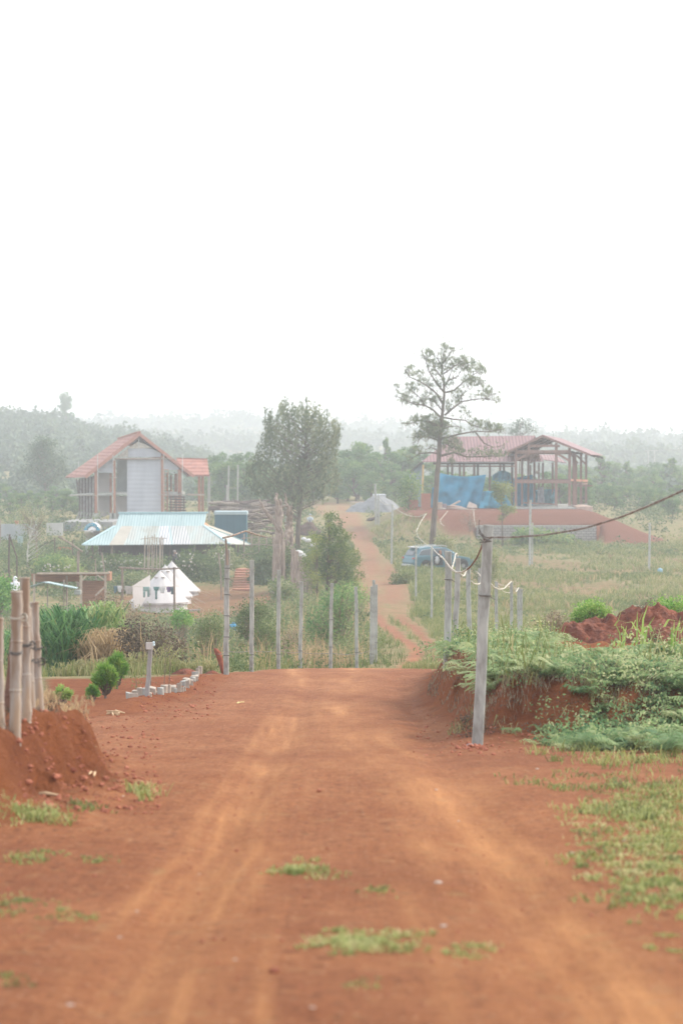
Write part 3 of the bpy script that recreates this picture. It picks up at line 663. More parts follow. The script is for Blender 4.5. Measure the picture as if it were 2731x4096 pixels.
# ================================================================ trees
def tuft_mesh(T, per, L, w, up=.6, Ts=None, outs=None):
    "needle tufts: thin diamonds radiating from each tip"
    n = len(T); C = np.repeat(T, per, 0); D = rs.normal(size=(len(C), 3)); D[:,2] += up*1.2
    if outs is not None: D += np.repeat(outs, per, 0)*.9
    D = unit(D); t = unit(np.cross(D, rdir(len(C)))); l = (L*(.6+.6*rs.rand(len(C))))[:, None]
    m = C+D*l*.5
    V = np.stack([C, m+t*w*.5, C+D*l, m-t*w*.5], 1).reshape(-1, 3)
    return V, np.arange(len(V)).reshape(-1, 4)
def c5(x, y): return x/2.412+1500, y/2.412+1350
def tallpine():
    d = 188.; base = G(1722, d, -.3)
    root = thing('pine_tree', 'tall sparse pine with a bare leaning trunk above the parked car', 'tree', base)
    mb = MB(); tr = [(545,2030),(560,1850),(575,1650),(590,1450),(600,1300),(615,1150),(620,1000),(640,850),(650,700),(665,560),(660,400),(645,330),(655,200),(668,100)]
    pts = [W(*c5(x, y), d) for x, y in tr]; pts[0] = base+(pts[0]-base)*.35
    mb.tube(pts, [.26,.23,.21,.20,.19,.18,.17,.15,.12,.10,.07,.05,.035,.02], 10)
    mb.build('trunk', BARK, root, smooth=True)
    limbs = [[(640,780),(560,700),(480,655),(370,640),(280,600),(190,560)],[(650,640),(600,550),(540,495),(440,430),(330,380),(285,320)],[(665,530),(590,440),(520,330),(480,200),(450,140)],
     [(670,750),(740,690),(830,620),(940,600),(1050,590),(1150,540)],[(680,530),(760,510),(850,430),(960,350),(1050,300)],[(670,470),(700,420),(800,370),(860,240)],[(650,770),(760,790),(870,800),(930,850),(1040,870)],
     [(640,975),(700,960),(800,935),(960,905),(1100,910),(1250,880)],[(640,1140),(760,1110),(880,1150),(1050,1150),(1200,1140),(1290,1120)],[(640,880),(720,860),(800,855),(830,920)],
     [(625,850),(540,820),(430,800),(340,830),(265,830)],[(610,1090),(540,1065),(470,1080)],[(605,1120),(540,1110),(430,1120),(380,1150),(300,1200)],[(620,1000),(520,960),(440,960),(370,960)],
     [(655,250),(720,150),(755,90)],[(650,300),(600,200),(610,90)],[(660,350),(760,280),(880,200)],[(830,620),(830,560),(900,470)],[(700,420),(760,250)],[(480,655),(430,580),(340,500)],[(1050,590),(1190,620)],
     [(640,700),(560,600),(460,560)],[(960,905),(1050,1020),(1140,1060),(1190,1050)],[(640,850),(560,850),(480,760)],[(660,1010),(740,1060),(840,1080)],[(665,420),(600,330),(540,250)]]
    lb = MB(); tips = []; outs = []
    for li, L in enumerate(limbs):
        sg = random.uniform(-1, 1); n = len(L); P3 = []
        ln = sum(math.dist(L[i], L[i+1]) for i in range(n-1))/2.412*d/F
        for i, q in enumerate(L): P3.append(W(*c5(*q), d+sg*ln*.55*i/(n-1)))
        r0 = .04+.012*ln
        lb.tube(P3, [r0*(1-.8*i/(n-1)) for i in range(n)], 6)
        for i in range(n-1):
            for k in range(5):
                if i == 0 and n > 3: continue
                t = random.random(); p = P3[i].lerp(P3[i+1], t); o = Vector((random.gauss(0,1), random.gauss(0,1), random.gauss(.5,.7)))*.32
                e = p+o; lb.tube([p, p+o*.6+Vector((0,0,-.04)), e], [.018,.012,.008], 4, False); tips.append(tuple(e)); outs.append(tuple(o))
    blobs = [(520,190,60),(490,160,50),(700,110,60),(740,260,70),(620,290,60),(880,270,80),(950,290,70),(850,220,50),(1030,330,40),(340,330,60),(430,350,40),(470,440,50),(360,490,70),(250,570,60),(330,620,50),(520,580,60),
      (590,600,50),(430,640,50),(780,550,60),(900,420,60),(1000,440,50),(940,440,60),(1040,560,60),(1070,510,50),(1180,620,30),(860,710,45),(440,800,70),(560,840,110),(620,880,90),(540,900,90),(480,920,80),(400,970,50),(690,860,40),
      (700,640,40),(960,830,50),(1060,850,60),(1130,880,60),(1200,890,50),(740,1050,90),(720,1020,60),(820,1100,50),(950,1110,50),(1080,1130,60),(1200,1130,50),(740,1180,40),(410,1090,50),(640,440,50),(720,440,40),
      (540,260,40),(560,350,30),(210,480,30),(540,490,30),(800,640,35),(640,200,35),(1020,300,30),(700,700,35),(380,800,40),(640,960,70),(300,840,30)]
    for x, y, r in blobs:
        sg = random.uniform(-1.6, 1.6)*min(1, abs(x-640)/350)
        for k in range(int(r*r/120)+2):
            a = random.random()*6.283; q = math.sqrt(random.random())*r*1.15
            c = W(*c5(x+q*math.cos(a), y+q*math.sin(a)*.8), d+sg+random.gauss(0,1)*r/2.412*d/F*.8)
            tips.append(tuple(c)); outs.append((0,0,.6))
            if k % 3 == 0:
                p = c+Vector((random.gauss(0,.2), random.gauss(0,.2), -.35)); lb.tube([p, c], [.02,.008], 4, False)
    lb.build('limb', BARK, root, smooth=True)
    T = np.array(tips); v, f = tuft_mesh(T, 8, .30, .04, .9, outs=np.array(outs))
    tb = np.repeat(rs.normal(size=len(T))*.2, 8)
    mk('crown', v, f, L_pine, tint=np.clip(.62+tb+.12*rs.normal(size=len(f)), 0, 1), parent=root)
tallpine()

def polytree(name, lab, poly, d, dep, trunk, nclus, mat, wood=BARK, leafy=None, tuft=None, t0=.45, tv=.2, tr_r=.15, limbs=40, cat='tree', crad=.25, per=30, size=.14, trunks=None, group=None, lr=.03):
    "tree with its crown filling an outline at its own distance and depth; trunk = px points bottom to top"
    poly = np.array(poly, float); lo, hi = poly.min(0), poly.max(0); k = 0; Ps = np.zeros((0, 2))
    while len(Ps) < nclus:
        q = rs.rand(nclus*3, 2)*(hi-lo)+lo; q = q[inpoly(q[:,0], q[:,1], poly)]
        if wood is not None: q = q[fbm(q[:,0]*.035+d, q[:,1]*.045, 3) > (-.09 if not tuft else -.25)]
        Ps = np.concatenate([Ps, q])
    Ps = Ps[:nclus]; cxm, hw = (lo[0]+hi[0])/2, (hi[0]-lo[0])/2
    off = rs.uniform(-1, 1, nclus)*np.sqrt(np.clip(1-((Ps[:,0]-cxm)/hw)**2, .03, 1))*dep
    C = np.array([W(p[0], p[1], d+o) for p, o in zip(Ps, off)])
    b0 = G(trunk[0][0], d, -.1)
    root = thing(name, lab, cat, b0, group)
    for tk in ([trunk]+(trunks or [])):
        tp = [G(tk[0][0], d, -.1)]+[W(x, y, d) for x, y in tk[1:]]; nn = len(tp)
        mb = MB().tube(tp, [tr_r*(1-.85*i/(nn-1)) for i in range(nn)], 8); mb.build('trunk', wood or BARK, root, smooth=True)
    tp = [G(trunk[0][0], d, -.1)]+[W(x, y, d) for x, y in trunk[1:]]
    lb = MB(); order = rs.permutation(nclus)[:limbs]
    for i in order:
        c = Vector(C[i]); zt = c.z-.55*math.hypot(c.x-tp[-1].x, c.y-d)-.2
        a = tp[0]
        for j in range(len(tp)-1):
            if tp[j+1].z >= zt >= tp[j].z or j == len(tp)-2:
                t = min(1, max(0.3 if j == 0 else 0, (zt-tp[j].z)/max(1e-3, tp[j+1].z-tp[j].z))); a = tp[j].lerp(tp[j+1], t)
                if tp[j+1].z >= zt: break
        m = a.lerp(c, .5)+Vector((0,0,-.06*(c-a).length)); lb.tube([a, m, c], [lr, lr*.6, lr*.25], 5, False)
    lb.build('limb', wood or BARK, root, smooth=True)
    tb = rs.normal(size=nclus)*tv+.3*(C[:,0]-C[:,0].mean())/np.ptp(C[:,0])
    if tuft:
        sub_, L, w_, upv = tuft; T = np.repeat(C, sub_, 0)+rs.normal(size=(nclus*sub_, 3))*np.array([crad, crad, .05]); lean = np.repeat(rs.normal(size=(nclus, 2))*.25, sub_, 0)
        kz = np.tile(np.arange(sub_)/sub_, nclus)*1.15-.6; T[:,2] += kz; T[:,:2] += lean*kz[:, None]
        v, f = tuft_mesh(T, per, L, w_, upv); tint = t0+np.repeat(tb, sub_*per)
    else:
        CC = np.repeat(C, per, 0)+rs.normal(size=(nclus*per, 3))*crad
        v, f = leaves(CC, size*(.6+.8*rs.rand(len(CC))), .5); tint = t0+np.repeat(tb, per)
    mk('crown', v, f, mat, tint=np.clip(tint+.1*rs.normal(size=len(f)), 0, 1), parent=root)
    return root
c4 = lambda L: [(x/1.96+900, y/1.96+1500) for x, y in L]
# crown made of upright leaders
polytree('pine_tree', 'big dense grey-green pine with upright shoots in the middle of the view',
  c4([(300,350),(345,290),(380,330),(440,230),(480,215),(505,280),(530,220),(560,290),(590,270),(635,200),(690,240),(700,290),(750,275),(810,330),(850,370),(905,440),(915,500),(890,570),(850,600),(880,700),(900,790),(880,880),(820,960),(700,990),(560,1000),(430,980),(330,970),(220,930),(160,850),(150,750),(220,680),(250,600),(235,560),(290,520),(310,430)]),
  186., 3.0, [(1188,2180),(1192,2110),(1205,1990),(1215,1860),(1225,1740)], 640, L_pine, tuft=(7,.30,.045,1.9), t0=.6, tv=.22, tr_r=.22, limbs=190, crad=.09, per=7, lr=.04)
ca = lambda L: [(x/1.568+800, y/1.568+2050) for x, y in L]
polytree('young_tree', 'young feathery tree with a dark green tapering crown beside the red road',
  ca([(765,20),(800,10),(850,5),(880,60),(890,110),(900,130),(945,125),(945,150),(905,200),(990,260),(1000,330),(960,375),(1020,385),(1020,430),(960,460),(900,480),(830,470),(790,430),(745,400),(720,330),(735,250),(700,200),(710,150),(760,110),(770,60)]),
  125., 1.7, [(1308,2400),(1309,2300),(1314,2200),(1317,2130),(1322,2080)], 300, L_young, t0=.5, tv=.26, tr_r=.09, limbs=110, crad=.11, per=34, size=.10, lr=.022)
polytree('young_tree', 'slender yellow-green sapling left of the feathery young tree',
  ca([(700,130),(740,150),(745,230),(730,330),(760,430),(740,480),(690,470),(640,380),(640,300),(690,260)]),
  123., .9, [(1270,2400),(1268,2320),(1270,2230),(1262,2160)], 90, L_young, t0=.85, tv=.12, tr_r=.05, limbs=50, crad=.13, per=26, size=.09, lr=.015)
cl = lambda L: [(x/3.484, y/3.484+1700) for x, y in L]
polytree('gum_tree', 'lone airy tree rising above the bushes left of the orange-roofed house',
  cl([(540,200),(640,190),(750,215),(770,260),(720,320),(780,350),(720,420),(840,430),(895,470),(880,520),(840,540),(900,620),(980,640),(960,690),(880,760),(820,800),(600,850),(480,820),(500,730),(440,680),(320,670),(290,650),(400,580),(440,520),(380,440),(400,380),(480,370),(450,310),(560,280)]),
  320., 3.4, [(182,2010),(180,1950),(175,1860),(172,1790)], 190, L_far, t0=.5, tv=.2, tr_r=.2, limbs=80, crad=.38, per=26, size=.34, lr=.06)
# saplings in front of the blue tarpaulin
cp5 = lambda L: [(x/3.136+1950, y/3.136+1700) for x, y in L]
polytree('sapling', 'round-headed olive sapling in front of the blue tarpaulins', cp5([(60,760),(100,735),(170,760),(200,735),(280,740),(300,800),(300,870),(270,930),(200,950),(130,930),(70,880)]),
  200., .8, [(2008,2160),(2006,2080),(2005,2000)], 70, L_young, t0=.75, tv=.12, tr_r=.05, limbs=25, crad=.16, per=34, size=.15, lr=.02)
polytree('sapling', 'low pale sapling under the round-headed one on the red slope', cp5([(110,1080),(170,960),(220,1020),(260,1040),(340,1020),(345,1070),(260,1090),(220,1150),(170,1190),(110,1150)]),
  200., .6, [(2013,2165),(2010,2120),(2008,2060)], 50, L_young, t0=.85, tv=.1, tr_r=.03, limbs=25, crad=.14, per=22, size=.13, lr=.015)
polytree('bare_bush', 'grey leafless bush on the red slope below the blue tarpaulin', [(1840,2060),(1870,2040),(1900,2050),(1920,2080),(1900,2110),(1850,2110)], 203., .6, [(1880,2150),(1878,2100)], 40, L_brown, wood=TWIG, t0=.8, tr_r=.03, limbs=40, crad=.2, per=10, size=.1, lr=.015, cat='bush')
polytree('bare_tree', 'pale leafless shrub tree left of the block wall garden', cl([(230,1150),(300,1120),(400,1050),(500,1180),(600,1050),(640,1200),(700,1350),(600,1500),(400,1560),(300,1450),(220,1300)]), 168., 1.2,
  [(150,2280),(148,2180),(146,2120)], 90, L_scrub, wood=TWIG, t0=.8, tr_r=.07, limbs=90, crad=.25, per=12, size=.1, lr=.02)
polytree('bare_tree', 'white-painted leafless tree in the garden left of the water tank', [(95,2140),(110,2080),(150,2060),(190,2120),(215,2180),(180,2200),(120,2190)], 166., 1., [(112,2280),(110,2210),(120,2150)], 40, L_scrub, wood=P('limewashed_bark', (.6,.6,.58), (.3,.27,.24), sc=4), t0=.8, tr_r=.07, limbs=40, crad=.2, per=6, size=.1, lr=.018)
polytree('hilltop_tree', 'faint flat-topped tree behind the red roof ridge', [(2030,1730),(2060,1700),(2080,1675),(2110,1690),(2140,1720),(2120,1735),(2060,1740)], 330., 1.6, [(2075,1850),(2078,1780),(2080,1700)], 46, L_far, t0=.4, tr_r=.12, limbs=26, crad=.3, per=14, size=.28, lr=.05)

# ---- woodland trees: prototypes copied one by one
def proto(kind, seed):
    q = np.random.RandomState(seed); root = thing('broadleaf_tree' if kind < 3 else 'pine_tree', '', 'tree', (0,0,0))
    H = 6.; mb = MB(); tr = [Vector((0,0,-.3))]
    for i in range(1, 6): tr.append(Vector((q.normal()*.09*i, q.normal()*.09*i, H*.16*i)))
    mb.tube(tr, [.13,.12,.10,.08,.06,.03], 7)
    lob = []
    if kind == 3:
        for i in range(46):
            z = 1.6+4.6*(i/46); r = 1.5*(1-(z-1.2)/5.6)**.8+.1; a = q.rand()*6.283; lob.append((r*q.rand()**.5*math.cos(a), r*q.rand()**.5*math.sin(a), z, .3))
    else:
        for i in range(15+kind*3):
            a = q.rand()*6.283; z = q.uniform(.9, 5.3); r = 1.35*math.sin(min(1, (6.2-z)/3.2)*1.5)*q.uniform(.4, 1.1); lob.append((r*math.cos(a), r*math.sin(a), z, q.uniform(.5, .9)))
        lob.append((0,0,5.3,.7))
    lb = MB(); C = []; tb = []
    for x, y, z, r in lob:
        a = Vector(tr[min(4, max(1, int((z-.8)/1.0)))]); c = Vector((x,y,z)); lb.tube([a, a.lerp(c, .5)+Vector((0,0,-.1)), c], [.05,.035,.015], 5, False)
        n_ = int(300*r*r)+16 if kind < 3 else 40; D = unit(q.normal(size=(n_, 3)))*(q.rand(n_, 1)**.35)*r*np.array([1,1,.75])+np.array([x,y,z]); t_ = q.normal()*.16
        C.append(D); tb += [t_]*n_
    C = np.concatenate(C); v, f = leaves(C, .26*(.6+.8*q.rand(len(C))), .5)
    mb.build('trunk', BARK, root, smooth=True); lb.build('limb', BARK, root, smooth=True)
    mk('crown', v, f, L_tree, tint=np.clip(.5+np.array(tb)+.12*q.normal(size=len(C)), 0, 1), parent=root)
    return root
protos = [proto(0, 1), proto(1, 2), proto(2, 3), proto(3, 4)]
used = [0]*4
def place(k, px, d, H, wd, lab, grp, cat='tree', dz=0):
    o = protos[k] if not used[k] else cptree(protos[k])
    if not used[k]: KIDS[protos[k].name] = [q for q in bpy.data.objects if q.parent == protos[k]]
    used[k] = 1; g = G(px, d, dz); o.location = g; s = H/6.
    o.scale = (s*wd, s*wd, s); o.rotation_euler = (0, 0, random.random()*6.28)
    tag(o, lab, cat, grp); return o
# centre wood: px, py of top, distance
for px, py, d, wd, k in [(850,1815,300,1.1,1),(890,1800,296,1,0),(930,1830,305,1.1,2),(960,1805,290,1.2,1),(1000,1800,300,1,0),(1040,1840,310,1.3,2),(1090,1830,300,1.2,1),(1150,1850,300,1.3,0),(1230,1830,310,1.3,1),(1290,1820,300,1.2,2),
     (1345,1790,300,1.2,0),(1390,1790,296,1.2,1),(1432,1758,305,1.1,2),(1462,1765,310,1.1,1),(1500,1800,294,1.3,0),(1545,1760,320,.55,3),(1560,1805,296,1.2,1),(1600,1790,300,1.2,2),(1620,1780,320,1.,0),(1650,1790,315,1,3),(1690,1800,300,1.2,1),
     (1420,1840,284,1.2,2),(1520,1860,282,1.3,1),(1580,1850,286,1.3,0),(1640,1870,284,1.2,2),(1350,1860,288,1.2,1),(1250,1880,290,1.3,2),(1020,1870,290,1.2,0),(900,1850,290,1.2,2),(1480,1880,280,1,0),(1100,1890,286,1.3,1)]:
    g = G(px, d); H = W(px, py, d).z-g.z
    place(k, px, d, max(H, 2.5), wd*1.05, 'hazy green tree in the wood closing the road end behind the central pine', 'trees of the wood behind the central pine')
for px, py, d, wd, k in [(20,1930,300,1.3,1),(60,1960,290,1.3,0),(120,1975,285,1.5,2),(170,1960,290,1.5,1),(215,1940,280,1.5,0),(265,1950,275,1.4,2),(300,1970,262,1.3,1),(-20,1990,285,1.4,2),(90,2000,270,1.4,2),(150,2010,268,1.4,0),(210,2000,265,1.4,1),(40,2030,262,1.4,0),(250,2020,262,1.3,2)]:
    g = G(px, d); place(k, px, d, max(W(px, py, d).z-g.z, 2), wd*1.1, 'bushy dark green tree on the slope left of the orange-roofed house', 'bushy trees left of the orange-roofed house')
for i in range(110):
    px = 2230+rs.rand()*620; d = 245+rs.rand()**1.3*190
    if px < 2450 and d < 262: d += 30
    top = np.interp(d, [240,300,360,440], [2010,1935,1885,1850])+rs.normal()*14
    g = G(px, d); H = W(px, top, d).z-g.z
    place(int(rs.randint(0, 3)), px, d, max(H, 2.2), 1.25+.3*rs.rand(), 'hazy green tree on the wooded slope right of the timber frame', 'trees on the wooded slope right of the timber frame')
g = G(2405, 330); place(3, 2405, 330, W(2405,1828,330).z-g.z, 1.35, 'pointed conifer standing out above the wood right of the timber frame', None)
g = G(2505, 345); place(3, 2505, 345, W(2505,1850,345).z-g.z, .95, 'smaller narrow conifer right of the pointed one in the hazy wood', None)
g = G(2680, 350); place(3, 2680, 350, W(2680,1838,350).z-g.z, 1.4, 'broad conifer top near the right picture edge in the wood', None)
for i, (px, py, d) in enumerate([(1960,1900,262),(2010,1880,270),(2080,1890,264),(2130,1900,262),(2190,1880,268),(2240,1890,262),(2290,1880,266),(1900,1890,268),(1850,1880,262),(1790,1880,266),(1740,1870,268),(2330,1900,262)]):
    g = G(px, d); place(i % 3, px, d, W(px, py, d).z-g.z, 1.3, 'green tree seen through and behind the open timber frame', 'trees behind the timber frame')
g = G(265, 640)
place(2, 265, 634, 9.5, .8, 'solitary tall tree standing on the left hill skyline', None)
# far canopies
def canopy(n, y0, y1, u0, u1, R, per, keep=None, seed=5):
    q = np.random.RandomState(seed); y = q.uniform(y0, y1, n); x = q.uniform(u0, u1, n)*y; z = height(x, y)
    r = R*(.6+.8*q.rand(n)); hh = np.clip(q.normal(size=n)*.35+1, .6, 2.2)
    C = np.repeat(np.stack([x, y, z], 1), per, 0); rr = np.repeat(r, per); D = unit(q.normal(size=(n*per, 3))); D[:,2] = np.abs(D[:,2])
    C = C+D*np.stack([rr, rr, rr*1.5*np.repeat(hh, per)], 1)*(.25+.75*q.rand(n*per, 1)**.5)
    v, f = leaves(C, rr*.5*(.7+.6*q.rand(len(C))), .8)
    return (v, f), np.clip(.5+np.repeat(q.normal(size=n)*.25, per)+.1*q.normal(size=len(C)), 0, 1)
cs = [canopy(2300, 440, 665, -.165, -.015, 1.5, 44), canopy(520, 345, 430, -.16, .16, 1.6, 50, seed=6), canopy(900, 640, 830, .02, .17, 2.6, 50, seed=8), canopy(1100, 900, 1075, -.16, .16, 3.0, 44, seed=9), canopy(800, 1300, 1430, -.13, .16, 3.8, 36, seed=10)]
stuff('far_forest', [c[0] for c in cs], L_far, np.concatenate([c[1] for c in cs]))
# ================================================================ built materials
CONC = P('concrete', (.42,.43,.40), (.25,.25,.23), sc=14, bump=.006, bsc=60, c3=(.35,.355,.335), stretch=(1,1,.35))
WIRE = P('wire', (.16,.15,.14), (.08,.07,.06), sc=30, rough=.6)
RUSTY = P('rusty_cable', (.25,.11,.06), (.12,.06,.04), sc=25, rough=.8)
PAINTC = P('paint_flecked_cable', (.60,.57,.50), (.36,.32,.26), sc=18, rough=.7)
BAMBOO = P('bamboo', (.40,.30,.21), (.24,.165,.115), sc=4, bump=.004, stretch=(3,3,.5), c3=(.36,.32,.28))
PLASTER = None
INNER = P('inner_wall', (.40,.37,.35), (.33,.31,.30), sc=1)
REDWOOD = P('red_timber', (.42,.19,.12), (.30,.14,.09), sc=3, stretch=(2,2,.4))
TIMBER = P('brown_timber', (.27,.16,.13), (.19,.12,.10), sc=3, stretch=(2,2,.4))
DARKT = P('dark_timber', (.12,.08,.07), (.07,.05,.045), sc=3)
PLANK = P('sawn_plank', (.42,.22,.13), (.28,.14,.09), sc=4, stretch=(.4,2,5))
PALEW = P('pale_wood', (.52,.42,.33), (.38,.30,.24), sc=4)
STEEL = P('galvanised_steel', (.5,.52,.52), (.4,.42,.42), sc=3, rough=.45, metal=.3)
CANVAS = P('tent_canvas', (.56,.54,.535), (.49,.475,.47), sc=1.2, rough=.9, bump=.015, bsc=4)
WHITE = P('white_plastic', (.62,.62,.63), (.52,.52,.53), sc=3, rough=.5)
TARP = P('blue_tarpaulin', (.015,.24,.40), (.012,.18,.31), sc=1.2, rough=.5, bump=.03, bsc=3)
TARPD = P('dark_blue_board', (.04,.13,.18), (.035,.115,.16), sc=.8, rough=.5)
BRICK = P('brick', (.42,.17,.10), (.32,.13,.08), sc=8, bump=.01)
GRAVEL = P('gravel', (.25,.26,.275), (.18,.19,.20), sc=2, bump=.05, bsc=12)
STONE = P('pale_stone', (.46,.40,.34), (.30,.26,.22), sc=8, bump=.004)
def wavy(name, c1, c2, per, axis='X', bump=.03, c3=None, rough=.5, dirt=1.2):
    "corrugated or tiled sheet: colour by noise, ribs by a wave bump"
    m = P(name, c1, c2, sc=dirt, rough=rough, c3=c3, stretch=(1,.3,.3)); n, l = nodes(m)
    g = n.new('ShaderNodeTexCoord'); s = n.new('ShaderNodeSeparateXYZ'); l.new(g.outputs['Object'], s.inputs[0])
    a = n.new('ShaderNodeMath'); a.operation = 'MULTIPLY'; a.inputs[1].default_value = 6.283/per; l.new(s.outputs[axis], a.inputs[0])
    b = n.new('ShaderNodeMath'); b.operation = 'SINE'; l.new(a.outputs[0], b.inputs[0])
    bp = n.new('ShaderNodeBump'); bp.inputs['Distance'].default_value = bump; bp.inputs['Strength'].default_value = 1
    l.new(b.outputs[0], bp.inputs['Height']); l.new(bp.outputs[0], n['Principled BSDF'].inputs['Normal']); return m
PLASTER = wavy('wall_panel', (.46,.48,.53), (.38,.40,.45), .42, 'Z', .006, rough=.85, dirt=.9)
TILE = wavy('orange_roof_tile', (.37,.16,.12), (.28,.12,.09), .33, 'Z', .06, rough=.7, dirt=3)
TILEX = wavy('orange_roof_tile_end', (.37,.16,.12), (.28,.12,.09), .33, 'Z', .06, rough=.7, dirt=3)
MINT = wavy('mint_metal_sheet', (.33,.44,.45), (.28,.38,.39), .2, 'X', .014)
RUSTM = wavy('weathered_metal_sheet', (.36,.38,.36), (.30,.31,.28), .2, 'X', .014, c3=(.36,.42,.41))
PINKM = wavy('maroon_metal_sheet', (.24,.125,.125), (.21,.11,.11), .3, 'X', .03)
def cinder():
    m = P('block_masonry', (.32,.30,.29), (.25,.235,.23), sc=4); n, l = nodes(m)
    g = n.new('ShaderNodeTexCoord'); mp = n.new('ShaderNodeMapping'); mp.inputs['Rotation'].default_value = (math.pi/2,0,0); l.new(g.outputs['Object'], mp.inputs[0])
    b = n.new('ShaderNodeTexBrick'); b.inputs['Scale'].default_value = 1; b.inputs['Brick Width'].default_value = .42; b.inputs['Row Height'].default_value = .22; b.inputs['Mortar Size'].default_value = .025
    b.inputs['Color1'].default_value = (.30,.28,.27,1); b.inputs['Color2'].default_value = (.36,.33,.32,1); b.inputs['Mortar'].default_value = (.15,.14,.13,1)
    l.new(mp.outputs[0], b.inputs['Vector']); l.new(b.outputs['Color'], n['Principled BSDF'].inputs['Base Color']); return m
CINDER = cinder()

# ================================================================ concrete fence posts
def post(p0, p1, d, label, group=None, w=.115, bands=(), d1=None, cap=False, mat=None, name='fence_post', below=.0):
    "p0 = (px,py) base, p1 = (px,py) top"
    b = G(p0[0], d) if p0[1] is None else W(p0[0], p0[1], d); b = Vector(b); t = W(p1[0], p1[1], d1 or d)
    g = Vector((b.x, b.y, min(b.z, hz(b.x, b.y))-.12))
    root = thing(name, label, 'post', g, group)
    ax = (t-b).normalized(); mb = MB(); x = ax.cross(Vector((0,1,0))).normalized(); y = x.cross(ax).normalized() if True else 0
    def ring(c, s):
        q = s*.28; pr = [(-s+q,-s),(s-q,-s),(s,-s+q),(s,s-q),(s-q,s),(-s+q,s),(-s,s-q),(-s,-s+q)]
        return [c+x*a*.5+y*e*.5 for a, e in pr]
    N = 7; rings = []
    for i in range(N+1):
        c = g.lerp(t, i/N)+x*rs.normal()*.004; rings.append(ring(c, w*(1.08-.10*i/N)))
    mb.V = [tuple(v) for r in rings for v in r]
    for i in range(N):
        for k in range(8): k2 = (k+1) % 8; mb.F.append((i*8+k, i*8+k2, i*8+8+k2, i*8+8+k))
    mb.F.append(tuple(range(N*8, N*8+8))); mb.F.append(tuple(range(7, -1, -1)))
    mb.build('shaft', mat or CONC, root)
    for f in bands:
        c = g.lerp(t, f); m2 = MB(); rr = ring(c, w*1.16); m2.tube(rr+[rr[0]], .006, 5, False); m2.tube([rr[0]+x*.0, rr[0]-x*.05-ax*.03], .004, 4); m2.build('wire_band', WIRE, root)
    return root, t, ax
L = [((904,2688),(910,2198),39.6,'tallest nearest post of the left-hand row, with six wire bands and a pole on top',(.2,.34,.5,.66,.78,.86)),
 ((1005,2665),(1007,2240),45,'second post from the left in the row below the tents',(.2,)),((1112,2672),(1115,2280),49,'third post from the left in the row across the scrub',(.2,)),
 ((1199,2680),(1206,2326),53,'fourth post from the left, in front of the grey seeded bush',(.25,)),((1321,2695),(1326,2333),55,'fifth post from the left, before the bamboo clump',(.3,.6)),
 ((1427,2680),(1423,2347),58,'sixth post from the left, alone beside the road bend',(.25,)),((1484,2650),(1486,2345),63,'left one of the trio of posts beside the road bend',(.18,)),
 ((1492,2620),(1494,2320),65,'tallest middle one of the trio of posts beside the road bend',()),((1502,2618),(1504,2338),65.6,'right one of the trio of posts beside the road bend',(.3,))]
tops = []
for a, b, d, lab, bd in L:
    o, t, ax = post((a[0],None), b, d, lab, 'concrete posts of the left-hand row', w=.078 if d > 40 else .082, bands=bd); tops.append((o, t))
# low strand along the left row
mb = MB(); pts = [G(870,39.2,.35)]+[tops[i][0].location.lerp(tops[i][1], .235) for i in range(8)]
full = []
for a, b in zip(pts[:-1], pts[1:]):
    for k in range(6): t = k/6; full.append(a.lerp(b, t)+Vector((0,-.07,-.10*t*(1-t))))
full.append(pts[-1]+Vector((0,-.07,0))); mb.tube(full, .0055, 5); tag(mb.build('fence_wire', WIRE, loc=full[0]), 'single slack wire strung low along the left-hand row of posts', 'wire')
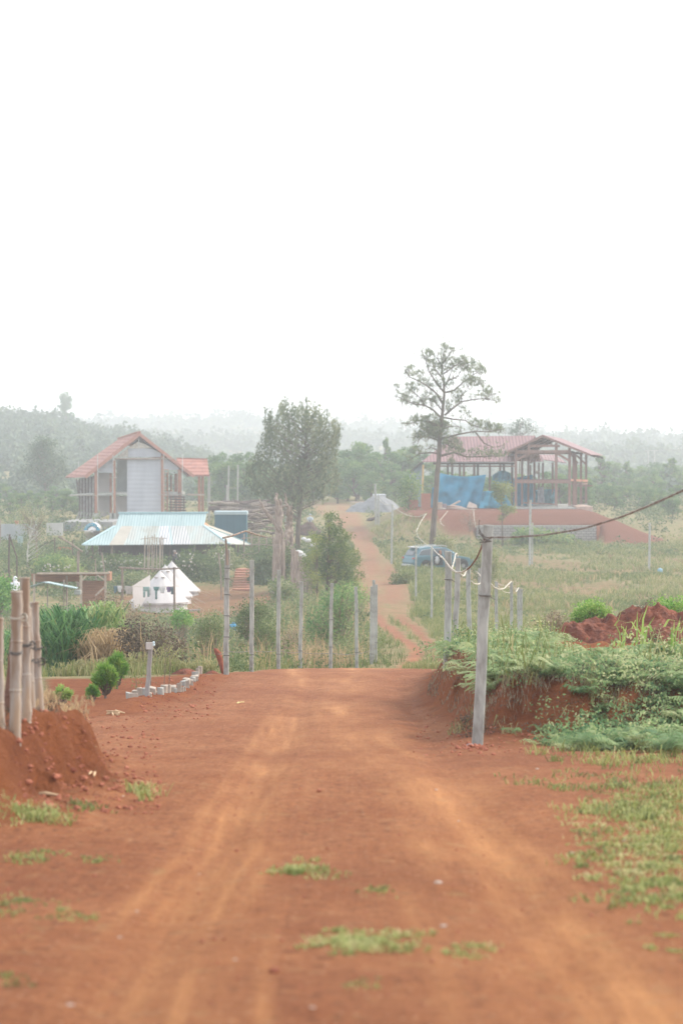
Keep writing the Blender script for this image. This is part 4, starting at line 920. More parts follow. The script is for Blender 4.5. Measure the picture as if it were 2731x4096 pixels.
# pole lashed on the tallest post, with a light beam going back
d0 = 39.6; mb = MB()
mb.tube([W(910,2260,d0-.09), W(907,2200,d0-.09), W(903,2155,d0-.09)], [.022,.02,.016], 7)
tag(mb.build('lashed_pole', PALEBARK, loc=W(910,2260,d0-.09)), 'thin weathered pole lashed upright to the top of the banded post', 'pole')
mb = MB(); mb.tube([W(892,2152,d0-.12), W(930,2143,d0+.1), W(965,2130,d0+.5), W(983,2124,d0+.8), W(1030,2140,d0+1.6), W(1066,2148,d0+2.2)], [.017,.016,.015,.016,.014,.009], 6)
tag(mb.build('crooked_branch', PALEBARK, loc=W(892,2152,d0-.12)), 'long crooked branch resting crosswise on top of the lashed pole', 'branch')
Rp = [((1904,2985),(1953,2100),21.8,'nearest big concrete post by the right bank, holding the cables',.092,(.7,)),
 ((1781,2830),(1795,2205),31,'second right-hand post with a wire band near its top',.086,(.83,)),
 ((1817,None),(1832,2232),35.5,'third post of the right-hand row, with white cable looped over its top',.078,()),
 ((1878,None),(1872,2270),43,'fourth right-hand post, paler and leaning left, below the cable sag',.08,()),
 ((1912,None),(1917,2273),49,'thin post half hidden left of the nearest big post',.06,()),
 ((1986,None),(1984,2326),58,'short post just right of the nearest big post, cables crossing it',.075,()),
 ((2046,None),(2044,2329),60,'post with a cable end tied on its top right of the nearest big post',.075,()),
 ((2072,None),(2073,2350),64,'left one of the last pair of right-hand posts',.07,()),((2083,None),(2083,2356),64.5,'right one of the last close pair of right-hand posts',.08,()),
 ((1726,None),(1726,2181),72+30,'thin post just in front of the open car door',.085,()),((1663,None),(1663,2188),125,'thin post standing in front of the tail of the car',.10,()),
 ((1565,None),(1569,2018),178,'thin post on the verge left of the tall pine trunk',.14,()),((1515,None),(1513,1980),215,'slim post in front of the white liquid tank',.16,()),
 ((1504,None),(1500,1935),222,'taller pale post beside the slim post before the white liquid tank',.2,()),
 ((2118,None),(2120,2000),178,'lone pale pole in front of the timber frame terrace',.16,()),((2595,None),(2597,2092),170,'lone thin post on the far right of the field',.14,()),
 ((2128,None),(2129,2090),180,'short stub stake right beside the lone pale pole',.08,())]
rp = []
for a, b, d, lab, w_, bd in Rp:
    o, t, ax = post(a, b, d, lab, 'concrete posts of the right-hand row' if d < 70 else None, w=w_, bands=bd); rp.append(t)
for (px, pb, pt, d, lab) in ((950,2010,1860,262,'tall thin grey pole left of the central pine'),(913,None,1862,258,'tall thin utility pole rising right of the orange roof'),(906,None,1940,256,'shorter pole left of the tall thin utility pole'),(1142,None,2010,190,'thin pole standing right beside the big pine trunk'),
      (1240,None,1960,150,'')) [:4]:
    post((px,None), (px+2,pt), d, lab, None, w=.16 if d > 200 else .12)
# ---- cables
def twist(name, path, r, mat, lab, turns=9, parent=None):
    path = [Vector(p) for p in path]; P2 = []
    for i in range(len(path)-1):
        for k in range(8): P2.append(path[i].lerp(path[i+1], k/8))
    P2.append(path[-1])
    for _ in range(3): P2 = [P2[0]]+[(P2[i-1]+P2[i]*2+P2[i+1])/4 for i in range(1, len(P2)-1)]+[P2[-1]]
    Q = []
    for i in range(len(P2)-1):
        for k in range(4): Q.append(P2[i].lerp(P2[i+1], k/4))
    Q.append(P2[-1]); mb = MB(); L_ = sum((Q[i+1]-Q[i]).length for i in range(len(Q)-1))
    for ph in (0, math.pi):
        pp = []
        for i, q in enumerate(Q):
            d_ = (Q[min(i+1,len(Q)-1)]-Q[max(i-1,0)]).normalized(); s = d_.cross(Vector((0,0,1))); s = s.normalized() if s.length > .1 else Vector((1,0,0)); u = s.cross(d_)
            a = ph+i/len(Q)*6.283*turns; pp.append(q+(s*math.cos(a)+u*math.sin(a))*r*.55)
        mb.tube(pp, r*.62, 6)
    o = mb.build(name, mat, loc=path[0]); return tag(o, lab, 'cable')
d = 21.8
twist('twisted_cable', [W(1940,2150,d-.1), W(2050,2149,d-.6), W(2180,2140,d-1.3), W(2330,2115,d-2.2), W(2480,2070,d-3.2), W(2620,2012,d-4.3), W(2790,1935,d-5.6)], .0085, P('grey_rusty_cable', (.30,.28,.25), (.14,.09,.07), sc=14, rough=.7), 'grey rusty twisted cable running from the nearest post up to the right edge', 46)
twist('twisted_cable', [W(1936,2156,21.7), W(1925,2190,22.6), W(1905,2235,24), W(1880,2268,26), W(1868,2278,26.8)], .0085, RUSTY, 'rust brown barbed cable sagging from the nearest post', 22)
twist('cable', [W(1868,2278,26.8), W(1850,2289,27.8), W(1825,2291,28.8), W(1800,2272,29.8), W(1784,2250,30.5), W(1770,2232,30.9)], .0105, PAINTC, 'thick white flecked cable hanging between the second post and the rusty cable', 10)
twist('cable', [W(1806,2276,29.7), W(1816,2240,32), W(1820,2217,34.5), W(1826,2212,35.3), W(1829,2226,35.4)], .009, PAINTC, 'short white cable looped over the top of the third right-hand post', 6)
twist('cable', [W(1840,2294,35), W(1850,2304,36), W(1857,2300,38), W(1862,2284,41), W(1868,2278,42.8)], .012, PAINTC, 'tiny white cable loop left of the leaning pale post', 4)
twist('cable', [W(1882,2322,43), W(1895,2334,45), W(1912,2337,47), W(1925,2328,48), W(1931,2318,48.6), W(1918,2300,48.8), W(1905,2286,49)], .013, PAINTC, 'cream cable drooping between the pale leaning post and the thin post', 5)
twist('cable', [W(1960,2332,52), W(1975,2348,55), W(1995,2357,57), W(2015,2354,58.5), W(2030,2338,59.5), W(2043,2326,60)], .016, PAINTC, 'cream cable sagging right of the nearest post to the cable-ended post', 6)
twist('cable', [W(2044,2326,60), W(2052,2352,61), W(2062,2368,62.5), W(2072,2352,63.8)], .015, PAINTC, 'small cream cable dip before the last pair of posts', 3)
twist('cable', [W(1979,2328,58), W(1995,2350,60), W(2015,2368,62), W(2040,2371,63.5)], .009, PAINTC, 'thin pale cord hanging under the cream cable at the short post', 3)
twist('cable', [W(1768,2230,31), W(1745,2212,60), W(1728,2190,100), W(1700,2175,110), W(1672,2150,123), W(1664,2125,125)], .012, PAINTC, 'long pale cord running from the second right-hand post up past the car', 6)
twist('cable', [W(1664,2125,125), W(1680,2090,140), W(1703,2055,150)], .02, PAINTC, 'bright pale cable rising to the loose cable end left of the pine', 3)
twist('cable', [W(1703,2055,150), W(1680,2066,160), W(1650,2066,168), W(1620,2058,172), W(1590,2040,176), W(1568,2018,178), W(1545,2020,200), W(1528,2010,210), W(1512,1992,215)], .02, PAINTC, 'pale cable draped over the verge posts towards the liquid tank', 6)
mb = MB(); rt = W(1936,2156,21.66)
for a, b in ((0,0),(.02,.03)): mb.tube([rt+Vector((-.05,0,.06+a)), rt+Vector((0,-.03,a)), rt+Vector((.06,-.02,-.02+b)), rt+Vector((0,.02,-.03)), rt+Vector((-.04,0,-.03+b))], .006, 5)
mb.tube([rt+Vector((-.01,0,.02)), rt+Vector((-.05,0,.10)), rt+Vector((-.045,0,.17))], .004, 5)
tag(mb.build('tie_wire', WIRE, loc=rt), 'dark wire knot tying the cables to the nearest concrete post', 'wire')
for px, py, d in ((1935,2110,21.66),): pass

# ================================================================ bamboo stakes at the left bank
def stake(b, t, d, r, lab, notch=True, mat=None):
    bb = W(b[0], b[1], d); tt = W(t[0], t[1], d); root = thing('bamboo_stake', lab, 'stake', bb, 'bamboo stakes on the left bank')
    bb2 = Vector((bb.x, bb.y, bb.z))-(tt-bb).normalized()*.25; path = []; rr = []; n = 14
    for i in range(n+1):
        path.append(bb2.lerp(tt, i/n)+Vector((rs.normal()*.002, 0, 0))); rr.append(r*(1+.03*rs.normal())*(1.06-.08*i/n))
        if i % 4 == 2: path.append(path[-1]+(tt-bb).normalized()*.006); rr.append(r*1.13); path.append(path[-1]+(tt-bb).normalized()*.008); rr.append(r*1.0)
    MB().tube(path, rr, 14).build('cane', mat or BAMBOO, root, smooth=False)
    return root
def wrap(root, px, py, d, r, n=2, tail=True, knot=False, mat=None):
    c = W(px, py, d); mb = MB()
    for k in range(n):
        mb.tube([c+Vector((math.cos(a)*r*1.08, math.sin(a)*r*1.08, .006*k+.008*math.sin(a))) for a in np.linspace(0, 6.283, 15)], .0035, 5, False)
    if knot:
        mb.tube([c+Vector((r+.01+math.cos(a)*.02, -.01, math.sin(a)*.022)) for a in np.linspace(0, 9, 14)], .006, 5)
    if tail: mb.tube([c+Vector((r,-.02,0)), c+Vector((r+.03,-.02,.01)), c+Vector((r+.035,-.02,-.04))], .004, 5)
    mb.build('wire_tie', mat or WIRE, root)
sA = stake((63,2895),(70,2373), 14.6, .034, 'fattest nearest bamboo stake of the left cluster, bound with wire')
wrap(sA, 68, 2470, 14.6, .034, 2, True, True, PAINTC); wrap(sA, 66, 2612, 14.6, .034, 3, False)
sB = stake((108,2830),(101,2318), 15.0, .030, 'tallest bamboo stake of the left cluster, square-topped'); wrap(sB, 106, 2580, 15, .030, 3, True, True)
sC = stake((126,2790),(116,2440), 15.3, .022, 'slimmer pale stake behind the tallest bamboo stake'); wrap(sC, 121, 2640, 15.3, .024, 2, True)
sD = stake((158,2790),(138,2416), 15.6, .028, 'right-hand bamboo stake leaning inward in the left cluster'); wrap(sD, 150, 2592, 15.6, .028, 2, True); wrap(sD, 146, 2645, 15.6, .028, 2, True, True)
sE = stake((26,2860),(72,2480), 15.3, .030, 'dark slanting stake behind the fattest bamboo stake', mat=P('dark_bamboo', (.22,.12,.08), (.15,.08,.06), sc=5))
sF = stake((2,2900),(-4,2480), 14.4, .028, 'bamboo stake cut off by the left picture edge')

# ================================================================ leaning stake, rubble edging, pines in the bed
root, t, ax = post((585,2822),(601,2592), 30.2, 'leaning grey wooden stake with a white insulator board beside the rubble edging', None, w=.055, mat=P('grey_stake', (.36,.35,.34), (.25,.24,.23), sc=8), name='stake')
p = W(596,2583,30.12); MB().box(p.x-.035, p.x+.055, p.y-.03, p.y-.004, p.z-.045, p.z+.045).build('board', P('grey_board', (.55,.52,.50), (.42,.40,.38), sc=8), root, bevel=.004)
p = W(616,2578,30.1); MB().lathe((p.x,p.y,p.z-.02), [(.006,0),(.014,.005),(.016,.02),(.010,.03),(.014,.04),(.012,.055),(.004,.06)], 12).build('insulator', P('pale_blue_glass', (.6,.75,.8), (.5,.68,.75), rough=.3), root)
rub = [(520,2815,34,26,30.3),(541,2808,26,34,30.6),(530,2832,42,16,30.0),(558,2812,22,36,30.5),(577,2818,16,28,30.5),(604,2812,38,36,30.7),(598,2825,16,20,30.3),(622,2815,12,14,30.8),(641,2812,26,26,30.9),
  (655,2800,26,34,31.3),(673,2800,20,30,31.5),(690,2795,28,28,31.8),(702,2805,12,18,31.7),(715,2795,20,34,32),(728,2795,12,22,32.2),(738,2792,10,18,32.4),(738,2770,30,24,33.4),(750,2780,16,30,33),
  (745,2750,30,22,34),(764,2755,18,24,34.2),(770,2732,22,18,34.8),(776,2745,12,24,35),(778,2716,28,20,35.6),(786,2730,10,24,35.8),(780,2700,26,24,36.6),(790,2705,14,28,36.9),(800,2702,16,30,37.5)]
for i, (px, py, wp, hp, d) in enumerate(rub):
    g = G(px, d); s = d/F; wq, hq = wp*s, hp*s
    mb = MB().rock((g.x, g.y, g.z+hq*.38), 1, (wq*.62, wq*.5, hq*.75), seed=i, jag=.16)
    mb2 = MB(); a = random.uniform(-.35, .35); ca_, sa_ = math.cos(a), math.sin(a); pts = []
    for z in (-.15, 1):
        for x, y in ((-.5,-.4),(.5,-.4),(.5,.4),(-.5,.4)):
            xx, yy = x*wq*random.uniform(.85, 1.1), y*wq*random.uniform(.9, 1.2); pts.append((g.x+xx*ca_-yy*sa_, g.y+xx*sa_+yy*ca_, g.z+hq*z*random.uniform(.85, 1.1)+(xx*.3*random.uniform(-1,1))))
    mb2.hexa(pts); o = mb2.build('rubble_block', STONE if i % 4 else CONC, loc=g, bevel=.008)
    tag(o, 'broken pale concrete block in the ragged edging of the planting bed', 'rubble', 'broken blocks edging the planting bed')
def ypine(px, d, H, wp, nst, lab, t0):
    g = G(px, d, -.02); root = thing('young_pine', lab, 'tree', g); mb = MB(); T = []; s = wp*d/F/2
    MB().tube([g, g+Vector((.01,0,H*.5)), g+Vector((0,0,H*.85))], [.018,.012,.006], 6).build('trunk', BARK, root)
    VF = []; TT = []
    for i in range(nst):
        a = rs.rand()*6.283; f = rs.rand()**.6; r = s*f*.8; b = g+Vector((r*.5*math.cos(a), r*.5*math.sin(a), H*(.15+.2*rs.rand()))); zt = H*(1-.45*f*f)*(.85+.15*rs.rand())
        tip = g+Vector((r*math.cos(a)*1.1, r*math.sin(a)*1.1, zt)); mb.tube([g+Vector((0,0,H*.12)), b, tip], [.009,.007,.004], 5, False)
        k = 90; u = .25+.75*rs.rand(k)**.8; C = np.array(b)[None]+(np.array(tip)-np.array(b))[None]*u[:, None]
        sdir = np.array((tip-b).normalized()); D = unit(rs.normal(size=(k, 3))*.62+sdir[None]*.95); l_ = (.085+.03*rs.rand(k))[:, None]*(H/.55)**.5; tt = unit(np.cross(D, rdir(k))); m = C+D*l_*.5
        VF.append(np.stack([C, m+tt*.006, C+D*l_, m-tt*.006], 1).reshape(-1, 3)); TT.append(np.clip(t0+.35*(u-.6)+.1*rs.normal(size=k)+.1*rs.normal(), 0, 1))
    mb.build('limb', BARK, root); V = np.concatenate(VF); mk('crown', V, np.arange(len(V)).reshape(-1, 4), L_bright, tint=np.clip(np.concatenate(TT)+.26, 0, 1), parent=root); return root
ypine(420, 31.6, .50, 104, 26, 'front larger bushy young pine in the red planting bed', .32)
ypine(467, 34.5, .54, 92, 24, 'back tall bushy young pine right behind the larger one', .22)
ypine(371, 30.6, .22, 56, 11, 'smallest round young pine left of the larger one', .2)
ypine(250, 30, .25, 80, 11, 'young pine half hidden behind the top of the left bank', .5)
for px, d, h, lab in ((655,34.5,.75,'spindly seedling tied to a stick inside the planting bed, left one'),(675,33.8,.62,'spindly seedling in the planting bed, right one'),(598,32.5,.45,'thin dry seedling just right of the leaning stake foot'),(540,33,.25,'tiny pale-leaved seedling left of the leaning stake')):
    g = G(px, d); root = thing('seedling', lab, 'plant', g); MB().tube([g, g+Vector((.02,0,h*.5)), g+Vector((.0,.02,h))], [.006,.005,.003], 5).build('stem', TWIG, root)
    C = np.array(g)[None]+np.stack([rs.normal(size=60)*.06, rs.normal(size=60)*.05, h*(.35+.65*rs.rand(60))], 1); v, f = leaves(C, .035, .35); mk('foliage', v, f, L_grass, tint=np.clip(.5+.2*rs.normal(size=60), 0, 1), parent=root)
# loose stuff lying about
def litter(name, lab, cat, px, py, size, mat, seed, sq=(1,.7,.45), gp=None):
    d = 9.
    d = float(p2g([px], [py])[0][1])
    g = G(px, d, size*.2); tag(MB().rock(g, size, sq, seed=seed).build(name, mat, loc=g, smooth=False), lab, cat, gp); return g
PEB = P('pebble', (.55,.45,.38), (.38,.28,.22), sc=20)
for i, (px, py, s, lab) in enumerate(((1775,3715,.020,'round white pebble beside the centre grass patch'),(1755,3540,.028,'flat cream stone right of the small grass tuft in the wheel track'),(1745,3165,.020,'pale pebble on the road before the right bank'),
     (545,3655,.011,'small white pebble on the left half of the road'),(940,3850,.012,'small cream stone left of the centre grass patch'),(1250,4045,.013,'white pebble at the bottom picture edge'),(275,4035,.016,'pinkish pebble in the bottom left corner'),
     (475,3760,.012,'light stone on the left road edge low down'),(1835,3290,.012,'grey-white pebble on the right wheel track'),(490,3190,.014,'white stone near the weed on the left of the road'),(2290,3420,.02,'white stone at the edge of the right grass'),
     (2500,3370,.016,'white stone in the right grass patch'),(795,3505,.012,'flat pale stone in the left wheel track'),(1880,2985,.05,'grey-brown stone at the foot of the nearest post'),(2150,3080,.02,'pale stone left of the drooping fern'))):
    litter('pebble', lab, 'stone', px, py, s*.7, PEB if i != 13 else GRAVEL, i+40)
for i, (px, py, s) in enumerate(((285,3120,.03),(455,2855,.02),(470,2870,.02),(520,2990,.025),(490,2955,.03),(455,3000,.02),(700,2870,.02),(620,2830,.03),(1095,3900,.02),(760,3480,.01))): litter('soil_clod', ['dark red clod under the left bank','red clod left of the dry sticks','red clod right of the dry sticks','crumbled clod on the left road edge','large clod on the left road edge','flat clod left of the road edge','small clod below the rubble edging','round clod at the foot of the rubble edging','reddish lump at the bottom centre of the road','tiny clod in the left wheel track'][i], 'clod', px, py, s, P('clod', (.30,.10,.06), (.2,.07,.04), sc=20), i+70, (1,.8,.6))
def sticks(name, lab, cat, px, py, n, L_, r, mat, seed):
    d = 9.; q = random.Random(seed)
    d = float(p2g([px], [py])[0][1])
    g = G(px, d, r); mb = MB()
    for i in range(n):
        a = q.uniform(-.6, .6) if n == 1 else q.uniform(0, 3.14); c = g+Vector((q.uniform(-1,1)*L_*.25, q.uniform(-1,1)*L_*.2, q.uniform(0, r*2 if n > 1 else 0))); v = Vector((math.cos(a), math.sin(a), q.uniform(0,.25) if n > 1 else 0))*L_*.5
        mb.tube([c-v, c+Vector((0,0,r*.6)), c+v], [r*.6,r,r*.5], 7)
    return tag(mb.build(name, mat, loc=g), lab, cat)
STRAW = P('straw_coloured', (.62,.45,.28), (.45,.32,.2), sc=10)
sticks('stick', 'pale broken stick lying below the left bank', 'stick', 178, 3190, 1, .17, .012, STRAW, 3)
sticks('dry_sticks', 'small heap of pale dry roots on the left road edge', 'debris', 462, 2862, 7, .15, .012, STRAW, 5)
sticks('dry_leaf', 'curled yellow dry leaf on the road at the junction', 'leaf', 952, 2816, 3, .12, .006, P('yellow_leaf', (.75,.62,.3), (.6,.5,.25), sc=10), 8)
sticks('stick', 'short pale stick and bark under the left bank end', 'stick', 365, 3010, 2, .1, .009, STRAW, 9)
# clods: many, nobody could count them
mb = []; q = np.random.RandomState(11); pts = []
pts += [(px, y) for px, y in zip(q.uniform(60, 640, 620), q.uniform(2860, 3260, 620))]
pts += [(px, y) for px, y in zip(q.uniform(1640, 2150, 160), q.uniform(2860, 3030, 160))]+[(px, y) for px, y in zip(q.uniform(560, 860, 330), q.uniform(2700, 2880, 330))]
pts += [(px, y) for px, y in zip(1904+q.normal(size=90)*45, 2990+q.normal(size=90)*8)]
pts += [(px, y) for px, y in zip(q.uniform(0, 2731, 420), q.uniform(2950, 4050, 420))]
m_ = MB(); CL = P('soil_crumb', (.40,.15,.09), (.27,.09,.05), sc=30)
PG = p2g([p[0] for p in pts], [p[1] for p in pts], 4, 45)
for i, g in enumerate(PG):
    s = abs(q.normal())*.008+.004
    if i > 1200: s *= .4
    m_.rock((g[0], g[1], g[2]+s*.3), s, (1,1,.7), seed=i, jag=.3)
tag(m_.build('soil_crumbs', CL), kind='stuff')
# red soil mound by the right edge
def mound(name, lab, cat, cx, d, rx, ry, H, mat, peaks, res=90, rough=.06, seed=1, flat=False):
    c = G(cx, d); xs = np.linspace(-1.15, 1.15, res); X_, Y_ = np.meshgrid(xs, xs, indexing='ij'); wx, wy = c.x+X_*rx, c.y+Y_*ry
    base = height(wx, wy); hh = np.zeros_like(X_)
    for (ax_, ay, pr, ph) in peaks: hh = np.maximum(hh, ph*np.clip(1-np.hypot((X_-ax_)/pr, (Y_-ay)/pr)**1.9, 0, 1))
    nz = fbm(wx*3+seed, wy*3, 4)*2+fbm(wx*11, wy*11+seed, 3)
    z = base-.04+H*hh+rough*nz*ss(0, .15, hh)
    i = np.arange(res*res).reshape(res, res); f = np.stack([i[:-1,:-1], i[1:,:-1], i[1:,1:], i[:-1,1:]], -1).reshape(-1, 4)
    return tag(mk(name, np.stack([wx, wy, z], -1).reshape(-1, 3), f, mat, loc=c, smooth=True), lab, cat)
REDS = P('red_soil', (.21,.065,.035), (.11,.035,.022), sc=5, bump=.06, bsc=14, c3=(.16,.05,.028))
mound('soil_mound', 'heap of dark red loose soil on the right above the bank', 'soil mound', 2575, 35.2, 1.35, 1.2, .62, REDS, [(-.45,.1,.55,.85),(-.1,.2,.6,.95),(.15,.1,.5,1.0),(.55,.1,.6,.85),(.9,0,.5,.75),(-.75,-.1,.4,.5),(0,-.4,.7,.6)], 150, .15)
mound('soil_mound', 'low reddish earth lump in the weeds left of the banded post', 'soil mound', 745, 40.6, .32, .3, .14, REDS, [(0,0,.9,1),(.4,0,.5,.7)], 50, .05, 5)
mound('soil_mound', 'red earth heap beside the curled red sheet at the banded post', 'soil mound', 845, 40.3, .18, .2, .10, REDS, [(0,0,.9,1)], 40, .04, 6)
GRV = mound('gravel_heap', 'large blue-grey gravel heap at the end of the road', 'gravel heap', 1490, 258, 3.1, 2.6, 1.75, GRAVEL, [(.2,0,.85,1.0),(-.35,0,.6,.6),(.6,.1,.45,.6)], 90, .15, 3)
mound('root_pile', 'dark brown pile of pulled roots on the road side near the big pine', 'root pile', 1240, 215, 1.25, 1.0, 1.2, P('root_brown', (.13,.08,.06), (.07,.045,.035), sc=3, bump=.1, bsc=5), [(0,0,.95,1),(-.5,0,.5,.7)], 60, .25, 4)
# reddish sheet/bark standing behind the banded post
p = G(884, 40.2); pts = []
mb = MB(); prof = [(.02,0,.02),(.005,.12,.035),(-.02,.25,.05),(-.06,.36,.055),(-.10,.42,.03)]
for (x, z, hw) in prof: mb.V += [(p.x+x-hw, p.y, p.z+z), (p.x+x, p.y-.02, p.z+z), (p.x+x+hw, p.y, p.z+z), (p.x+x, p.y+.015, p.z+z)]
for i in range(4):
    for k in range(4): k2 = (k+1) % 4; mb.F.append((i*4+k, i*4+k2, i*4+4+k2, i*4+4+k))
mb.F += [(3,2,1,0), (16,17,18,19)]
tag(mb.build('dead_palm_sheath', P('sheath', (.30,.10,.06), (.22,.07,.05), sc=12), loc=p, smooth=True), 'curled red-brown dead sheath standing against the banded post', 'dead leaf')
p = G(935, 110, .30); mb = MB().lathe(p, [(.02,-.28),(.17,-.22),(.24,-.08),(.25,.04),(.2,.18),(.08,.24),(.02,.25)], 18)
root = thing('plastic_barrel', 'round bright blue plastic barrel in the scrub below the steps', 'barrel', p); mb.build('body', P('blue_plastic', (.03,.30,.55), (.03,.25,.48), rough=.4), root, smooth=True); MB().lathe((p.x,p.y,p.z+.22), [(.09,0),(.09,.06),(.02,.07)], 14).build('cap', P('blue_cap', (.04,.2,.4)), root)
# ================================================================ orange-roofed house
def slabp(pts, t): return MB().slab(pts, t)
q2 = lambda x, y: (x/1.96+200, y/1.96+1700)
def W2(x, y, d): return W(*q2(x, y), d)
def rect(x0, y0, x1, y1, d, th, d2=None):
    "upright box whose front face covers crop2 rectangle at distance d"
    a = W2(x0, y1, d); b = W2(x1, y0, d); return MB().box(a.x, b.x, d, d+th, a.z, b.z)
D = 240.; base = G(510, D)
H_ = thing('timber_house', 'two storey house with orange tiled gable roof and pale panelled end wall', 'house', base)
gz = base.z-.3
# depth vector of the long side
def L2(x, y, d): return W2(x, y, d)
rb, re = L2(540,122,250), L2(125,416,251); ra, rf = L2(703,70,D-.5), L2(278,410,D-.7); rr_ = L2(1130,404,D-.6)
rrb = Vector((rr_.x-1.6, 251, rr_.z+.05))
roof = MB(); roof.slab([ra, rb, re, rf], (0,0,.16)); roof.slab([ra, rr_, rrb, rb], (0,0,.16))
ro = roof.build('roof', TILE, H_)
mb = MB(); mb.bar(ra+Vector((0,0,.2)), rb+Vector((0,0,.2)), .28, .16); mb.build('ridge_cap', P('ridge_tile', (.34,.15,.11), (.26,.12,.09), sc=4), ro)
mb = MB(); mb.bar(ra+Vector((0,-.05,0)), rf+Vector((0,-.05,0)), .14, .34, up=(0,0,1)); mb.bar(ra+Vector((0,-.05,0)), rr_+Vector((0,-.05,0)), .14, .3); mb.build('barge_board', P('barge', (.42,.20,.15), (.34,.16,.12), sc=3), ro)
# end wall panels
def panel(name, pts, d, mat, th=.12): 
    P3 = [W2(x, y, d) for x, y in pts]; return slabp(P3, (0,th,0)).build(name, mat, H_)
panel('wall_panel', [(606,262),(870,262),(870,745),(606,745)], D, PLASTER)
panel('gable_panel', [(614,186),(740,182),(800,186),(872,222),(872,250),(614,250)], D, PLASTER)
panel('gable_plaster', [(525,250),(612,182),(690,130),(745,150),(800,180),(614,184),(612,250)], D+.06, P('old_plaster', (.62,.58,.52), (.45,.41,.36), sc=6))
panel('eave_panel', [(385,374),(385,322),(497,262),(497,374)], D, PLASTER); panel('eave_panel', [(897,258),(915,262),(1010,338),(1008,352),(897,352)], D, PLASTER)
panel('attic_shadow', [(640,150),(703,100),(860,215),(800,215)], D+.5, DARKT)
# inner walls set back
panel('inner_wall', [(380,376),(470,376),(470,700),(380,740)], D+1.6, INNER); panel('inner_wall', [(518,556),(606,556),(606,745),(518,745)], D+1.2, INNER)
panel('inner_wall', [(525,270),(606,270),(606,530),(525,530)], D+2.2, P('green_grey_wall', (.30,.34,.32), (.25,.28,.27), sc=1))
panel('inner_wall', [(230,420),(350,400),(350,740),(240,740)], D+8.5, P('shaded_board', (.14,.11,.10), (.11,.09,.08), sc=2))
# floor slab, beams
for x0, x1, y0, y1 in ((378,492,529,552),(520,606,527,547),(893,1030,528,552)): rect(x0, y0, x1, y1, D-.1, 5.5).build('floor_slab', CONC, H_)
rect(505, 257, 900, 270, D-.25, .14).build('tie_beam', TIMBER, H_)
# main columns
for x, w_, y0, y1, d in ((362,22,345,700,D-.2),(505,20,275,700,D-.2),(881,18,240,745,D-.2),(1018,26,350,745,D-.1),(988,22,380,745,D+3),(950,14,390,745,D+5),(478,16,378,700,D+1.4),(920,12,380,745,D+4)):
    rect(x-w_/2, y0, x+w_/2, y1, d, .24).build('column', REDWOOD, H_)
for x in (362,505,484,880): a = W2(x, 770, D-.3); MB().box(a.x-.22, a.x+.22, D-.3, D+.1, hz(a.x, D)-.2, W2(0, 690, D).z).build('plinth', CONC, H_)
# slatted long side
c0, c1 = W2(352,0,D+.4), W2(233,0,D+9.2)
for k in range(11):
    t = k/10; x = c0.x+(c1.x-c0.x)*t; y = D+.6+8.6*t; zt = W2(0,405,D).z*(1-t)+W2(0,422,251).z*t
    MB().box(x-.10, x+.04, y, y+.12, hz(x, y)-.1, zt).build('stud', P('grey_stud%d' % k, (.36,.35,.35), (.22,.20,.19), sc=3) if k % 2 else DARKT, H_)
mb = MB(); mb.bar((c0.x,D+.5,W2(0,540,D).z), (c1.x-.9,D+9.4,W2(0,550,250).z), .22, .2); mb.build('side_rail', CONC, H_)
for k in range(6): x = c0.x-.2-.4*k; mb = MB().bar((x-.2,D+.2+k,hz(x, D)-.1), (x+.1,D+.3+k,W2(0,690,D).z), .14); mb.build('prop', CONC, H_)
MB().bar(W2(225,560,249), W2(210,420,249), .12).bar(W2(262,540,248), W2(210,430,249), .1).build('brace', DARKT, H_)
# scaffold
SC = thing('scaffold', 'thin steel scaffold poles and ladder against the orange-roofed house', 'scaffold', G(600, D-.8))
mb = MB()
for x, y0, y1 in ((376,232,670),(893,228,690),(1040,225,690),(496,235,690),(697,110,200),(226,285,330)): MB().tube([W2(x, y0, D-.8), W2(x, y1, D-.8)], .035, 6).build('upright', STEEL, SC)
mb = MB()
BRD = P('scaffold_board', (.42,.38,.33), (.3,.26,.22), sc=4)
for x0, x1, y in ((480,1000,262),(460,530,413),(385,400,420),(150,400,552),(850,1210,545)): MB().tube([W2(x0, y, D-.85), W2(x1, y, D-.85)], .035, 6).build('rail', BRD, SC)
mb = MB()
for y in range(350, 690, 26): mb.tube([W2(896, y, D-.9), W2(928, y, D-.9)], .03, 5)
mb.tube([W2(896,345,D-.9), W2(896,690,D-.9)], .03, 5); mb.tube([W2(928,345,D-.9), W2(926,690,D-.9)], .03, 5); mb.build('ladder', REDWOOD, SC)
STK = thing('board_stack', 'dark boards laid crosswise on the house terrace behind the mint roof', 'planks', G(715, D-1.2))
for k in range(7): y = 562+k*21; MB().bar(W2(935+(k%2)*6, y, D-1.2), W2(1060+(k%3)*5, y+3, D-1.1), .12, .16).build('board', DARKT, STK)
for x in (945, 990, 1050): MB().bar(W2(x, 690, D-1.0), W2(x, 560, D-1.0), .1).build('rack_post', DARKT, STK)
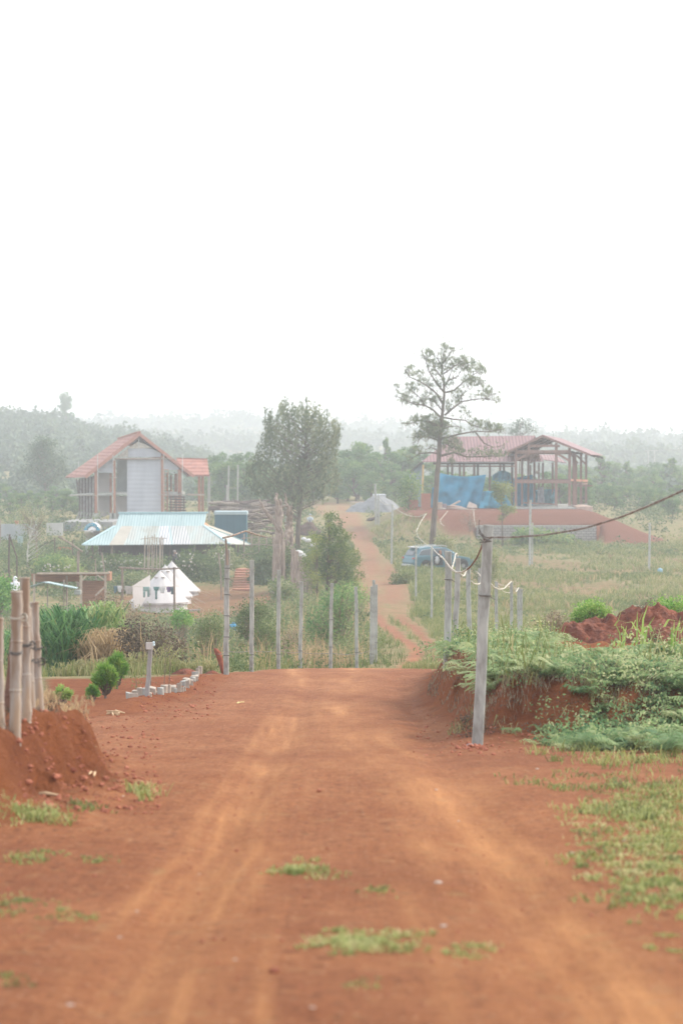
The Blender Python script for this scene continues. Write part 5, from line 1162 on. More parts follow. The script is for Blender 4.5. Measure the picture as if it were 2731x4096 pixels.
# lower side wing
WG = thing('side_wing', 'lower open porch with bright orange tiled roof right of the gable house', 'porch', G(800, D+3))
a, b, c, e = W2(990,272,D+6), W2(1234,279,D+6), W2(1250,402,D+1.5), W2(1128,405,D+1.5)
f = W2(1070,405,D+1.5)
slabp([a, b, c, f], (0,0,.14)).build('roof', TILEX, WG); MB().bar(b+Vector((0,0,.15)), a+Vector((0,0,.15)), .25, .14).build('ridge_cap', P('ridge_tile2', (.34,.15,.11)), WG)
for x, d in ((1170,D+2),(1197,D+4),(1246,D+2.5)): p = W2(x, 405, d); MB().box(p.x-.13, p.x+.13, d, d+.25, hz(p.x, d)-.1, p.z+.1).build('column', REDWOOD if x > 1160 and x < 1240 else CONC, WG)
MB().bar(W2(1080,545,D+2), W2(1215,548,D+2), .14, .18).build('floor_beam', PALEW, WG)
# concrete foundation block and garden walls
def gbox(name, lab, cat, x0, x1, ytop, d, th, mat, bot=.3, extra=None):
    a = W(x0, ytop, d); b = W(x1, ytop, d); zb = min(hz(a.x, d), hz(b.x, d))-bot; root = thing(name, lab, cat, ((a.x+b.x)/2, d, zb+bot))
    MB().box(a.x, b.x, d, d+th, zb, a.z).build('wall', mat, root); return root
WALLM = P('grey_render', (.27,.27,.27), (.19,.195,.195), sc=.5, bump=.01, bsc=8)
o = gbox('foundation_wall', 'grey concrete terrace wall under the orange-roofed house left of the tank', 'wall', 252, 452, 2088, 222, 9, WALLM)
p = W(262,2100,221.9); MB().box(p.x, p.x+.5, 221.86, 221.98, p.z-.36, p.z).build('opening', P('dark_glass', (.12,.17,.20), rough=.3), o)
gbox('garden_wall', 'pale grey boarded wall left of the foundation wall', 'wall', 186, 252, 2092, 212, .2, P('pale_panel', (.48,.48,.47), (.40,.40,.39), sc=.6, stretch=(4,1,1)))
gbox('garden_wall', 'long grey metal sheet fence at the left picture edge', 'wall', 4, 150, 2096, 205, .2, P('grey_sheet', (.40,.42,.44), (.30,.33,.35), sc=.5, stretch=(2,1,1)))
gbox('brick_pillar', 'small orange brick stub on the left metal fence', 'pillar', 61, 75, 2083, 206, .3, BRICK)
gbox('garden_wall', 'low red brick garden bed wall below the pale garden wall', 'wall', 225, 292, 2188, 185, .3, BRICK)
gbox('water_trough', 'small upright mint sheet beside the left metal fence', 'sheet', 71, 92, 2145, 195, .2, MINT)

# ---- water tank
tc = W(369,2124,178); r = 33*178/F
TK = thing('water_tank', 'horizontal stainless steel water tank with a blue lettered band on its end', 'water tank', (tc.x, 178, tc.z-r-.5))
MB().lathe(tc, [(.02,-.02),(r*.2,-.03),(r*.26,.0),(r*.45,-.02),(r*.5,.02),(r*.9,.0),(r*.99,.06),(r,.15),(r,1.5),(r*.9,1.62),(r*.3,1.66)], 36, 'y').build('tank_body', P('stainless', (.62,.60,.58), (.5,.48,.46), rough=.25, metal=.75, sc=3), TK, smooth=True)
mb = MB(); n_ = 22
for k in range(n_+1):
    a = math.pi*(.04+.92*k/n_); 
    for rr in (r*.62, r*.965): mb.V += [(tc.x+rr*math.cos(a), 178-.035, tc.z+rr*math.sin(a)), (tc.x+rr*math.cos(a), 178-.02, tc.z+rr*math.sin(a))]
for k in range(n_): i = k*4; mb.F += [(i,i+4,i+6,i+2),(i+1,i+3,i+7,i+5),(i+2,i+6,i+7,i+3),(i,i+1,i+5,i+4)]
mb.build('label_band', P('cyan_label', (.04,.38,.55), (.035,.35,.52), rough=.4), TK)
txt = 'THANH DAT'; LV_ = []; LF_ = []
for i, ch in enumerate(txt):
    if ch == ' ': continue
    cu = bpy.data.curves.new('t', 'FONT'); cu.body = ch; cu.size = r*.34; cu.align_x = 'CENTER'; cu.extrude = .008
    to = bpy.data.objects.new('t', cu); col.objects.link(to); bpy.context.view_layer.update()
    me = to.evaluated_get(bpy.context.evaluated_depsgraph_get()).to_mesh(); a = math.pi*(.86-.72*i/(len(txt)-1)); ro_ = a-math.pi/2; b_ = len(LV_)
    for v in me.vertices:
        x, y = v.co.x, v.co.y; xx = x*math.cos(ro_)-y*math.sin(ro_); zz = x*math.sin(ro_)+y*math.cos(ro_)
        LV_.append((tc.x+r*.69*math.cos(a)+xx, 178-.05+v.co.z, tc.z+r*.69*math.sin(a)+zz))
    LF_ += [tuple(b_+j for j in p_.vertices) for p_ in me.polygons]
    to.evaluated_get(bpy.context.evaluated_depsgraph_get()).to_mesh_clear(); bpy.data.objects.remove(to)
mk('lettering', LV_, LF_, WHITE, parent=TK)
MB().tube([tc+Vector((0,.3,r*.95)), tc+Vector((0,.3,r*1.2))], .09, 10).build('cap', STEEL, TK)
for sx in (-.45, .45): MB().bar(tc+Vector((sx, .3, -r*.8)), (tc.x+sx*1.1, 178.3, hz(tc.x, 178)-.1), .06).bar(tc+Vector((sx,1.3,-r*.8)), (tc.x+sx*1.1, 179.3, hz(tc.x, 178)-.1), .06).build('stand_leg', STEEL, TK)

# ---- low building with mint metal roof
D = 172.
MH = thing('low_building', 'long low dark building under a mint corrugated hipped roof behind the tents', 'building', G(650, D+2))
c3 = lambda x, y: (x/1.568, y/1.568+2000)
def W3(x, y, d): return W(*c3(x, y), d)
tl, tr_, bl, br = W3(752,86,D+5.5), W3(1297,84,D+5.5), W3(712,213,D+2.6), W3(1272,211,D+2.6)
up = MB().slab([tl, tr_, br, bl], (0,0,.05)); up.slab([tl, bl, bl+Vector((0,6,0)), tl+Vector((0,.3,0))], (0,0,.05)); o = up.build('upper_roof', MINT, MH)
MB().bar(tl+Vector((-.1,0,.06)), tr_+Vector((.1,0,.06)), .34, .12).build('ridge_cap', P('mint_flashing', (.36,.52,.55), (.32,.46,.48), sc=3, rough=.4), o)
ul, ur = W3(722,168,D+3.6), W3(1282,166,D+3.6); el, er = W3(520,286,D), W3(1440,278,D)
m1, m2, m3 = .14, .33, .8
def seg(t0, t1, mat):
    a, b = ul.lerp(ur, t0), ul.lerp(ur, t1); c, e = el.lerp(er, t1), el.lerp(er, t0); MB().slab([a, b, c, e], (0,0,.05)).build('eave_sheet', mat, MH)
xs_ = [0,.075,.20,.5,.60,.62,.78,1]
mats = [MINT, P('brown_sheet', (.42,.40,.35), (.36,.34,.30), sc=1), RUSTM, wavy('lilac_sheet', (.52,.54,.56), (.44,.46,.50), .2, 'X', .03), MINT, wavy('grey_sheet_roof', (.46,.47,.48), (.40,.42,.42), .2, 'X', .03), RUSTM]
for i in range(7):
    t0, t1 = xs_[i], xs_[i+1]; a, b = ul.lerp(ur, t0), ul.lerp(ur, t1)
    e, c = el.lerp(er, .12+t0*.80 if i else 0), el.lerp(er, .12+t1*.80 if i < 6 else 1)
    MB().slab([a, b, c, e], (0,0,.05)).build('eave_sheet', mats[i], MH)
# hipped right end
hr = W3(1570,282,D+7)
MB().slab([ur, hr, er], (0,0,.05)).build('hip_sheet', P('pale_sheet', (.48,.50,.47), (.40,.41,.38), sc=1), MH)
MB().slab([W3(1280,150,D+4.4), W3(1460,215,D+6), W3(1470,226,D+6), W3(1290,170,D+4.2)], (0,0,.05)).build('hip_sheet', P('tan_sheet', (.50,.46,.40), (.44,.40,.34), sc=1), MH)
for a, b in ((ur, er), (ur+Vector((0,.2,.0)), hr), (ul, el)): MB().bar(a+Vector((0,0,.07)), b+Vector((0,0,.07)), .22, .05).build('hip_flashing', P('mint_flash', (.38,.54,.57), (.34,.48,.52), sc=3, rough=.4), MH)
MB().slab([W3(1276,160,D+3.9), W3(1287,140,D+4.6), W3(1330,170,D+4.8)], (0,.1,0)).build('gable_patch', P('orange_clay', (.62,.32,.2), (.5,.26,.16), sc=5), MH)
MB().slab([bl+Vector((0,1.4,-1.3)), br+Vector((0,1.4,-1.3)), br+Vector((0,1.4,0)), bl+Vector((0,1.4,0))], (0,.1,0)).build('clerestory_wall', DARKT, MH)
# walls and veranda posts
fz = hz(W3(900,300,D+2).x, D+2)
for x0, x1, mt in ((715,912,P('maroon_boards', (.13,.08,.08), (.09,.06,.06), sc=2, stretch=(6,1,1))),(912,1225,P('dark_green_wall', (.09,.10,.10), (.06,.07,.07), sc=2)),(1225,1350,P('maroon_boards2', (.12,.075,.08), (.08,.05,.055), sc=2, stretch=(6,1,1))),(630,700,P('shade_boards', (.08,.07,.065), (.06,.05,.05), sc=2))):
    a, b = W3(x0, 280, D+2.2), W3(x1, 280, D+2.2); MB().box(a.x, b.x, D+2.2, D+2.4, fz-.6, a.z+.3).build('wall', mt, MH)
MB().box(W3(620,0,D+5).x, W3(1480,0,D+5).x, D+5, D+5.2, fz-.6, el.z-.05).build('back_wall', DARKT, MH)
for x in (580, 632, 702, 930, 1060, 1218, 1380, 1440, 1490): a = W3(x, 285, D+.5); MB().tube([(a.x, D+.5, hz(a.x, D+.5)-.2), (a.x+rs.normal()*.05, D+.5, a.z+.06)], .08 if x > 640 and x < 720 else .06, 8).build('post', DARKT if x != 702 and x != 1218 else PALEBARK, MH)
MB().bar(W3(575,300,D+.5), W3(545,345,D+.5), .07).bar(W3(580,345,D+.5), W3(640,300,D+.5), .07).build('brace', DARKT, MH)
gbox('white_awning', 'thin white gutter strip left of the mint roof ridge', 'gutter', 405, 462, 2116, 180, .4, WHITE) if False else None
# bamboo poles standing before it
for i, (x, y0, y1, w_) in enumerate(((912,225,400,9),(930,218,395,8),(943,240,415,8),(957,222,425,9),(972,214,420,8),(985,235,395,8),(1003,240,385,8),(1014,226,390,9),(1024,236,385,7))):
    d = 158+i*.25; a = W3(x-5+rs.normal()*4, y1, d); b = W3(x, y0, d); g = Vector((a.x, d, hz(a.x, d)-.1)); n_ = 10; pp = []; rr = []
    for k in range(n_+1):
        pp += [g.lerp(b, k/n_), g.lerp(b, min(1, k/n_+.012))]; rr += [w_*.004, w_*.0052]
    o = MB().tube(pp, rr, 7).build('bamboo_pole', BAMBOO, loc=g); tag(o, 'upright bamboo pole in the cluster standing before the mint-roofed building', 'pole', 'bamboo poles before the mint-roofed building')
MB_ = MB().tube([W3(880,246,159), W3(950,236,159.4), W3(1048,240,160.2)], .02, 5); tag(MB_.build('cross_pole', PALEBARK, loc=W3(880,246,159)), 'thin horizontal pole tied across the upright bamboo cluster', 'pole')
# garden plants before it: flowers and mid hedge
for i, (poly, d, n_, mat, t0, lab) in enumerate((
   ([(400,2240),(480,2230),(560,2240),(640,2250),(640,2290),(520,2300),(400,2290)], 164, 330, L_scrub, .4, 'green hedge with pale flowers in front of the mint-roofed building'),
   ([(700,2270),(730,2220),(760,2205),(800,2230),(830,2260),(900,2250),(900,2370),(820,2390),(760,2340)], 160, 520, L_scrub, .3, 'dark shrub mass on the slope right of the tents'),
   ([(1020,2260),(1060,2200),(1110,2220),(1110,2330),(1100,2420),(1040,2420),(1010,2340)], 158, 520, L_scrub, .22, 'dark green shrubbery right of the red earth steps'),
   ([(150,2250),(220,2230),(300,2255),(330,2290),(250,2300),(150,2290)], 158, 300, L_tree, .75, 'green vegetable hedge above the wooden shed'),
   ([(1110,2210),(1150,2190),(1190,2220),(1190,2300),(1130,2310)], 152, 220, L_scrub, .45, 'green shrub leaning on the dead tree stumps'),
   ([(1100,2330),(1140,2320),(1180,2360),(1180,2440),(1100,2450)], 130, 220, L_scrub, .6, 'greyish shrub below the stump fence'),
   ([(-60,2335),(20,2320),(40,2360),(30,2420),(-60,2420)], 120, 200, L_bright, .25, 'bright green shrub beside the hooded figure'),
   ([(480,2310),(560,2300),(620,2320),(560,2360),(480,2370)], 153, 200, L_scrub, .6, 'straw-green bank of weeds behind the tents'),
   ([(835,2215),(880,2190),(930,2210),(940,2300),(880,2330),(840,2300)], 166, 330, L_scrub, .55, 'rose bushes with pale blooms under the right end of the mint roof'))):
    bush('garden_shrub', lab, 'shrub', poly, d, 2.0, n_, .17, mat, t0, crad=.22, per=16, stem=.03)
C = []
for x0, x1, y0, y1, d, n_ in ((400,640,2240,2290,163,40),(860,930,2195,2280,163.5,26),(700,780,2210,2280,158,18),(170,300,2255,2285,156,18)):
    for k in range(n_): C.append(tuple(W(rs.uniform(x0, x1), rs.uniform(y0, y1), d-rs.rand()*1.2)))
C = np.repeat(np.array(C), 5, 0)+rs.normal(size=(len(C)*5, 3))*.03; v, f = leaves(C, .09, .7)
tag(mk('small_blooms', v, f, P('petal', (.75,.70,.66), (.6,.5,.48), sc=5)), kind='stuff')

# ---- tents
def tent(pa, pl, pr, d, lab, wallh=.5):
    "pa apex px; pl, pr = px of left and right wall base"
    ap = W(pa[0], pa[1], d); gl = W(pl[0], pl[1], d); gr = W(pr[0], pr[1], d); R = (gr.x-gl.x)/2; cx = (gr.x+gl.x)/2; zb = hz(cx, d)
    zb = min(gl.z, gr.z)+.02; ap = Vector((cx+.0*R+(ap.x-cx)*.6, d, ap.z))
    root = thing('bell_tent', lab, 'tent', (cx, d, zb), 'white bell tents'); N = 64; ft = 12
    mb = MB(); nr = 15
    for j in range(nr+1):
        t = j/nr; rad = R*1.04*(1-t)
        z = zb+wallh+(ap.z-zb-wallh)*t; sag = -.055*math.sin(math.pi*min(1, t*1.05))*(1 if t < .95 else 0)
        for k in range(N):
            a = 2*math.pi*k/N; pk = abs(math.cos(a*ft/2)); rr = rad*(1-.04*(1-pk)*(1-t))+.02; wr = .012*math.sin(a*23+j*1.7)*(1-t)
            mb.V.append((cx+(ap.x-cx)*t+(rr+wr)*math.cos(a), d+(rr+wr)*math.sin(a), z+sag*(1-.3*pk)))
    for j in range(nr):
        for k in range(N): k2 = (k+1) % N; mb.F.append((j*N+k, j*N+k2, (j+1)*N+k2, (j+1)*N+k))
    mb.build('roof_canvas', CANVAS, root, smooth=True)
    mb = MB()
    for j, (z, s) in enumerate(((wallh+.03,.985),(wallh*.5,.975),(.0,.99),(-.12,1.0))):
        for k in range(N):
            a = 2*math.pi*k/N; pk = abs(math.cos(a*ft/2)); rr = R*s*(1-.06*(1-pk)); mb.V.append((cx+rr*math.cos(a), d+rr*math.sin(a), zb+z))
    for j in range(3):
        for k in range(N): k2 = (k+1) % N; mb.F.append(((j+1)*N+k, (j+1)*N+k2, j*N+k2, j*N+k))
    mb.build('wall_canvas', CANVAS, root, smooth=True)
    mb = MB()
    for j, z in enumerate((wallh+.01, wallh-.09)):
        for k in range(N):
            a = 2*math.pi*k/N; pk = abs(math.cos(a*ft/2)); rr = R*(1.045+.01*j)*(1-.07*(1-pk)); mb.V.append((cx+rr*math.cos(a), d+rr*math.sin(a), zb+z+.02*math.sin(a*18)))
    for k in range(N): k2 = (k+1) % N; mb.F.append((N+k, N+k2, k2, k))
    mb.build('valance', CANVAS, root, smooth=True)
    for s in (-.45, .45):
        q = Vector((ap.x+s*.45, d-.32, ap.z-.42)); MB().slab([q+Vector((-.13,0,0)), q+Vector((.13,0,0)), q+Vector((.09,-.10,.06)), q+Vector((-.09,-.10,.06))], (0,0,.03)).build('vent_hood', CANVAS, root)
    MB().tube([Vector((ap.x,d,ap.z-.3)), Vector((ap.x,d,ap.z+.06))], .03, 8).build('pole_tip', STEEL, root)
    mb = MB()
    for k in range(ft):
        a = 2*math.pi*k/ft; e = Vector((cx+R*1.55*math.cos(a), d+R*1.4*math.sin(a), 0)); e.z = hz(e.x, e.y); mb.tube([(cx+R*1.03*math.cos(a), d+R*1.03*math.sin(a), zb+wallh), e], .006, 4, False)
    mb.build('guy_rope', PAINTC, root)
    return root, cx, zb, R
t1 = tent((643,2283),(524,2436),(752,2436),140, 'front white bell tent with an awning at its left side', .42)
tent((660,2260),(560,2412),(766,2412),145.5, 'middle white bell tent showing only its peak and right side', .42)
tent((684,2245),(590,2394),(797,2394),151, 'rear white bell tent with the highest pointed peak', .5)
a = W(560,2318,138.6); b = W(528,2345,137.6); c = W(526,2430,138.0); e = W(600,2300,139); 
o = MB().slab([e, b, W(538,2430,137.8), W(600,2432,139)], (.02,.03,0)).build('awning', CANVAS, t1[0])
P_ = thing('tent_platform', 'low grey plank platform edge under the right side of the tents', 'platform', G(800, 146)); a = G(800,146)
for k in range(3): MB().bar(W(755,2442-k*16,139+k*5), W(800+k*8,2440-k*16,139.3+k*5), .25, .10).build('plank', P('grey_plank%d' % k, (.36,.32,.29), (.26,.23,.21), sc=4), P_)
# clothes rack
CRK = thing('clothes_rack', 'rustic pole goalpost frame with a washing line in front of the tents', 'clothes rack', G(590, 133)); d = 133.
MB().tube([G(489,d,-.1), W(490,2270,d)], [.08,.065], 8).build('post', PALEBARK, CRK); MB().tube([G(698,d-.5,-.1), W(697,2270,d-.4)], [.07,.055], 8).build('post', PALEBARK, CRK)
MB().tube([W(476,2270,d), W(560,2275,d-.2), W(640,2277,d-.3), W(719,2273,d-.4)], [.055,.05,.05,.04], 8).build('crossbar', PALEBARK, CRK)
MB().tube([W(455,2343,d+.2), W(489,2344,d), W(590,2348,d-.2), W(697,2345,d-.4), W(715,2344,d-.4)], .008, 5).build('line', PAINTC, CRK)
def cloth(name, lab, px, py, wd, ht, colr, kind='shirt', d=132.7):
    s = d/F; colr = tuple(min(.7, v*1.5+.03) for v in colr); m = P(name+'_cloth_%d' % px, colr, tuple(v*.75 for v in colr), sc=6, bump=.01); mb = MB()  # every garment's colour is lifted to paint in haze
    def sheet(x0, x1, y0, y1, taper=.0, nx=7, ny=6):
        b = len(mb.V); ph = rs.rand()*6
        for sd_ in (0, .03):
            for j in range(ny):
                for i in range(nx):
                    t = i/(nx-1)-.5; v = j/(ny-1); xx = (x0+x1)/2+(x1-x0)*t*(1-taper*v)+rs.normal()*.4; p = W(xx, y0+(y1-y0)*v+rs.normal()*.6*(j > 0), d); mb.V.append((p.x, d+.04*math.sin(t*14+ph)*v+sd_, p.z))
        for sd_ in (0, nx*ny):
            for j in range(ny-1):
                for i in range(nx-1): o = b+sd_+j*nx+i; q = (o, o+nx, o+nx+1, o+1); mb.F.append(q if sd_ == 0 else q[::-1])
        for i in range(nx-1): mb.F.append((b+i, b+i+1, b+nx*ny+i+1, b+nx*ny+i)); o = b+(ny-1)*nx; mb.F.append((o+i+1, o+i, o+nx*ny+i, o+nx*ny+i+1))
        for j in range(ny-1): o = b+j*nx; mb.F.append((o, o+nx*ny, o+nx*ny+nx, o+nx)); o += nx-1; mb.F.append((o+nx, o+nx+nx*ny, o+nx*ny, o))
    if kind == 'pants': sheet(px-wd/2, px+wd/2, py, py+ht*.42); sheet(px-wd/2, px-wd*.12, py+ht*.40, py+ht, .2); sheet(px+wd*.12, px+wd/2, py+ht*.40, py+ht*.95, .2)
    elif kind == 'long': sheet(px-wd/2, px+wd/2, py, py+ht*.3, .3); sheet(px-wd*.22, px+wd*.15, py+ht*.28, py+ht, .1)
    else: sheet(px-wd/2, px+wd/2, py, py+ht*.55); sheet(px-wd*.35, px+wd*.35, py+ht*.5, py+ht)
    tag(mb.build(name, m, loc=W(px, py, d), smooth=True), lab, 'clothing')
cloth('trousers', 'grey-green trousers hanging on the washing line', 586, 2347, 26, 42, (.16,.25,.24), 'pants')
cloth('towel', 'pale strip of cloth next to the grey-green trousers', 601, 2347, 9, 34, (.50,.56,.56))
cloth('trousers', 'dark green long garment hanging at the middle of the washing line', 626, 2347, 24, 50, (.05,.14,.13), 'long')
cloth('shirt', 'very pale blue shirt on the washing line', 650, 2348, 24, 24, (.55,.65,.70))
cloth('shirt', 'dark purple garment on the line by the right rack post', 676, 2347, 18, 22, (.10,.06,.15))
cloth('shirt', 'dark teal garment touching the right rack post', 689, 2347, 13, 30, (.05,.10,.12))
cloth('shirt', 'light mint shirt left of the left rack post', 479, 2343, 17, 26, (.45,.62,.62))
cloth('shirt', 'dark blue garment at the left end of the line', 463, 2344, 14, 28, (.06,.12,.15))
cloth('towel', 'taupe towel folded on the line right of the left rack post', 516, 2345, 34, 32, (.30,.27,.25))

# ---- wooden shed
D = 132.; SH = thing('wooden_shed', 'open plank lean-to shed with a thin flat roof left of the washing line', 'shed', G(330, D))
c3b = c3
MB().slab([W3(200,462,D), W3(668,462,D), W3(655,470,D+2.6), W3(215,470,D+2.6)], (0,0,-.05)).build('roof', PLANK, SH)
MB().bar(W3(235,460,D-.05), W3(688,458,D-.05), .08, .10).build('fascia', PALEW, SH); MB().box(W3(670,0,D).x, W3(690,0,D).x, D-.05, D+1.2, W3(0,508,D).z, W3(0,455,D).z).build('end_board', PLANK, SH)
MB().slab([W3(200,465,D+2.6), W3(500,465,D+2.6), W3(500,512,D+2.7), W3(200,512,D+2.7)], (0,.05,0)).build('back_boards', PLANK, SH)
mb = MB()
for k in range(11): y = 506+k*17; mb.box(W3(515,0,D+1.5).x, W3(655,0,D+1.5).x, D+1.5+.01*(k % 2), D+1.54+.01*(k % 2), W3(0,y+16.5,D+1.5).z, W3(0,y,D+1.5).z)
mb.build('plank_wall', PLANK, SH)
for x, d in ((510,D),(662,D),(215,D),(420,D+2.4)): a = W3(x, 465, d); MB().box(a.x-.055, a.x+.055, d, d+.11, hz(a.x, d)-.1, a.z).build('post', PALEW, SH)
MB().bar(W3(512,512,D), W3(545,470,D), .07).bar(W3(660,505,D), W3(610,468,D), .07).bar(W3(482,510,D+1), W3(508,530,D+1), .07).bar(W3(600,600,D-.1), W3(664,540,D-.1), .09).build('brace', PALEW, SH)
AW = thing('plastic_awning', 'pale mint corrugated sheet peaked over a small stall before the shed', 'awning', G(200, 128))
MB().slab([W3(187,545,127), W3(275,518,127.2), W3(310,520,129), W3(215,548,129)], (0,0,.04)).slab([W3(275,518,127.2), W3(480,558,127), W3(490,552,128.6), W3(310,515,129)], (0,0,.04)).build('sheet', MINT, AW)
for x in (403, 300, 420): a = W3(x, 530, 127.6); MB().tube([(a.x, 127.6, hz(a.x, 127.6)-.1), (a.x, 127.6, W3(x, 500 if x == 403 else 540, 127.6).z)], .03, 6).build('post', PALEBARK, AW)
MB().bar(W3(330,545,127.5), W3(395,562,127.5), .04).build('rail', PALEBARK, AW)
q = W3(490,575,128); MB_ = MB().box(q.x-.2, q.x+.15, 128, 128.3, q.z-.15, q.z+.08); tag(MB_.build('crate', P('grey_crate', (.45,.47,.46), (.36,.38,.37)), loc=q, bevel=.02), 'small grey plastic crate before the shed opening', 'crate')

# ---- rough poles of the garden
for pts, r_, d, lab in (([(368,228),(440,270),(520,325)], .06, 150, 'slanting peeled log leaning down toward the shed roof'),([(497,320),(495,425)], .05, 150, 'upright garden post right of the slanting log'),([(488,320),(488,425)], .04, 150.5, 'thinner garden post left of its pair by the slanting log'),
    ([(640,330),(655,440)], .04, 142, 'pinkish leaning stick above the shed roof'),([(600,370),(603,445)], .035, 142, 'grey stub stick above the shed roof'),([(62,215),(58,365)], .06, 158, 'dark upright garden post at the far left'),([(62,225),(108,360)], .05, 158, 'dark slanting garden post at the far left'),
    ([(1370,330),(1385,440),(1388,578)], .045, 148, 'thin bare trunk rising from the shrubs right of the tents'),([(345,235),(345,350)], .04, 170, 'thin dark stake before the pale garden wall'),([(457,250),(458,360)], .04, 170, 'thin dark stake below the water tank'),
    ([(340,250),(300,268),(255,290)], .03, 170, 'thin rail slanting down left from the dark stake'),([(5,120),(5,345)], .05, 190, 'brown pole at the extreme left of the metal fence')):
    P3 = [W3(x, y, d) for x, y in pts]
    if pts[-1][1] > 320 and len(pts) != 3 or pts[-1][1] == 578: P3.append(Vector((P3[-1].x, d, hz(P3[-1].x, d)-.1)))
    tag(MB().tube(P3, r_, 7).build('rustic_pole', PALEBARK if 'dark' not in lab else DARKT, loc=P3[-1]), lab, 'pole')
# ---- red earth steps
ST = thing('earth_steps', 'flight of red earth steps with two white flower pots at its head', 'steps', G(965, 152)); n_ = 9
for k in range(n_):
    t = k/(n_-1); d = 153.5+k*1.25; pa = W(930+t*12, 2370-80*t, d); pb = W(1008-t*3, 2370-80*t, d); MB().box(pa.x, pb.x, d, d+1.6, pa.z-.9, pa.z+.22).build('step', P('step_earth', (.40,.19,.12), (.30,.13,.085), sc=4, bump=.03, bsc=9) if k == 0 else bpy.data.materials['step_earth'], ST)
PT = None
for px, py, s, lab in ((948,2284,1,'white flower pot holding a cactus at the head of the earth steps'),(995,2279,1,'white flower pot at the right of the steps head')):
    p = W(px, py, 164.2); root = thing('flower_pot', lab, 'pot', p); MB().lathe(p, [(.10,-.2),(.12,-.2),(.155,0),(.17,.02),(.17,.06),(.14,.06),(.13,.03)], 16).build('pot', WHITE, root, smooth=False)
    C = np.array(p)[None]+rs.normal(size=(60, 3))*np.array([.07,.07,.1])+np.array([0,0,.18]); v, f = leaves(C, .1, .3); mk('plant', v, f, L_scrub, tint=np.clip(.3+.2*rs.normal(size=60), 0, 1), parent=root)
tag(MB().tube([W(973,2287,163.5), W(962,2325,158.5), W(948,2345,156), W(930,2356,154), W(914,2368,152.6)], .02, 5).build('hose', P('tan_hose', (.50,.32,.22)), loc=W(973,2287,163.5)), 'tan hose lying down the red earth steps', 'hose')

# ---- big blue board container
D = 196.
CB = thing('site_container', 'dark blue container with a pale top rail right of the mint roof', 'container', G(922, D)); c3_ = W3(1347,80,D)
a, b = W3(1347,92,D), W3(1546,200,D); MB().box(a.x, b.x, D, D+2.4, hz(a.x, D)-.1, a.z).build('body', TARPD, CB)
MB().box(a.x-.05, b.x+.05, D-.06, D+2.5, a.z+.003, a.z+.26).build('top_rail', P('pale_blue_rail', (.42,.52,.56), (.36,.45,.5), sc=2), CB)
mb = MB()
for k in range(1, 5): x = a.x+(b.x-a.x)*k/5; mb.box(x-.02, x+.02, D-.02, D-.004, hz(a.x, D), a.z-.02)
mb.build('panel_seam', P('seam', (.03,.11,.155)), CB)

# ---- dead trunks and stump fence
ce = lambda x, y: (x/4.48+1000, y/4.48+1950)
def deadtree(name, lab, stems, d, loc=None):
    g = G(ce(*stems[0][0][0])[0], d); root = thing(name, lab, 'dead tree', g)
    for pts, r0, r1 in stems:
        n_ = len(pts); P3 = [W(*ce(x, y), d+rs.normal()*.12) for x, y in pts]
        if pts[0][1] > 1050: P3[0].z = min(P3[0].z, hz(P3[0].x, P3[0].y)-.1)
        PP = []
        for i in range(n_-1):
            for k in range(4): PP.append(P3[i].lerp(P3[i+1], k/4)+Vector((rs.normal(), rs.normal(), 0))*.03)
        PP.append(P3[-1]); m = len(PP); mb = MB().tube(PP, [(r0+(r1-r0)*i/(m-1))*(1+.16*rs.normal()) for i in range(m)], 9); mb.build('trunk' if r0 > .12 else 'limb', PALEBARK, root)
    return root
deadtree('dead_tree', 'twisted grey dead tree trunk with a long bare limb reaching left', [([(470,1500),(480,1100),(520,800),(500,500),(480,250),(470,100)],.30,.09),([(520,760),(430,610),(300,470),(220,320),(170,200)],.17,.04),([(300,440),(200,340),(90,300)],.08,.03),
   ([(560,1500),(570,1000),(540,700),(560,450),(530,200)],.22,.07),([(600,1400),(590,1000),(560,750)],.16,.12),([(430,1400),(450,1000),(500,760)],.16,.10),([(480,640),(400,620),(330,560)],.05,.03)], 150)
deadtree('dead_tree', 'second upright grey dead trunk, split and forked at the top', [([(680,1500),(690,1100),(680,800),(700,600),(680,350),(650,250),(625,110)],.26,.04),([(740,1450),(750,1000),(740,700),(735,500),(745,330)],.18,.05),([(640,1400),(640,1000),(660,800)],.18,.12),([(620,640),(650,630),(660,540)],.05,.03),([(680,330),(600,330),(560,400),(560,500)],.08,.05)], 151.5)
cq = lambda x, y: (x/1.568+800, y/1.568+2050)
for i in range(17):
    t = i/16; px = 1170+t*68+rs.normal()*3; d = 146-t*18; top = 2195+t*95+rs.normal()*12; g = G(px, d, -.1); tp = W(px+rs.normal()*3, top, d); r0 = .09+.03*rs.rand()
    PP = [g.lerp(tp, k/6)+Vector((rs.normal(), rs.normal(), 0))*.025 for k in range(7)]
    tag(MB().tube(PP, [r0*(1.1-.3*k/6)*(1+.12*rs.normal()) for k in range(7)], 7).build('stump_post', PALEBARK, loc=g), 'rough grey stump standing in the crooked stump fence', 'stump', 'stumps of the crooked stump fence')
for i, (px, py, d, lab) in enumerate(((1123,2168,140,'white sack on the stump fence, lower one'),(1133,2150,139,'pale grey sack lying right of the lower white sack'),(1104,2145,0,''),(1190,2100,0,''))):
    if not d: continue
cs_ = [((1233,2163),.22,'crumpled white sack beside the dark root pile',170),((1250,2178),.2,'flat grey sack just under the crumpled white one',168),((1195,2210),.22,'white sack lodged on top of the stump fence',146),((1210,2222),.2,'second pale sack lodged behind the stump fence',147),((1215,2155),.16,'small pale bundle above the stump fence',165)]
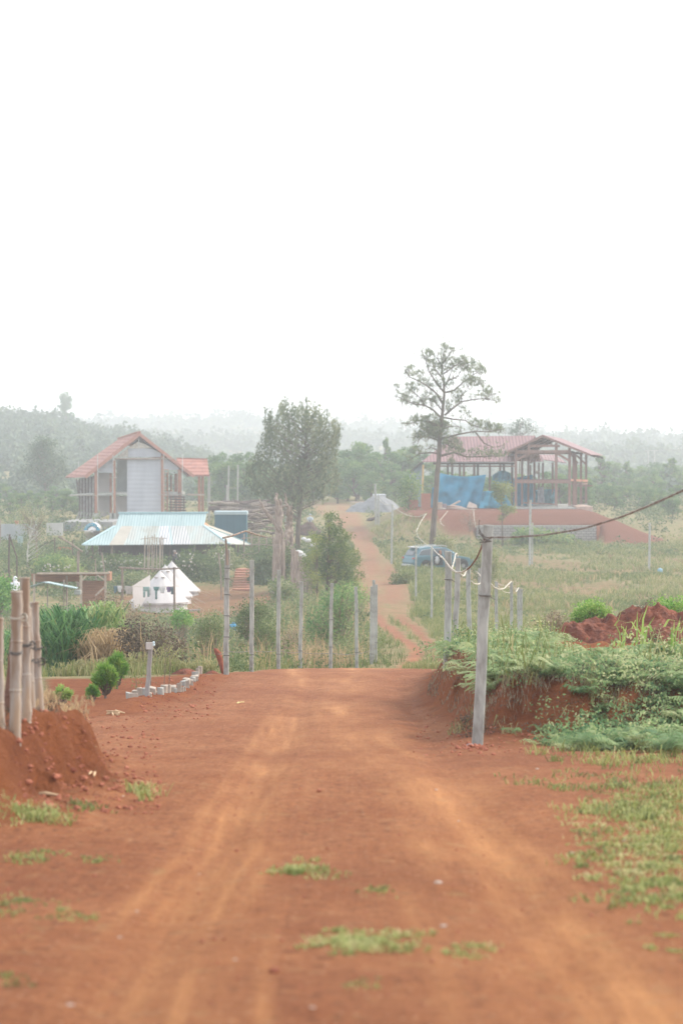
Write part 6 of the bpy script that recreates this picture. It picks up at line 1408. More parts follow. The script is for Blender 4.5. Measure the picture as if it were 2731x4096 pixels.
for (p, s, lab, d) in cs_: q = W(p[0], p[1], d); q.z = max(q.z, hz(q.x, d)+.1); tag(MB().rock(q, s, (1.2,.9,.7), seed=int(p[0]), jag=.22).build('sack', WHITE, loc=q, smooth=True), lab, 'sack')
# lumber and log piles behind
def logs(lab, x0, x1, y0, y1, d, n_, r_, seed, gp):
    q = np.random.RandomState(seed); root = thing('log_pile', lab, 'log pile', G((x0+x1)/2, d))
    for i in range(n_):
        xa, xb = sorted(q.uniform(x0, x1, 2)); xb = max(xb, xa+.35*(x1-x0)); y = y0+(y1-y0)*(i/n_); dy = q.normal()*6; dd = d+q.normal()*.8
        a, b = W(xa, y, dd), W(min(xb, x1+15), y+dy, dd+q.normal()*.5); a.z = max(a.z, hz(a.x, dd)+.05); b.z = max(b.z, hz(b.x, dd)+.05); m = a.lerp(b, .5)+Vector((0, 0, q.normal()*.12))
        MB().tube([a, m, b], [r_, r_*1.1, r_*.8], 8).build('log', PALEBARK if i % 3 else DARKT, root)
logs('long heap of grey felled logs behind the blue container', 830, 1090, 2005, 2060, 235, 34, .13, 1, None)
logs('jumbled rough branches and rails between the container and the dead trees', 975, 1100, 2065, 2140, 200, 22, .08, 2, None)
logs('pile of thin grey poles left of the central wood', 1000, 1150, 2020, 2065, 216, 18, .09, 3, None)
# rail pen right of the container
PN = thing('pole_pen', 'rickety pen of grey poles and rails below the blue container', 'fence', G(1020, 176))
for x in (975,1005,1035,1065,1090): p = G(x, 176, -.1); MB().tube([p, W(x+2, 2140+rs.normal()*8, 176)], .05, 6).build('post', PALEBARK, PN)
for y in (2150, 2180, 2215): MB().tube([W(965,y+4,176), W(1030,y-3,176.1), W(1100,y+2,175.9)], .04, 6).build('rail', PALEBARK, PN)
BK = thing('beehive_table', 'pale table with an orange round object by the log heap', 'table', G(1025, 205)); p = W(1027,2080,205)
MB().box(p.x-.45, p.x+.45, 205, 205.7, p.z-.12, p.z).build('table_top', P('grey_top', (.5,.5,.5)), BK)
for sx in (-.38, .38): MB().bar((p.x+sx,205.3,hz(p.x,205)-.1), (p.x+sx,205.3,p.z-.1), .07).build('leg', WHITE, BK)
tag(MB().lathe((p.x-.2,205.3,p.z+.003), [(.12,0),(.14,.02),(.13,.12),(.06,.18),(.01,.2)], 14).build('orange_bowl', P('orange', (.62,.34,.18)), loc=(p.x-.2,205.3,p.z), smooth=True), 'round orange bowl on the pale table by the log heap', 'bowl')
TB = thing('wooden_trailer', 'pale framed open crate cart on the gravel heap edge', 'cart', G(1430, 262)); a = W(1402,2008,262); b = W(1460,2022,262)
MB().bar(a, Vector((b.x,262,a.z)), .1, .12).bar(Vector((a.x,262,b.z)), Vector((b.x,262,b.z)), .08).build('frame', PALEW, TB); MB().box(a.x+.1, b.x-.1, 262.02, 263.2, b.z+.02, a.z-.08).build('side_board', P('ochre_board', (.46,.40,.28), (.38,.33,.22)), TB)
for x in (a.x, b.x): MB().bar((x,262,a.z), (x,262,b.z), .09).bar((x,263.2,a.z), (x,263.2,hz(x,263)), .09).build('corner_post', PALEW, TB)
MB().box(a.x+.15, b.x-.8, 262.1, 263, b.z-.45, b.z-.02).build('under_box', P('dark_green_box', (.08,.14,.12)), TB)
# white liquid tank (square caged)
IB = thing('liquid_tank', 'white caged square liquid tank on the gravel heap behind two posts', 'liquid tank', G(1517, 264)); a = W(1490,1977,264); b = W(1543,2030,264)
MB().box(a.x, b.x, 264, 265.2, b.z, a.z).build('bottle', P('milky_plastic', (.55,.58,.62), (.46,.49,.53), rough=.4), IB, bevel=.12)
mb = MB()
for k in range(6): x = a.x+(b.x-a.x)*k/5; mb.tube([(x,263.95,b.z), (x,263.95,a.z-.03)], .02, 5)
for k in range(5): z = b.z+(a.z-b.z)*k/4.3; mb.tube([(a.x-.02,263.93,z), (b.x+.02,263.93,z)], .02, 5)
mb.build('cage', STEEL, IB)
# motorbike rider and people
SKINM = P('skin', (.38,.24,.17), (.34,.21,.15), sc=6)
def person(lab, loc, h, colr, colr2, pose='stand', hood=None, rz=0, hat=None):
    root = thing('person', lab, 'person', loc); root.rotation_euler = (0,0,rz)
    s = h/1.7; me = bpy.data.meshes.new('body'); sit = pose == 'ride'
    J = {'pelvis':(0,0,.92),'belly':(0,.0,1.08),'chest':(0,.01,1.30),'neck':(0,0,1.46),'nk2':(0,-.01,1.52),'head':(0,-.02,1.62),'crown':(0,-.01,1.70)}
    R = {'pelvis':.14,'belly':.125,'chest':.15,'neck':.065,'nk2':.055,'head':.095,'crown':.07}
    E = [('pelvis','belly'),('belly','chest'),('chest','neck'),('neck','nk2'),('nk2','head'),('head','crown')]
    for sd_, n in ((-1,'l'),(1,'r')):
        if sit: arm = [(sd_*.2,0,1.36),(sd_*.27,-.16,1.14),(sd_*.27,-.42,1.10),(sd_*.26,-.48,1.12)]; leg = [(sd_*.1,-.02,.88),(sd_*.16,-.42,.80),(sd_*.14,-.34,.38),(sd_*.14,-.46,.33)]
        elif pose == 'bent': arm = [(sd_*.2,-.02,1.36),(sd_*.25,-.1,1.12),(sd_*.16,-.3,1.02),(sd_*.13,-.36,1.02)]; leg = [(sd_*.1,0,.86),(sd_*.11,-.03,.48),(sd_*.11,.02,.08),(sd_*.11,-.12,.04)]
        else: arm = [(sd_*.2,0,1.38),(sd_*.25,0,1.10),(sd_*.25,-.06,.86),(sd_*.24,-.08,.78)]; leg = [(sd_*.1,0,.86),(sd_*.11,-.01,.48),(sd_*.11,.02,.08),(sd_*.12,-.12,.04)]
        for i, (p, r_) in enumerate(zip(arm, (.065,.05,.038,.035))): J['a%d%s' % (i, n)] = p; R['a%d%s' % (i, n)] = r_
        for i, (p, r_) in enumerate(zip(leg, (.095,.068,.05,.045))): J['b%d%s' % (i, n)] = p; R['b%d%s' % (i, n)] = r_
        E += [('chest','a0'+n),('a0'+n,'a1'+n),('a1'+n,'a2'+n),('a2'+n,'a3'+n),('pelvis','b0'+n),('b0'+n,'b1'+n),('b1'+n,'b2'+n),('b2'+n,'b3'+n)]
    K = list(J); me.from_pydata([tuple(v*s for v in J[k]) for k in K], [(K.index(a), K.index(b)) for a, b in E], [])
    o = bpy.data.objects.new('body', me); col.objects.link(o); o.parent = root
    me.materials.append(SKINM); sk = o.modifiers.new('skin', 'SKIN'); sv = me.skin_vertices[0].data
    for i, k in enumerate(K): sv[i].radius = (R[k]*s, R[k]*s*(.8 if k in ('pelvis','belly','chest') else 1))
    sv[0].use_root = True; o.modifiers.new('sub', 'SUBSURF').levels = 1
    def loc_mb(name, mb, mat, smooth=True):
        m2 = mk(name, mb.V, mb.F, mat, smooth=smooth, loc=(0,0,0)); m2.parent = root; return m2
    top = P('shirt_cloth_%s' % lab[:12], colr, tuple(v*.8 for v in colr), sc=8, bump=.01); low = P('trouser_cloth_%s' % lab[:12], colr2, tuple(v*.8 for v in colr2), sc=8)
    mb = MB().lathe((0,0,0), [(.165*s,.84*s),(.175*s,.95*s),(.165*s,1.1*s),(.19*s,1.28*s),(.17*s,1.40*s),(.075*s,1.49*s)], 16)
    for n in 'lr': mb.tube([Vector(J['a%d%s' % (i, n)])*s for i in (0,1,2)], [.085*s,.066*s,.05*s], 10)
    loc_mb('jacket', mb, top); mb = MB()
    for n in 'lr': mb.tube([Vector(J['pelvis'])*s+Vector((0,0,.02))]+[Vector(J['b%d%s' % (i, n)])*s for i in (0,1,2)], [.13*s,.11*s,.085*s,.065*s], 10)
    loc_mb('trousers', mb, low)
    hc = (0,-.015*s,1.60*s)
    if hood: loc_mb('hood', MB().lathe((0,.0,0), [(.10*s,1.44*s),(.13*s,1.52*s),(.135*s,1.62*s),(.11*s,1.72*s),(.04*s,1.765*s)], 14), top)
    else: loc_mb('hair' if not hat else 'hat', MB().lathe((0,.015*s,0), [(.095*s,1.60*s),(.108*s,1.64*s),(.10*s,1.70*s),(.05*s,1.745*s)], 14), P('hair_%s' % lab[:12], hat or (.03,.025,.02)))
    return root
person('person in a white hooded jacket seen from behind near the left picture edge', G(61, 145, -.12), 1.62, (.78,.80,.84), (.06,.06,.07), 'stand', True, .4)
person('person in dark clothes with black hair left of the hooded figure', G(35, 146, -.25), 1.5, (.10,.13,.16), (.06,.06,.07), 'stand', None, -.3)
person('person with pale hat in dark clothes working behind the shrubs under the mint roof', G(699, 161, .1), 1.62, (.06,.06,.07), (.05,.05,.06), 'bent', None, 1.2, (.30,.26,.24))
mc = G(1240, 226)
MBK = thing('motorbike', 'small dark motorbike ridden up the road end toward the wood', 'motorbike', mc)
for y, nm in ((-.6,'wheel'),(.6,'wheel')):
    MB().lathe((mc.x, mc.y+y, mc.z+.29), [(.22,-.04),(.29,-.04),(.31,0),(.29,.04),(.22,.04)], 18, 'x').build(nm, P('tyre', (.03,.03,.03)), MBK)
MB().bar((mc.x,mc.y-.55,mc.z+.3), (mc.x,mc.y-.45,mc.z+.95), .08).bar((mc.x,mc.y+.6,mc.z+.3), (mc.x,mc.y,mc.z+.55), .14).bar((mc.x,mc.y,mc.z+.55), (mc.x,mc.y-.45,mc.z+.85), .14).build('frame', P('bike_dark', (.06,.06,.07), rough=.4), MBK)
MB().bar((mc.x,mc.y+.55,mc.z+.74), (mc.x,mc.y-.15,mc.z+.72), .22, .1).build('seat', P('bike_seat', (.03,.03,.03)), MBK, bevel=.03); MB().tube([(mc.x-.3,mc.y-.4,mc.z+1.0), (mc.x,mc.y-.45,mc.z+.95), (mc.x+.3,mc.y-.4,mc.z+1.0)], .015, 6).build('handlebar', STEEL, MBK)
p_ = person('rider in a pale shirt and dark helmet astride the small motorbike', (mc.x, mc.y+.15, mc.z-.12), 1.6, (.45,.50,.55), (.10,.08,.08), 'ride', None, 0, (.35,.45,.55))
mc2 = Vector((mc.x+.45, mc.y-1, hz(mc.x+.45, mc.y-1))); 

# ================================================================ timber frame on the red terrace
D = 222.
q4 = lambda x, y: (x/3.136+1950, y/3.136+1700)
def W4(x, y, d): return W(*q4(x, y), d)
q5 = lambda x, y: (x/2.412+1500, y/2.412+1350)
def W5(x, y, d): return W(*q5(x, y), d)
TF = thing('unfinished_building', 'large unfinished timber post and beam building with a maroon metal roof', 'building', (W(2060,0,D).x, D, -5.62))
def sl(name, pts, t, mat, par=TF): return slabp(pts, t).build(name, mat, par)
A, B_ = W4(685,130,D), W4(925,175,D+13); EL, ER = W4(185,362,D-.4), W4(1290,373,D-.4); ERb = W4(1440,386,D+13)
ELb = Vector((EL.x+ (B_.x-A.x), D+13, EL.z-.1))
sl('roof', [A, ER, ERb, B_], (0,0,.06), PINKM); sl('roof', [B_, Vector((A.x-1.4,D+9.9,A.z-.62)), Vector((EL.x+1.8,D+3.2,EL.z+.65)), EL, A], (0,0,.06), PINKM) if False else sl('roof', [A, B_, ELb, EL], (0,0,.06), PINKM)
# long wing roof
wl, wr, wa, wb = W5(740,962,D+10), W4(660,138,D+6), W5(1345,1200,D+1.5), W5(452,1202,D+5)
wr = Vector((A.x-.1, D+7, W4(0,140,D+7).z)); sl('wing_roof', [wb, wa, wr, wl], (0,0,.06), PINKM)
wlb = Vector((wb.x+.5, D+15, wb.z)); wab = Vector((wa.x+3.5, D+15, wa.z)); sl('wing_roof_back', [wlb, wl+Vector((0,.02,0)), wr+Vector((0,.02,0)), wab], (0,0,.06), PINKM)
sl('rear_roof', [W4(520,465,D+15), W4(700,460,D+15), W4(650,378,D+18), W4(560,378,D+18)], (0,0,.06), PINKM); sl('rear_roof', [W4(700,440,D+15), W4(985,480,D+15), W4(850,380,D+19), W4(650,378,D+18)], (0,0,.06), PINKM)
def bm(x0, y0, x1, y1, w_, name='beam', d=D, d1=None, mat=TIMBER): MB().bar(W4(x0, y0, d), W4(x1, y1, d1 or d), w_, w_).build(name, mat, TF)
def pst(x, ytop, w_, d, mat=TIMBER, ybot=None):
    a = W4(x, ytop, d); zb = max(-5.62, -99); MB().box(a.x-w_/2, a.x+w_/2, d, d+w_, -5.7, a.z).build('post', mat, TF)
    MB().box(a.x-w_*.62, a.x+w_*.62, d-.04, d+w_+.04, -5.75, -5.35).build('footing', CONC, TF)
for x, y, w_, d in ((352,300,.24,D),(858,225,.24,D),(1025,290,.24,D+.3),(430,390,.2,D+4),(508,350,.2,D+5),(583,400,.2,D+6),(690,470,.18,D+9),(640,470,.16,D+10),(812,470,.18,D+10),(1085,350,.34,D+2.5),(1110,480,.14,D+4),(1168,360,.2,D+6),(1232,370,.2,D+9),(535,500,.14,D+12)): pst(x, y, w_, d)
for x in (700,742,815,855,955,990,1105,1205,1240,1320):
    d = D+5.5+(x % 3)*1.6; p = W5(x, 1210, d); MB().box(p.x-.1, p.x+.1, d, d+.2, -5.7, p.z).build('post', TIMBER if x % 2 else DARKT, TF)
MB().bar(W5(560,1215,D+5.4), W5(1345,1215,D+3), .16, .2).build('beam', DARKT, TF); MB().bar(W5(600,1240,D+6.4), W5(1345,1242,D+5), .12, .14).build('beam', TIMBER, TF)
bm(360,335,1015,330,.24); bm(360,355,1060,355,.16, d=D+1); bm(500,262,900,262,.22, d=D-.02); bm(515,240,515,330,.2); bm(215,355,690,140,.16, 'rafter', D-.3); bm(685,140,1280,378,.16, 'rafter', D-.3)
for k in range(6): t = (k+.5)/6; a, b = A.lerp(EL, t)+Vector((0,.2,-.12)), B_.lerp(ELb, t)+Vector((0,0,-.12)); MB().bar(a, b, .08, .12).build('purlin', TIMBER, TF); a, b = A.lerp(ER, t)+Vector((0,.2,-.12)), B_.lerp(ERb, t)+Vector((0,0,-.12)); MB().bar(a, b, .08, .12).build('purlin', TIMBER, TF)
for k in range(1, 4): d = D+3.2*k; o_ = (B_-A)*(3.2*k/13); MB().bar(A+o_-Vector((0,0,.15)), EL+o_-Vector((0,0,.15)), .14).bar(A+o_-Vector((0,0,.15)), ER+o_-Vector((0,0,.15)), .14).bar(W4(352,330,D)+o_, W4(1025,330,D)+o_, .16).build('truss', DARKT, TF)
bm(370,430,530,355,.2,'brace'); bm(880,365,1040,460,.2,'brace'); bm(530,480,640,380,.16,'brace',D+5); bm(1040,370,1130,480,.14,'brace',D+3); bm(1110,380,1225,490,.16,'brace',D+7); bm(440,440,520,370,.16,'brace',D+4)
bm(366,712,1020,712,.28); bm(366,686,1030,686,.10, mat=P('dark_beam', (.16,.10,.09))); bm(1020,690,1240,700,.2, d=D+1, d1=D+9, mat=REDWOOD); bm(1020,735,1240,735,.18, d=D+4, d1=D+9); bm(1120,762,1312,762,.12, d=D+5)
bm(600,590,650,600,.3, d=D+8, mat=PALEW)
for k in range(6): x = 430+k*95; MB().bar(W4(x, 692, D+.2), W4(x+30, 692, D+8), .12, .16).build('joist', TIMBER, TF)
MB().box(W4(330,0,D).x, W4(1310,0,D).x-.8, D-1.2, D+14, -5.72, -5.5).build('floor_slab', CONC, TF)
a = W4(1105,1035,D-1.3); b = W4(1312,1075,D-1.3); MB().box(a.x, b.x, D-1.4, D+6, -5.9, a.z+.1).build('plinth', P('pink_plinth', (.48,.36,.30), (.38,.28,.24)), TF)
MB().bar(W4(450,975,D+2), W4(840,995,D+1.5), .1, .14).build('bench_board', TIMBER, TF)
# tarpaulins
def tarp(name, lab, pts, d, mat, amp=.12, nx=26, ny=16, seed=1, sagt=0, dn=0):
    "hanging cloth between 4 px corners (tl,tr,br,bl)"
    q = np.random.RandomState(seed); V_ = []; c = [W(p[0], p[1], d) for p in pts]
    for th in (0, .03):
        for j in range(ny):
            for i in range(nx):
                u, v = i/(nx-1), j/(ny-1); p = c[0].lerp(c[1], u).lerp(c[3].lerp(c[2], u), v)
                p = p+Vector((0, th+amp*(math.sin(u*19+v*3+seed)*.5+float(fbm(u*5+seed, v*4, 3))*2.2+.8*abs(u-.45)*v*2-abs(math.sin((u-.6)*7+v*2))*.5*v), -sagt*math.sin(math.pi*u)*(1-v)+.1*amp*q.normal()*(v > 0)))
                V_.append(tuple(p))
    F_ = []; n_ = nx*ny
    for j in range(ny-1):
        for i in range(nx-1): o = j*nx+i; F_ += [(o, o+nx, o+nx+1, o+1), (n_+o, n_+o+1, n_+o+nx+1, n_+o+nx)]
    for i in range(nx-1): F_ += [(i, i+1, n_+i+1, n_+i), ((ny-1)*nx+i+1, (ny-1)*nx+i, n_+(ny-1)*nx+i, n_+(ny-1)*nx+i+1)]
    for j in range(ny-1): F_ += [(j*nx, n_+j*nx, n_+j*nx+nx, j*nx+nx), (j*nx+2*nx-1, n_+j*nx+2*nx-1, n_+j*nx+nx-1, j*nx+nx-1)]
    return tag(mk(name, V_, F_, mat, smooth=True, loc=c[3]), lab, 'tarpaulin')
tarp('tarpaulin', 'largest blue tarpaulin hung like a wall on the left of the timber frame', [(1757,1892),(1943,1898),(1915,2040),(1750,2036)], D+2.5, TARP, .35, sagt=.25, seed=2)
tarp('tarpaulin', 'brighter blue tarpaulin spilling down right of the largest one', [(1930,1965),(2010,1962),(2052,2030),(1912,2044)], D+1.6, P('cyan_tarpaulin', (.03,.30,.45), (.03,.25,.38), rough=.45, sc=2), .4, seed=5)
tarp('tarpaulin', 'blue tarpaulin bundle sagging under the wing roof', [(1968,1902),(2040,1893),(2046,1932),(1968,1940)], D+4, P('teal_tarpaulin', (.04,.24,.33), (.035,.18,.26), rough=.5, sc=2), .4, seed=8, sagt=-.35)
tarp('tarpaulin', 'tall blue tarpaulin behind the front left post of the frame', [(2042,1915),(2128,1898),(2135,2026),(2045,2032)], D+6.4, TARP, .3, seed=11)
tarp('tarpaulin', 'darker blue tarpaulin at the back centre of the frame', [(2120,1962),(2225,1955),(2222,2025),(2120,2025)], D+12.8, P('deep_tarpaulin', (.04,.24,.34), (.03,.18,.28), rough=.5), .3, seed=14)
tarp('tarpaulin', 'shiny pale turquoise sheet draped right of the centre posts', [(2180,1950),(2214,1962),(2216,2022),(2187,2020)], D+8, P('turquoise_sheet', (.12,.42,.50), (.08,.34,.42), rough=.25), .5, nx=18, seed=17, sagt=.7)
tarp('tarpaulin', 'silvery white sheet hanging beside the turquoise one', [(2151,1950),(2172,1948),(2178,2016),(2150,2018)], D+8.3, P('silver_sheet', (.62,.64,.70), (.5,.5,.58), rough=.25), .3, nx=12, seed=19)
tarp('tarpaulin', 'narrow blue tarpaulin strip left of the pine trunk', [(1728,1950),(1745,1948),(1743,2034),(1722,2030)], D+3.4, TARP, .1, nx=8, seed=23)
SHD = thing('blue_hut', 'faded blue hut half hidden by trees left of the timber frame', 'hut', G(1665, D+8)); a, b = W(1640,1885,D+8), W(1690,1985,D+8)
MB().slab([Vector((a.x,D+8,b.z-1)), Vector((b.x,D+8,b.z-1)), W(1690,1852,D+8), W(1640,1892,D+8)], (0,2.5,0)).build('wall', P('faded_blue', (.25,.33,.37), (.20,.27,.31), sc=1), SHD)
MB().slab([W(1630,1894,D+7.6), W(1694,1846,D+7.6), W(1694,1846,D+10.9), W(1630,1894,D+10.9)], (0,0,.1)).build('roof', DARKT, SHD)
bush('roadside_tree', 'pale leafy shrub growing in front of the faded blue hut', 'shrub', [(1600,1960),(1620,1900),(1665,1905),(1680,1960),(1660,2030),(1610,2040)], 219, 1.2, 130, .2, L_tree, .6, crad=.25, per=16, stem=.04)
p = W(1692,1860,D+2.2); tag(MB().bar(Vector((p.x-.12,D+2.2,-5.6)), p, .16).build('yellow_pole', P('yellow_timber', (.62,.42,.16), (.5,.33,.12)), loc=(p.x,D+2.2,-5.6)), 'yellow plank standing upright left of the pine trunk', 'plank')
BS = thing('brick_stack', 'tall neat stack of orange bricks left of the pine trunk', 'brick stack', G(1703, D-4)); a, b = W(1684,1974,D-4), W(1722,2036,D-4)
mb = MB()
for j in range(13):
    z0 = b.z-.4+(a.z-b.z+.4)*j/13; z1 = b.z-.4+(a.z-b.z+.4)*(j+1)/13-.012
    for i in range(6): x0 = a.x+(b.x-a.x)*i/6; mb.box(x0+.006, x0+(b.x-a.x)/6-.006, D-4+.01*((i+j) % 2), D-3.3, z0, z1)
mb.build('bricks', BRICK, BS)
BS2 = thing('brick_stack', 'lower brick stack beside the tall one', 'brick stack', G(1655, D-3.6)); a, b = W(1637,2000,D-3.6), W(1672,2040,D-3.6); mb = MB()
for j in range(9):
    for i in range(6): x0 = a.x+(b.x-a.x)*i/6; z0 = b.z-.4+(a.z-b.z+.4)*j/9; mb.box(x0+.006, x0+(b.x-a.x)/6-.006, D-3.6+.01*((i+j) % 2), D-3, z0, z0+(a.z-b.z+.4)/9-.012)
mb.build('bricks', BRICK, BS2)
def leanbox(lab, p0, p1, w_, d, mat, name='plank', cat='plank'): a, b = W(*p0, d), W(*p1, d+.5); tag(MB().bar(a, b, w_, w_*.6).build(name, mat, loc=a), lab, cat)
leanbox('long pale log leaning up before the blue tarpaulin', (1778,2036), (1838,2004), .22, D-1.5, PALEW, 'log', 'log')
tag(MB().slab([W(1866,2030,D-1), W(1908,2032,D-1), W(1906,2020,D-.6), W(1875,2006,D-.4)], (0,.12,0)).build('board', P('tan_board', (.48,.38,.32), (.40,.32,.27)), loc=W(1866,2030,D-1)), 'tan sheet of board propped before the blue tarpaulin', 'board')
p = W(1818,2033,D-1.8); tag(MB().rock(p, .6, (1.6,.8,.5), seed=4, jag=.2).build('rubble_heap', P('pinkish_rubble', (.48,.36,.30), (.38,.28,.24), sc=5, bump=.05), loc=p), 'pinkish rubble heap at the foot of the blue tarpaulin', 'rubble')
for i, (x, y, s) in enumerate(((1850,2038,.35),(1885,2040,.3),(1925,2044,.3),(1762,2036,.3),(1970,2042,.28))): p = W(x, y, D-3); tag(MB().rock(p, s, (1.8,.8,.35), seed=i+60, jag=.2).build('rubble_slab', STONE, loc=p), ['flat pale slab left of centre below the tarpaulin','flat pale slab below the tan board','flat pale slab at the tarpaulin corner','pale slab by the pine trunk on the terrace edge','flat slab below the bright blue tarpaulin'][i], 'rubble')
p = W(1766,2020,D-2); BX = thing('stacked_boxes', 'small pale crates piled beside the pine trunk on the terrace', 'crates', p)
MB().box(p.x-.35, p.x+.05, D-2, D-1.6, p.z-.4, p.z+.25).build('crate', PALEW, BX, bevel=.02); MB().box(p.x+.07, p.x+.45, D-2, D-1.6, p.z-.4, p.z+.1).build('crate', P('mauve_crate', (.30,.24,.26)), BX, bevel=.02)
tag(MB().tube([W(1790,2044,208.3), W(1760,2080,206.6), W(1763,2095,206), W(1775,2103,205.6)], .03, 5).build('hose', PAINTC, loc=W(1790,2044,208.3)), 'pale hose curling down the red slope on the left', 'hose')
tag(MB().tube([W(1893,2040,208.3), W(1896,2080,206.6), W(1902,2110,205.6)], .03, 5).build('hose', PAINTC, loc=W(1893,2040,208.3)), 'pale hose hanging straight down the red slope', 'hose')
# block retaining wall
RW = thing('retaining_wall', 'grey block retaining wall below the red terrace slope', 'wall', (W(2170,0,WALLY).x, WALLY, -8.3))
wx0, wx1 = 11.6, W(2388,0,WALLY).x; zt = W(0,2106,WALLY).z; zt2 = W(0,2104,WALLY).z
MB().hexa([(wx0,WALLY-.3,-9.4),(wx1,WALLY-.3,-9.4),(wx1,WALLY+.1,-9.4),(wx0,WALLY+.1,-9.4),(wx0,WALLY-.3,zt),(wx1,WALLY-.3,zt2),(wx1,WALLY+.1,zt2),(wx0,WALLY+.1,zt)]).build('block_face', CINDER, RW)
MB().box(wx0-.02, wx1, WALLY-.34, WALLY+.14, zt+.002, zt+.10).build('coping', CONC, RW)
MB().box(wx1+.002, wx1+.32, WALLY-.4, WALLY+.3, -9.4, zt+.03).build('brick_pier', BRICK, RW)
# irrigation pipe on the field
mb = MB(); pp = [G(x, d, .06) for x, d in ((1980,150),(2080,143),(2130,138),(2200,133),(2300,128),(2420,123),(2560,117),(2760,110))]; tag(mb.tube(pp, .035, 6).build('irrigation_pipe', P('cream_pipe', (.62,.50,.38), (.5,.4,.3)), loc=pp[0]), 'long cream irrigation pipe lying across the field', 'pipe')
q = G(2639, 165, .15); tag(MB().lathe(q, [(.10,-.15),(.17,-.12),(.18,.1),(.12,.16),(.05,.2)], 14).build('water_can', P('pale_blue_plastic', (.25,.42,.52)), loc=q, smooth=True), 'pale blue plastic can in the grass at the far right', 'can')
q = G(1490, 238, .2); tag(MB().rock(q, .5, (1.6,.8,.4), seed=9, jag=.35).tube([q+Vector((.1,0,.1)), q+Vector((.7,0,.5))], .12, 6).build('root_stump', DARKT, loc=q), 'dark upturned root stump lying on the upper road', 'stump')
q = G(1548, 140, .1); sticks_ = None
# utility poles on the right skyline
for i, (px, lab) in enumerate(((2592,'left leg of the pair of faint power poles above the wood'),(2617,'right leg of the pair of faint power poles above the wood'))):
    root = thing('power_pole', lab, 'power pole', G(px, 520)); MB().tube([G(px, 520, -.2), W(px-1, 1801, 520)], .15, 8).build('pole', CONC, root)
    MB().bar(W(px-14, 1803, 520), W(px+12, 1803, 520), .18).bar(W(px-7, 1812, 520), W(px, 1803, 520), .12).build('crossarm', CONC, root)
tag(MB().tube([W(2592,1802,520), W(2660,1800,540), W(2760,1797,560)], .045, 4).tube([W(2592,1803,520), W(2480,1822,560), W(2330,1835,620)], .04, 4).build('power_line', WIRE, loc=W(2592,1802,520)), 'faint power line running across the hazy wood', 'wire')

# ================================================================ car
q6 = lambda x, y: (x/4.9+1600, y/4.9+2150)
CD = 168.; p0 = W(*q6(115,560), CD); p1 = W(*q6(1400,560), CD)
L_ = 4.75; yaw = math.radians(24); cxm = (p0.x+p1.x)/2; zb = W(0, 2284, CD).z
CAR = thing('parked_car', 'dark teal SUV parked in the grass with its rear side door open', 'car', (cxm, CD+.6, zb)); 
CPAINT = P('teal_paint', (.06,.17,.21), (.05,.145,.18), sc=1, rough=.25, metal=.3, spec=.6); GLS = P('car_glass', (.05,.07,.08), rough=.08, spec=.8); BLK = P('black_trim', (.02,.02,.022), rough=.5); CHR = P('chrome', (.7,.7,.7), metal=.9, rough=.2)
# car local: +x forward (right), y left; profile outlines (x,z)
low = [(-2.36,.38),(-2.40,.62),(-2.34,.95),(-2.28,1.06),(-1.4,1.10),(0.0,1.06),(.85,1.05),(1.3,1.02),(1.85,.93),(2.22,.80),(2.34,.62),(2.36,.42),(2.25,.30),(1.2,.26),(-1.2,.26),(-2.2,.28)]
cab = [(-2.26,1.06),(-2.05,1.42),(-1.85,1.62),(-1.2,1.70),(-.4,1.71),(.2,1.64),(.62,1.42),(1.12,1.05)]
def arch(pr):
    out = []
    for (x, z) in pr: out.append((x, z))
    return out
def hull(prof, hw, taper, name, mat, n_=5, rows=None):
    mb = MB(); n = len(prof); ys_ = [(-1,.90),(-.97,.97),(-.8,1.0),(.8,1.0),(.97,.97),(1,.90)]
    for yf, sc_ in ys_:
        for x, z in prof:
            zc = (z-.9); tw = 1-taper*max(0, z-1.0)
            mb.V.append((x*(1-(1-sc_)*.35), yf*hw*tw, .62+(z-.62)*(1-(1-sc_)*.35) if name != 'cabin' else z-(1-sc_)*.25*(z > 1.3)))
    for r in range(len(ys_)-1):
        for i in range(n): j = (i+1) % n; mb.F.append((r*n+i, r*n+j, (r+1)*n+j, (r+1)*n+i))
    mb.F.append(tuple(range(n-1, -1, -1))); mb.F.append(tuple(range((len(ys_)-1)*n, len(ys_)*n)))
    o = mk(name, mb.V, mb.F, mat, loc=(0,0,0), smooth=False); o.parent = CAR; return o
o = hull(low, .94, 0, 'body', CPAINT); bv = o.modifiers.new('b', 'BEVEL'); bv.width = .05; bv.segments = 3
hull(cab, .90, .28, 'cabin', CPAINT)
def part(name, mb, mat, bevel=0): o = mk(name, mb.V, mb.F, mat, loc=(0,0,0)); o.parent = CAR; (bevel and setattr(o.modifiers.new('b', 'BEVEL'), 'width', bevel)); return o
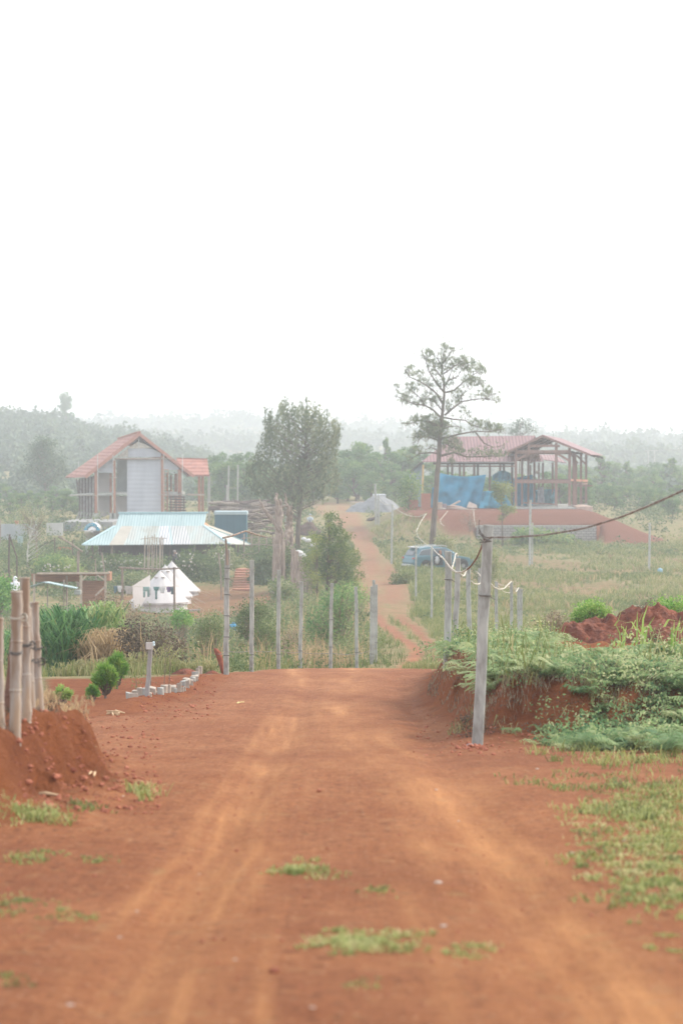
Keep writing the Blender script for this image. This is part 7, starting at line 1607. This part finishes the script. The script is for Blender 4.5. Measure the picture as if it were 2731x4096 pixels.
for s in (-1, 1):
    y = lambda z: s*(.895*(1-.28*max(0, z-1.0))+.012)
    def win(pts, nm='side_window'):
        mb = MB(); n = len(pts); mb.V = [(x, y(z), z) for x, z in pts]+[(x, y(z)-s*.02, z) for x, z in pts]; mb.F = [tuple(range(n)), tuple(range(2*n-1, n-1, -1))]+[(i, n+i, n+(i+1) % n, (i+1) % n) for i in range(n)]; part(nm, mb, GLS)
    win([(-1.95,1.14),(-1.72,1.45),(-1.0,1.55),(-.92,1.13)]); win([(-.82,1.13),(-.88,1.55),(-.2,1.58),(-.15,1.12)]); win([(-.08,1.12),(-.12,1.58),(.22,1.52),(.85,1.11)])
    for x in (-1.42, 1.42):
        part('wheel_arch', MB().lathe((x, s*.935, .40), [(.40,-.02),(.43,-.01),(.43,.01),(.36,.02)], 26, 'y'), BLK)
        wl_ = part('wheel', MB().lathe((x, s*.90, .36), [(.22,-.07),(.34,-.09),(.36,0),(.34,.09),(.22,.07)], 26, 'y'), BLK)
        rm = MB().lathe((x, s*.955, .36), [(.05,-.02),(.15,-.02),(.17,.02),(.05,.03)], 20, 'y'); part('rim', rm, P('rim_grey', (.25,.26,.27), rough=.4, metal=.5) if not bpy.data.materials.get('rim_grey') else bpy.data.materials['rim_grey'])
    part('roof_rail', MB().tube([(-1.7,s*.66,1.69),(-1.4,s*.68,1.77),(0,s*.68,1.78),(.3,s*.66,1.70)], .02, 6), CHR)
    part('window_trim', MB().tube([(x, y(z)+s*.01, z) for x, z in ((-2.0,1.12),(-1.72,1.47),(-1.0,1.58),(-.1,1.61))], .015, 5), CHR)
    part('tail_light', MB().box(-2.38, -2.0, s*.80-.12, s*.80+.12, .86, .98), P('red_lens', (.45,.04,.03), rough=.2) if s < 0 else bpy.data.materials['red_lens'], .02)
    part('headlight', MB().box(2.1, 2.26, s*.72-.15, s*.72+.15, .70, .80), WHITE, .02)
part('windscreen', MB().slab([(.66,-.62,1.44),(1.12,-.74,1.09),(1.12,.74,1.09),(.66,.62,1.44)], (.02,0,.02)), GLS)
part('rear_window', MB().slab([(-2.26,-.62,1.12),(-2.07,-.55,1.42),(-2.07,.55,1.42),(-2.26,.62,1.12)], (-.02,0,.01)), GLS)
part('bumper', MB().box(-2.46, -2.2, -.88, .88, .36, .50), STEEL, .03); part('spoiler', MB().box(-2.12, -1.75, -.60, .60, 1.66, 1.70), WHITE, .01)
# open rear side door swung out toward the camera, with pale bag in the opening
part('doorway', MB().box(-.86, -.12, -.955, -.90, .42, 1.08), BLK)
dr = MB().slab([(-.12,-.95,.42),(-.42,-1.55,.42),(-.46,-1.60,1.08),(-.14,-.93,1.10)], (.05,.03,0)).slab([(-.14,-.93,1.10),(-.46,-1.60,1.08),(-.40,-1.40,1.52),(-.14,-.83,1.56)], (.04,.02,0)); part('open_door', dr, CPAINT, .02)
part('seat_back', MB().box(-.35, -.2, -.9, -.5, 1.15, 1.45), P('orange_seat', (.62,.30,.2)), .02)
CAR.rotation_euler = (0, 0, yaw)
M4 = Matrix.Translation(CAR.location) @ Matrix.Rotation(yaw, 4, 'Z'); q = M4 @ Vector((-.6,-1.0,.78))
tag(MB().rock(q, .22, (.8,.6,1.3), seed=3, jag=.12).build('white_bag', WHITE, loc=q, smooth=True), 'white stuffed bag hanging in the open car doorway', 'bag')
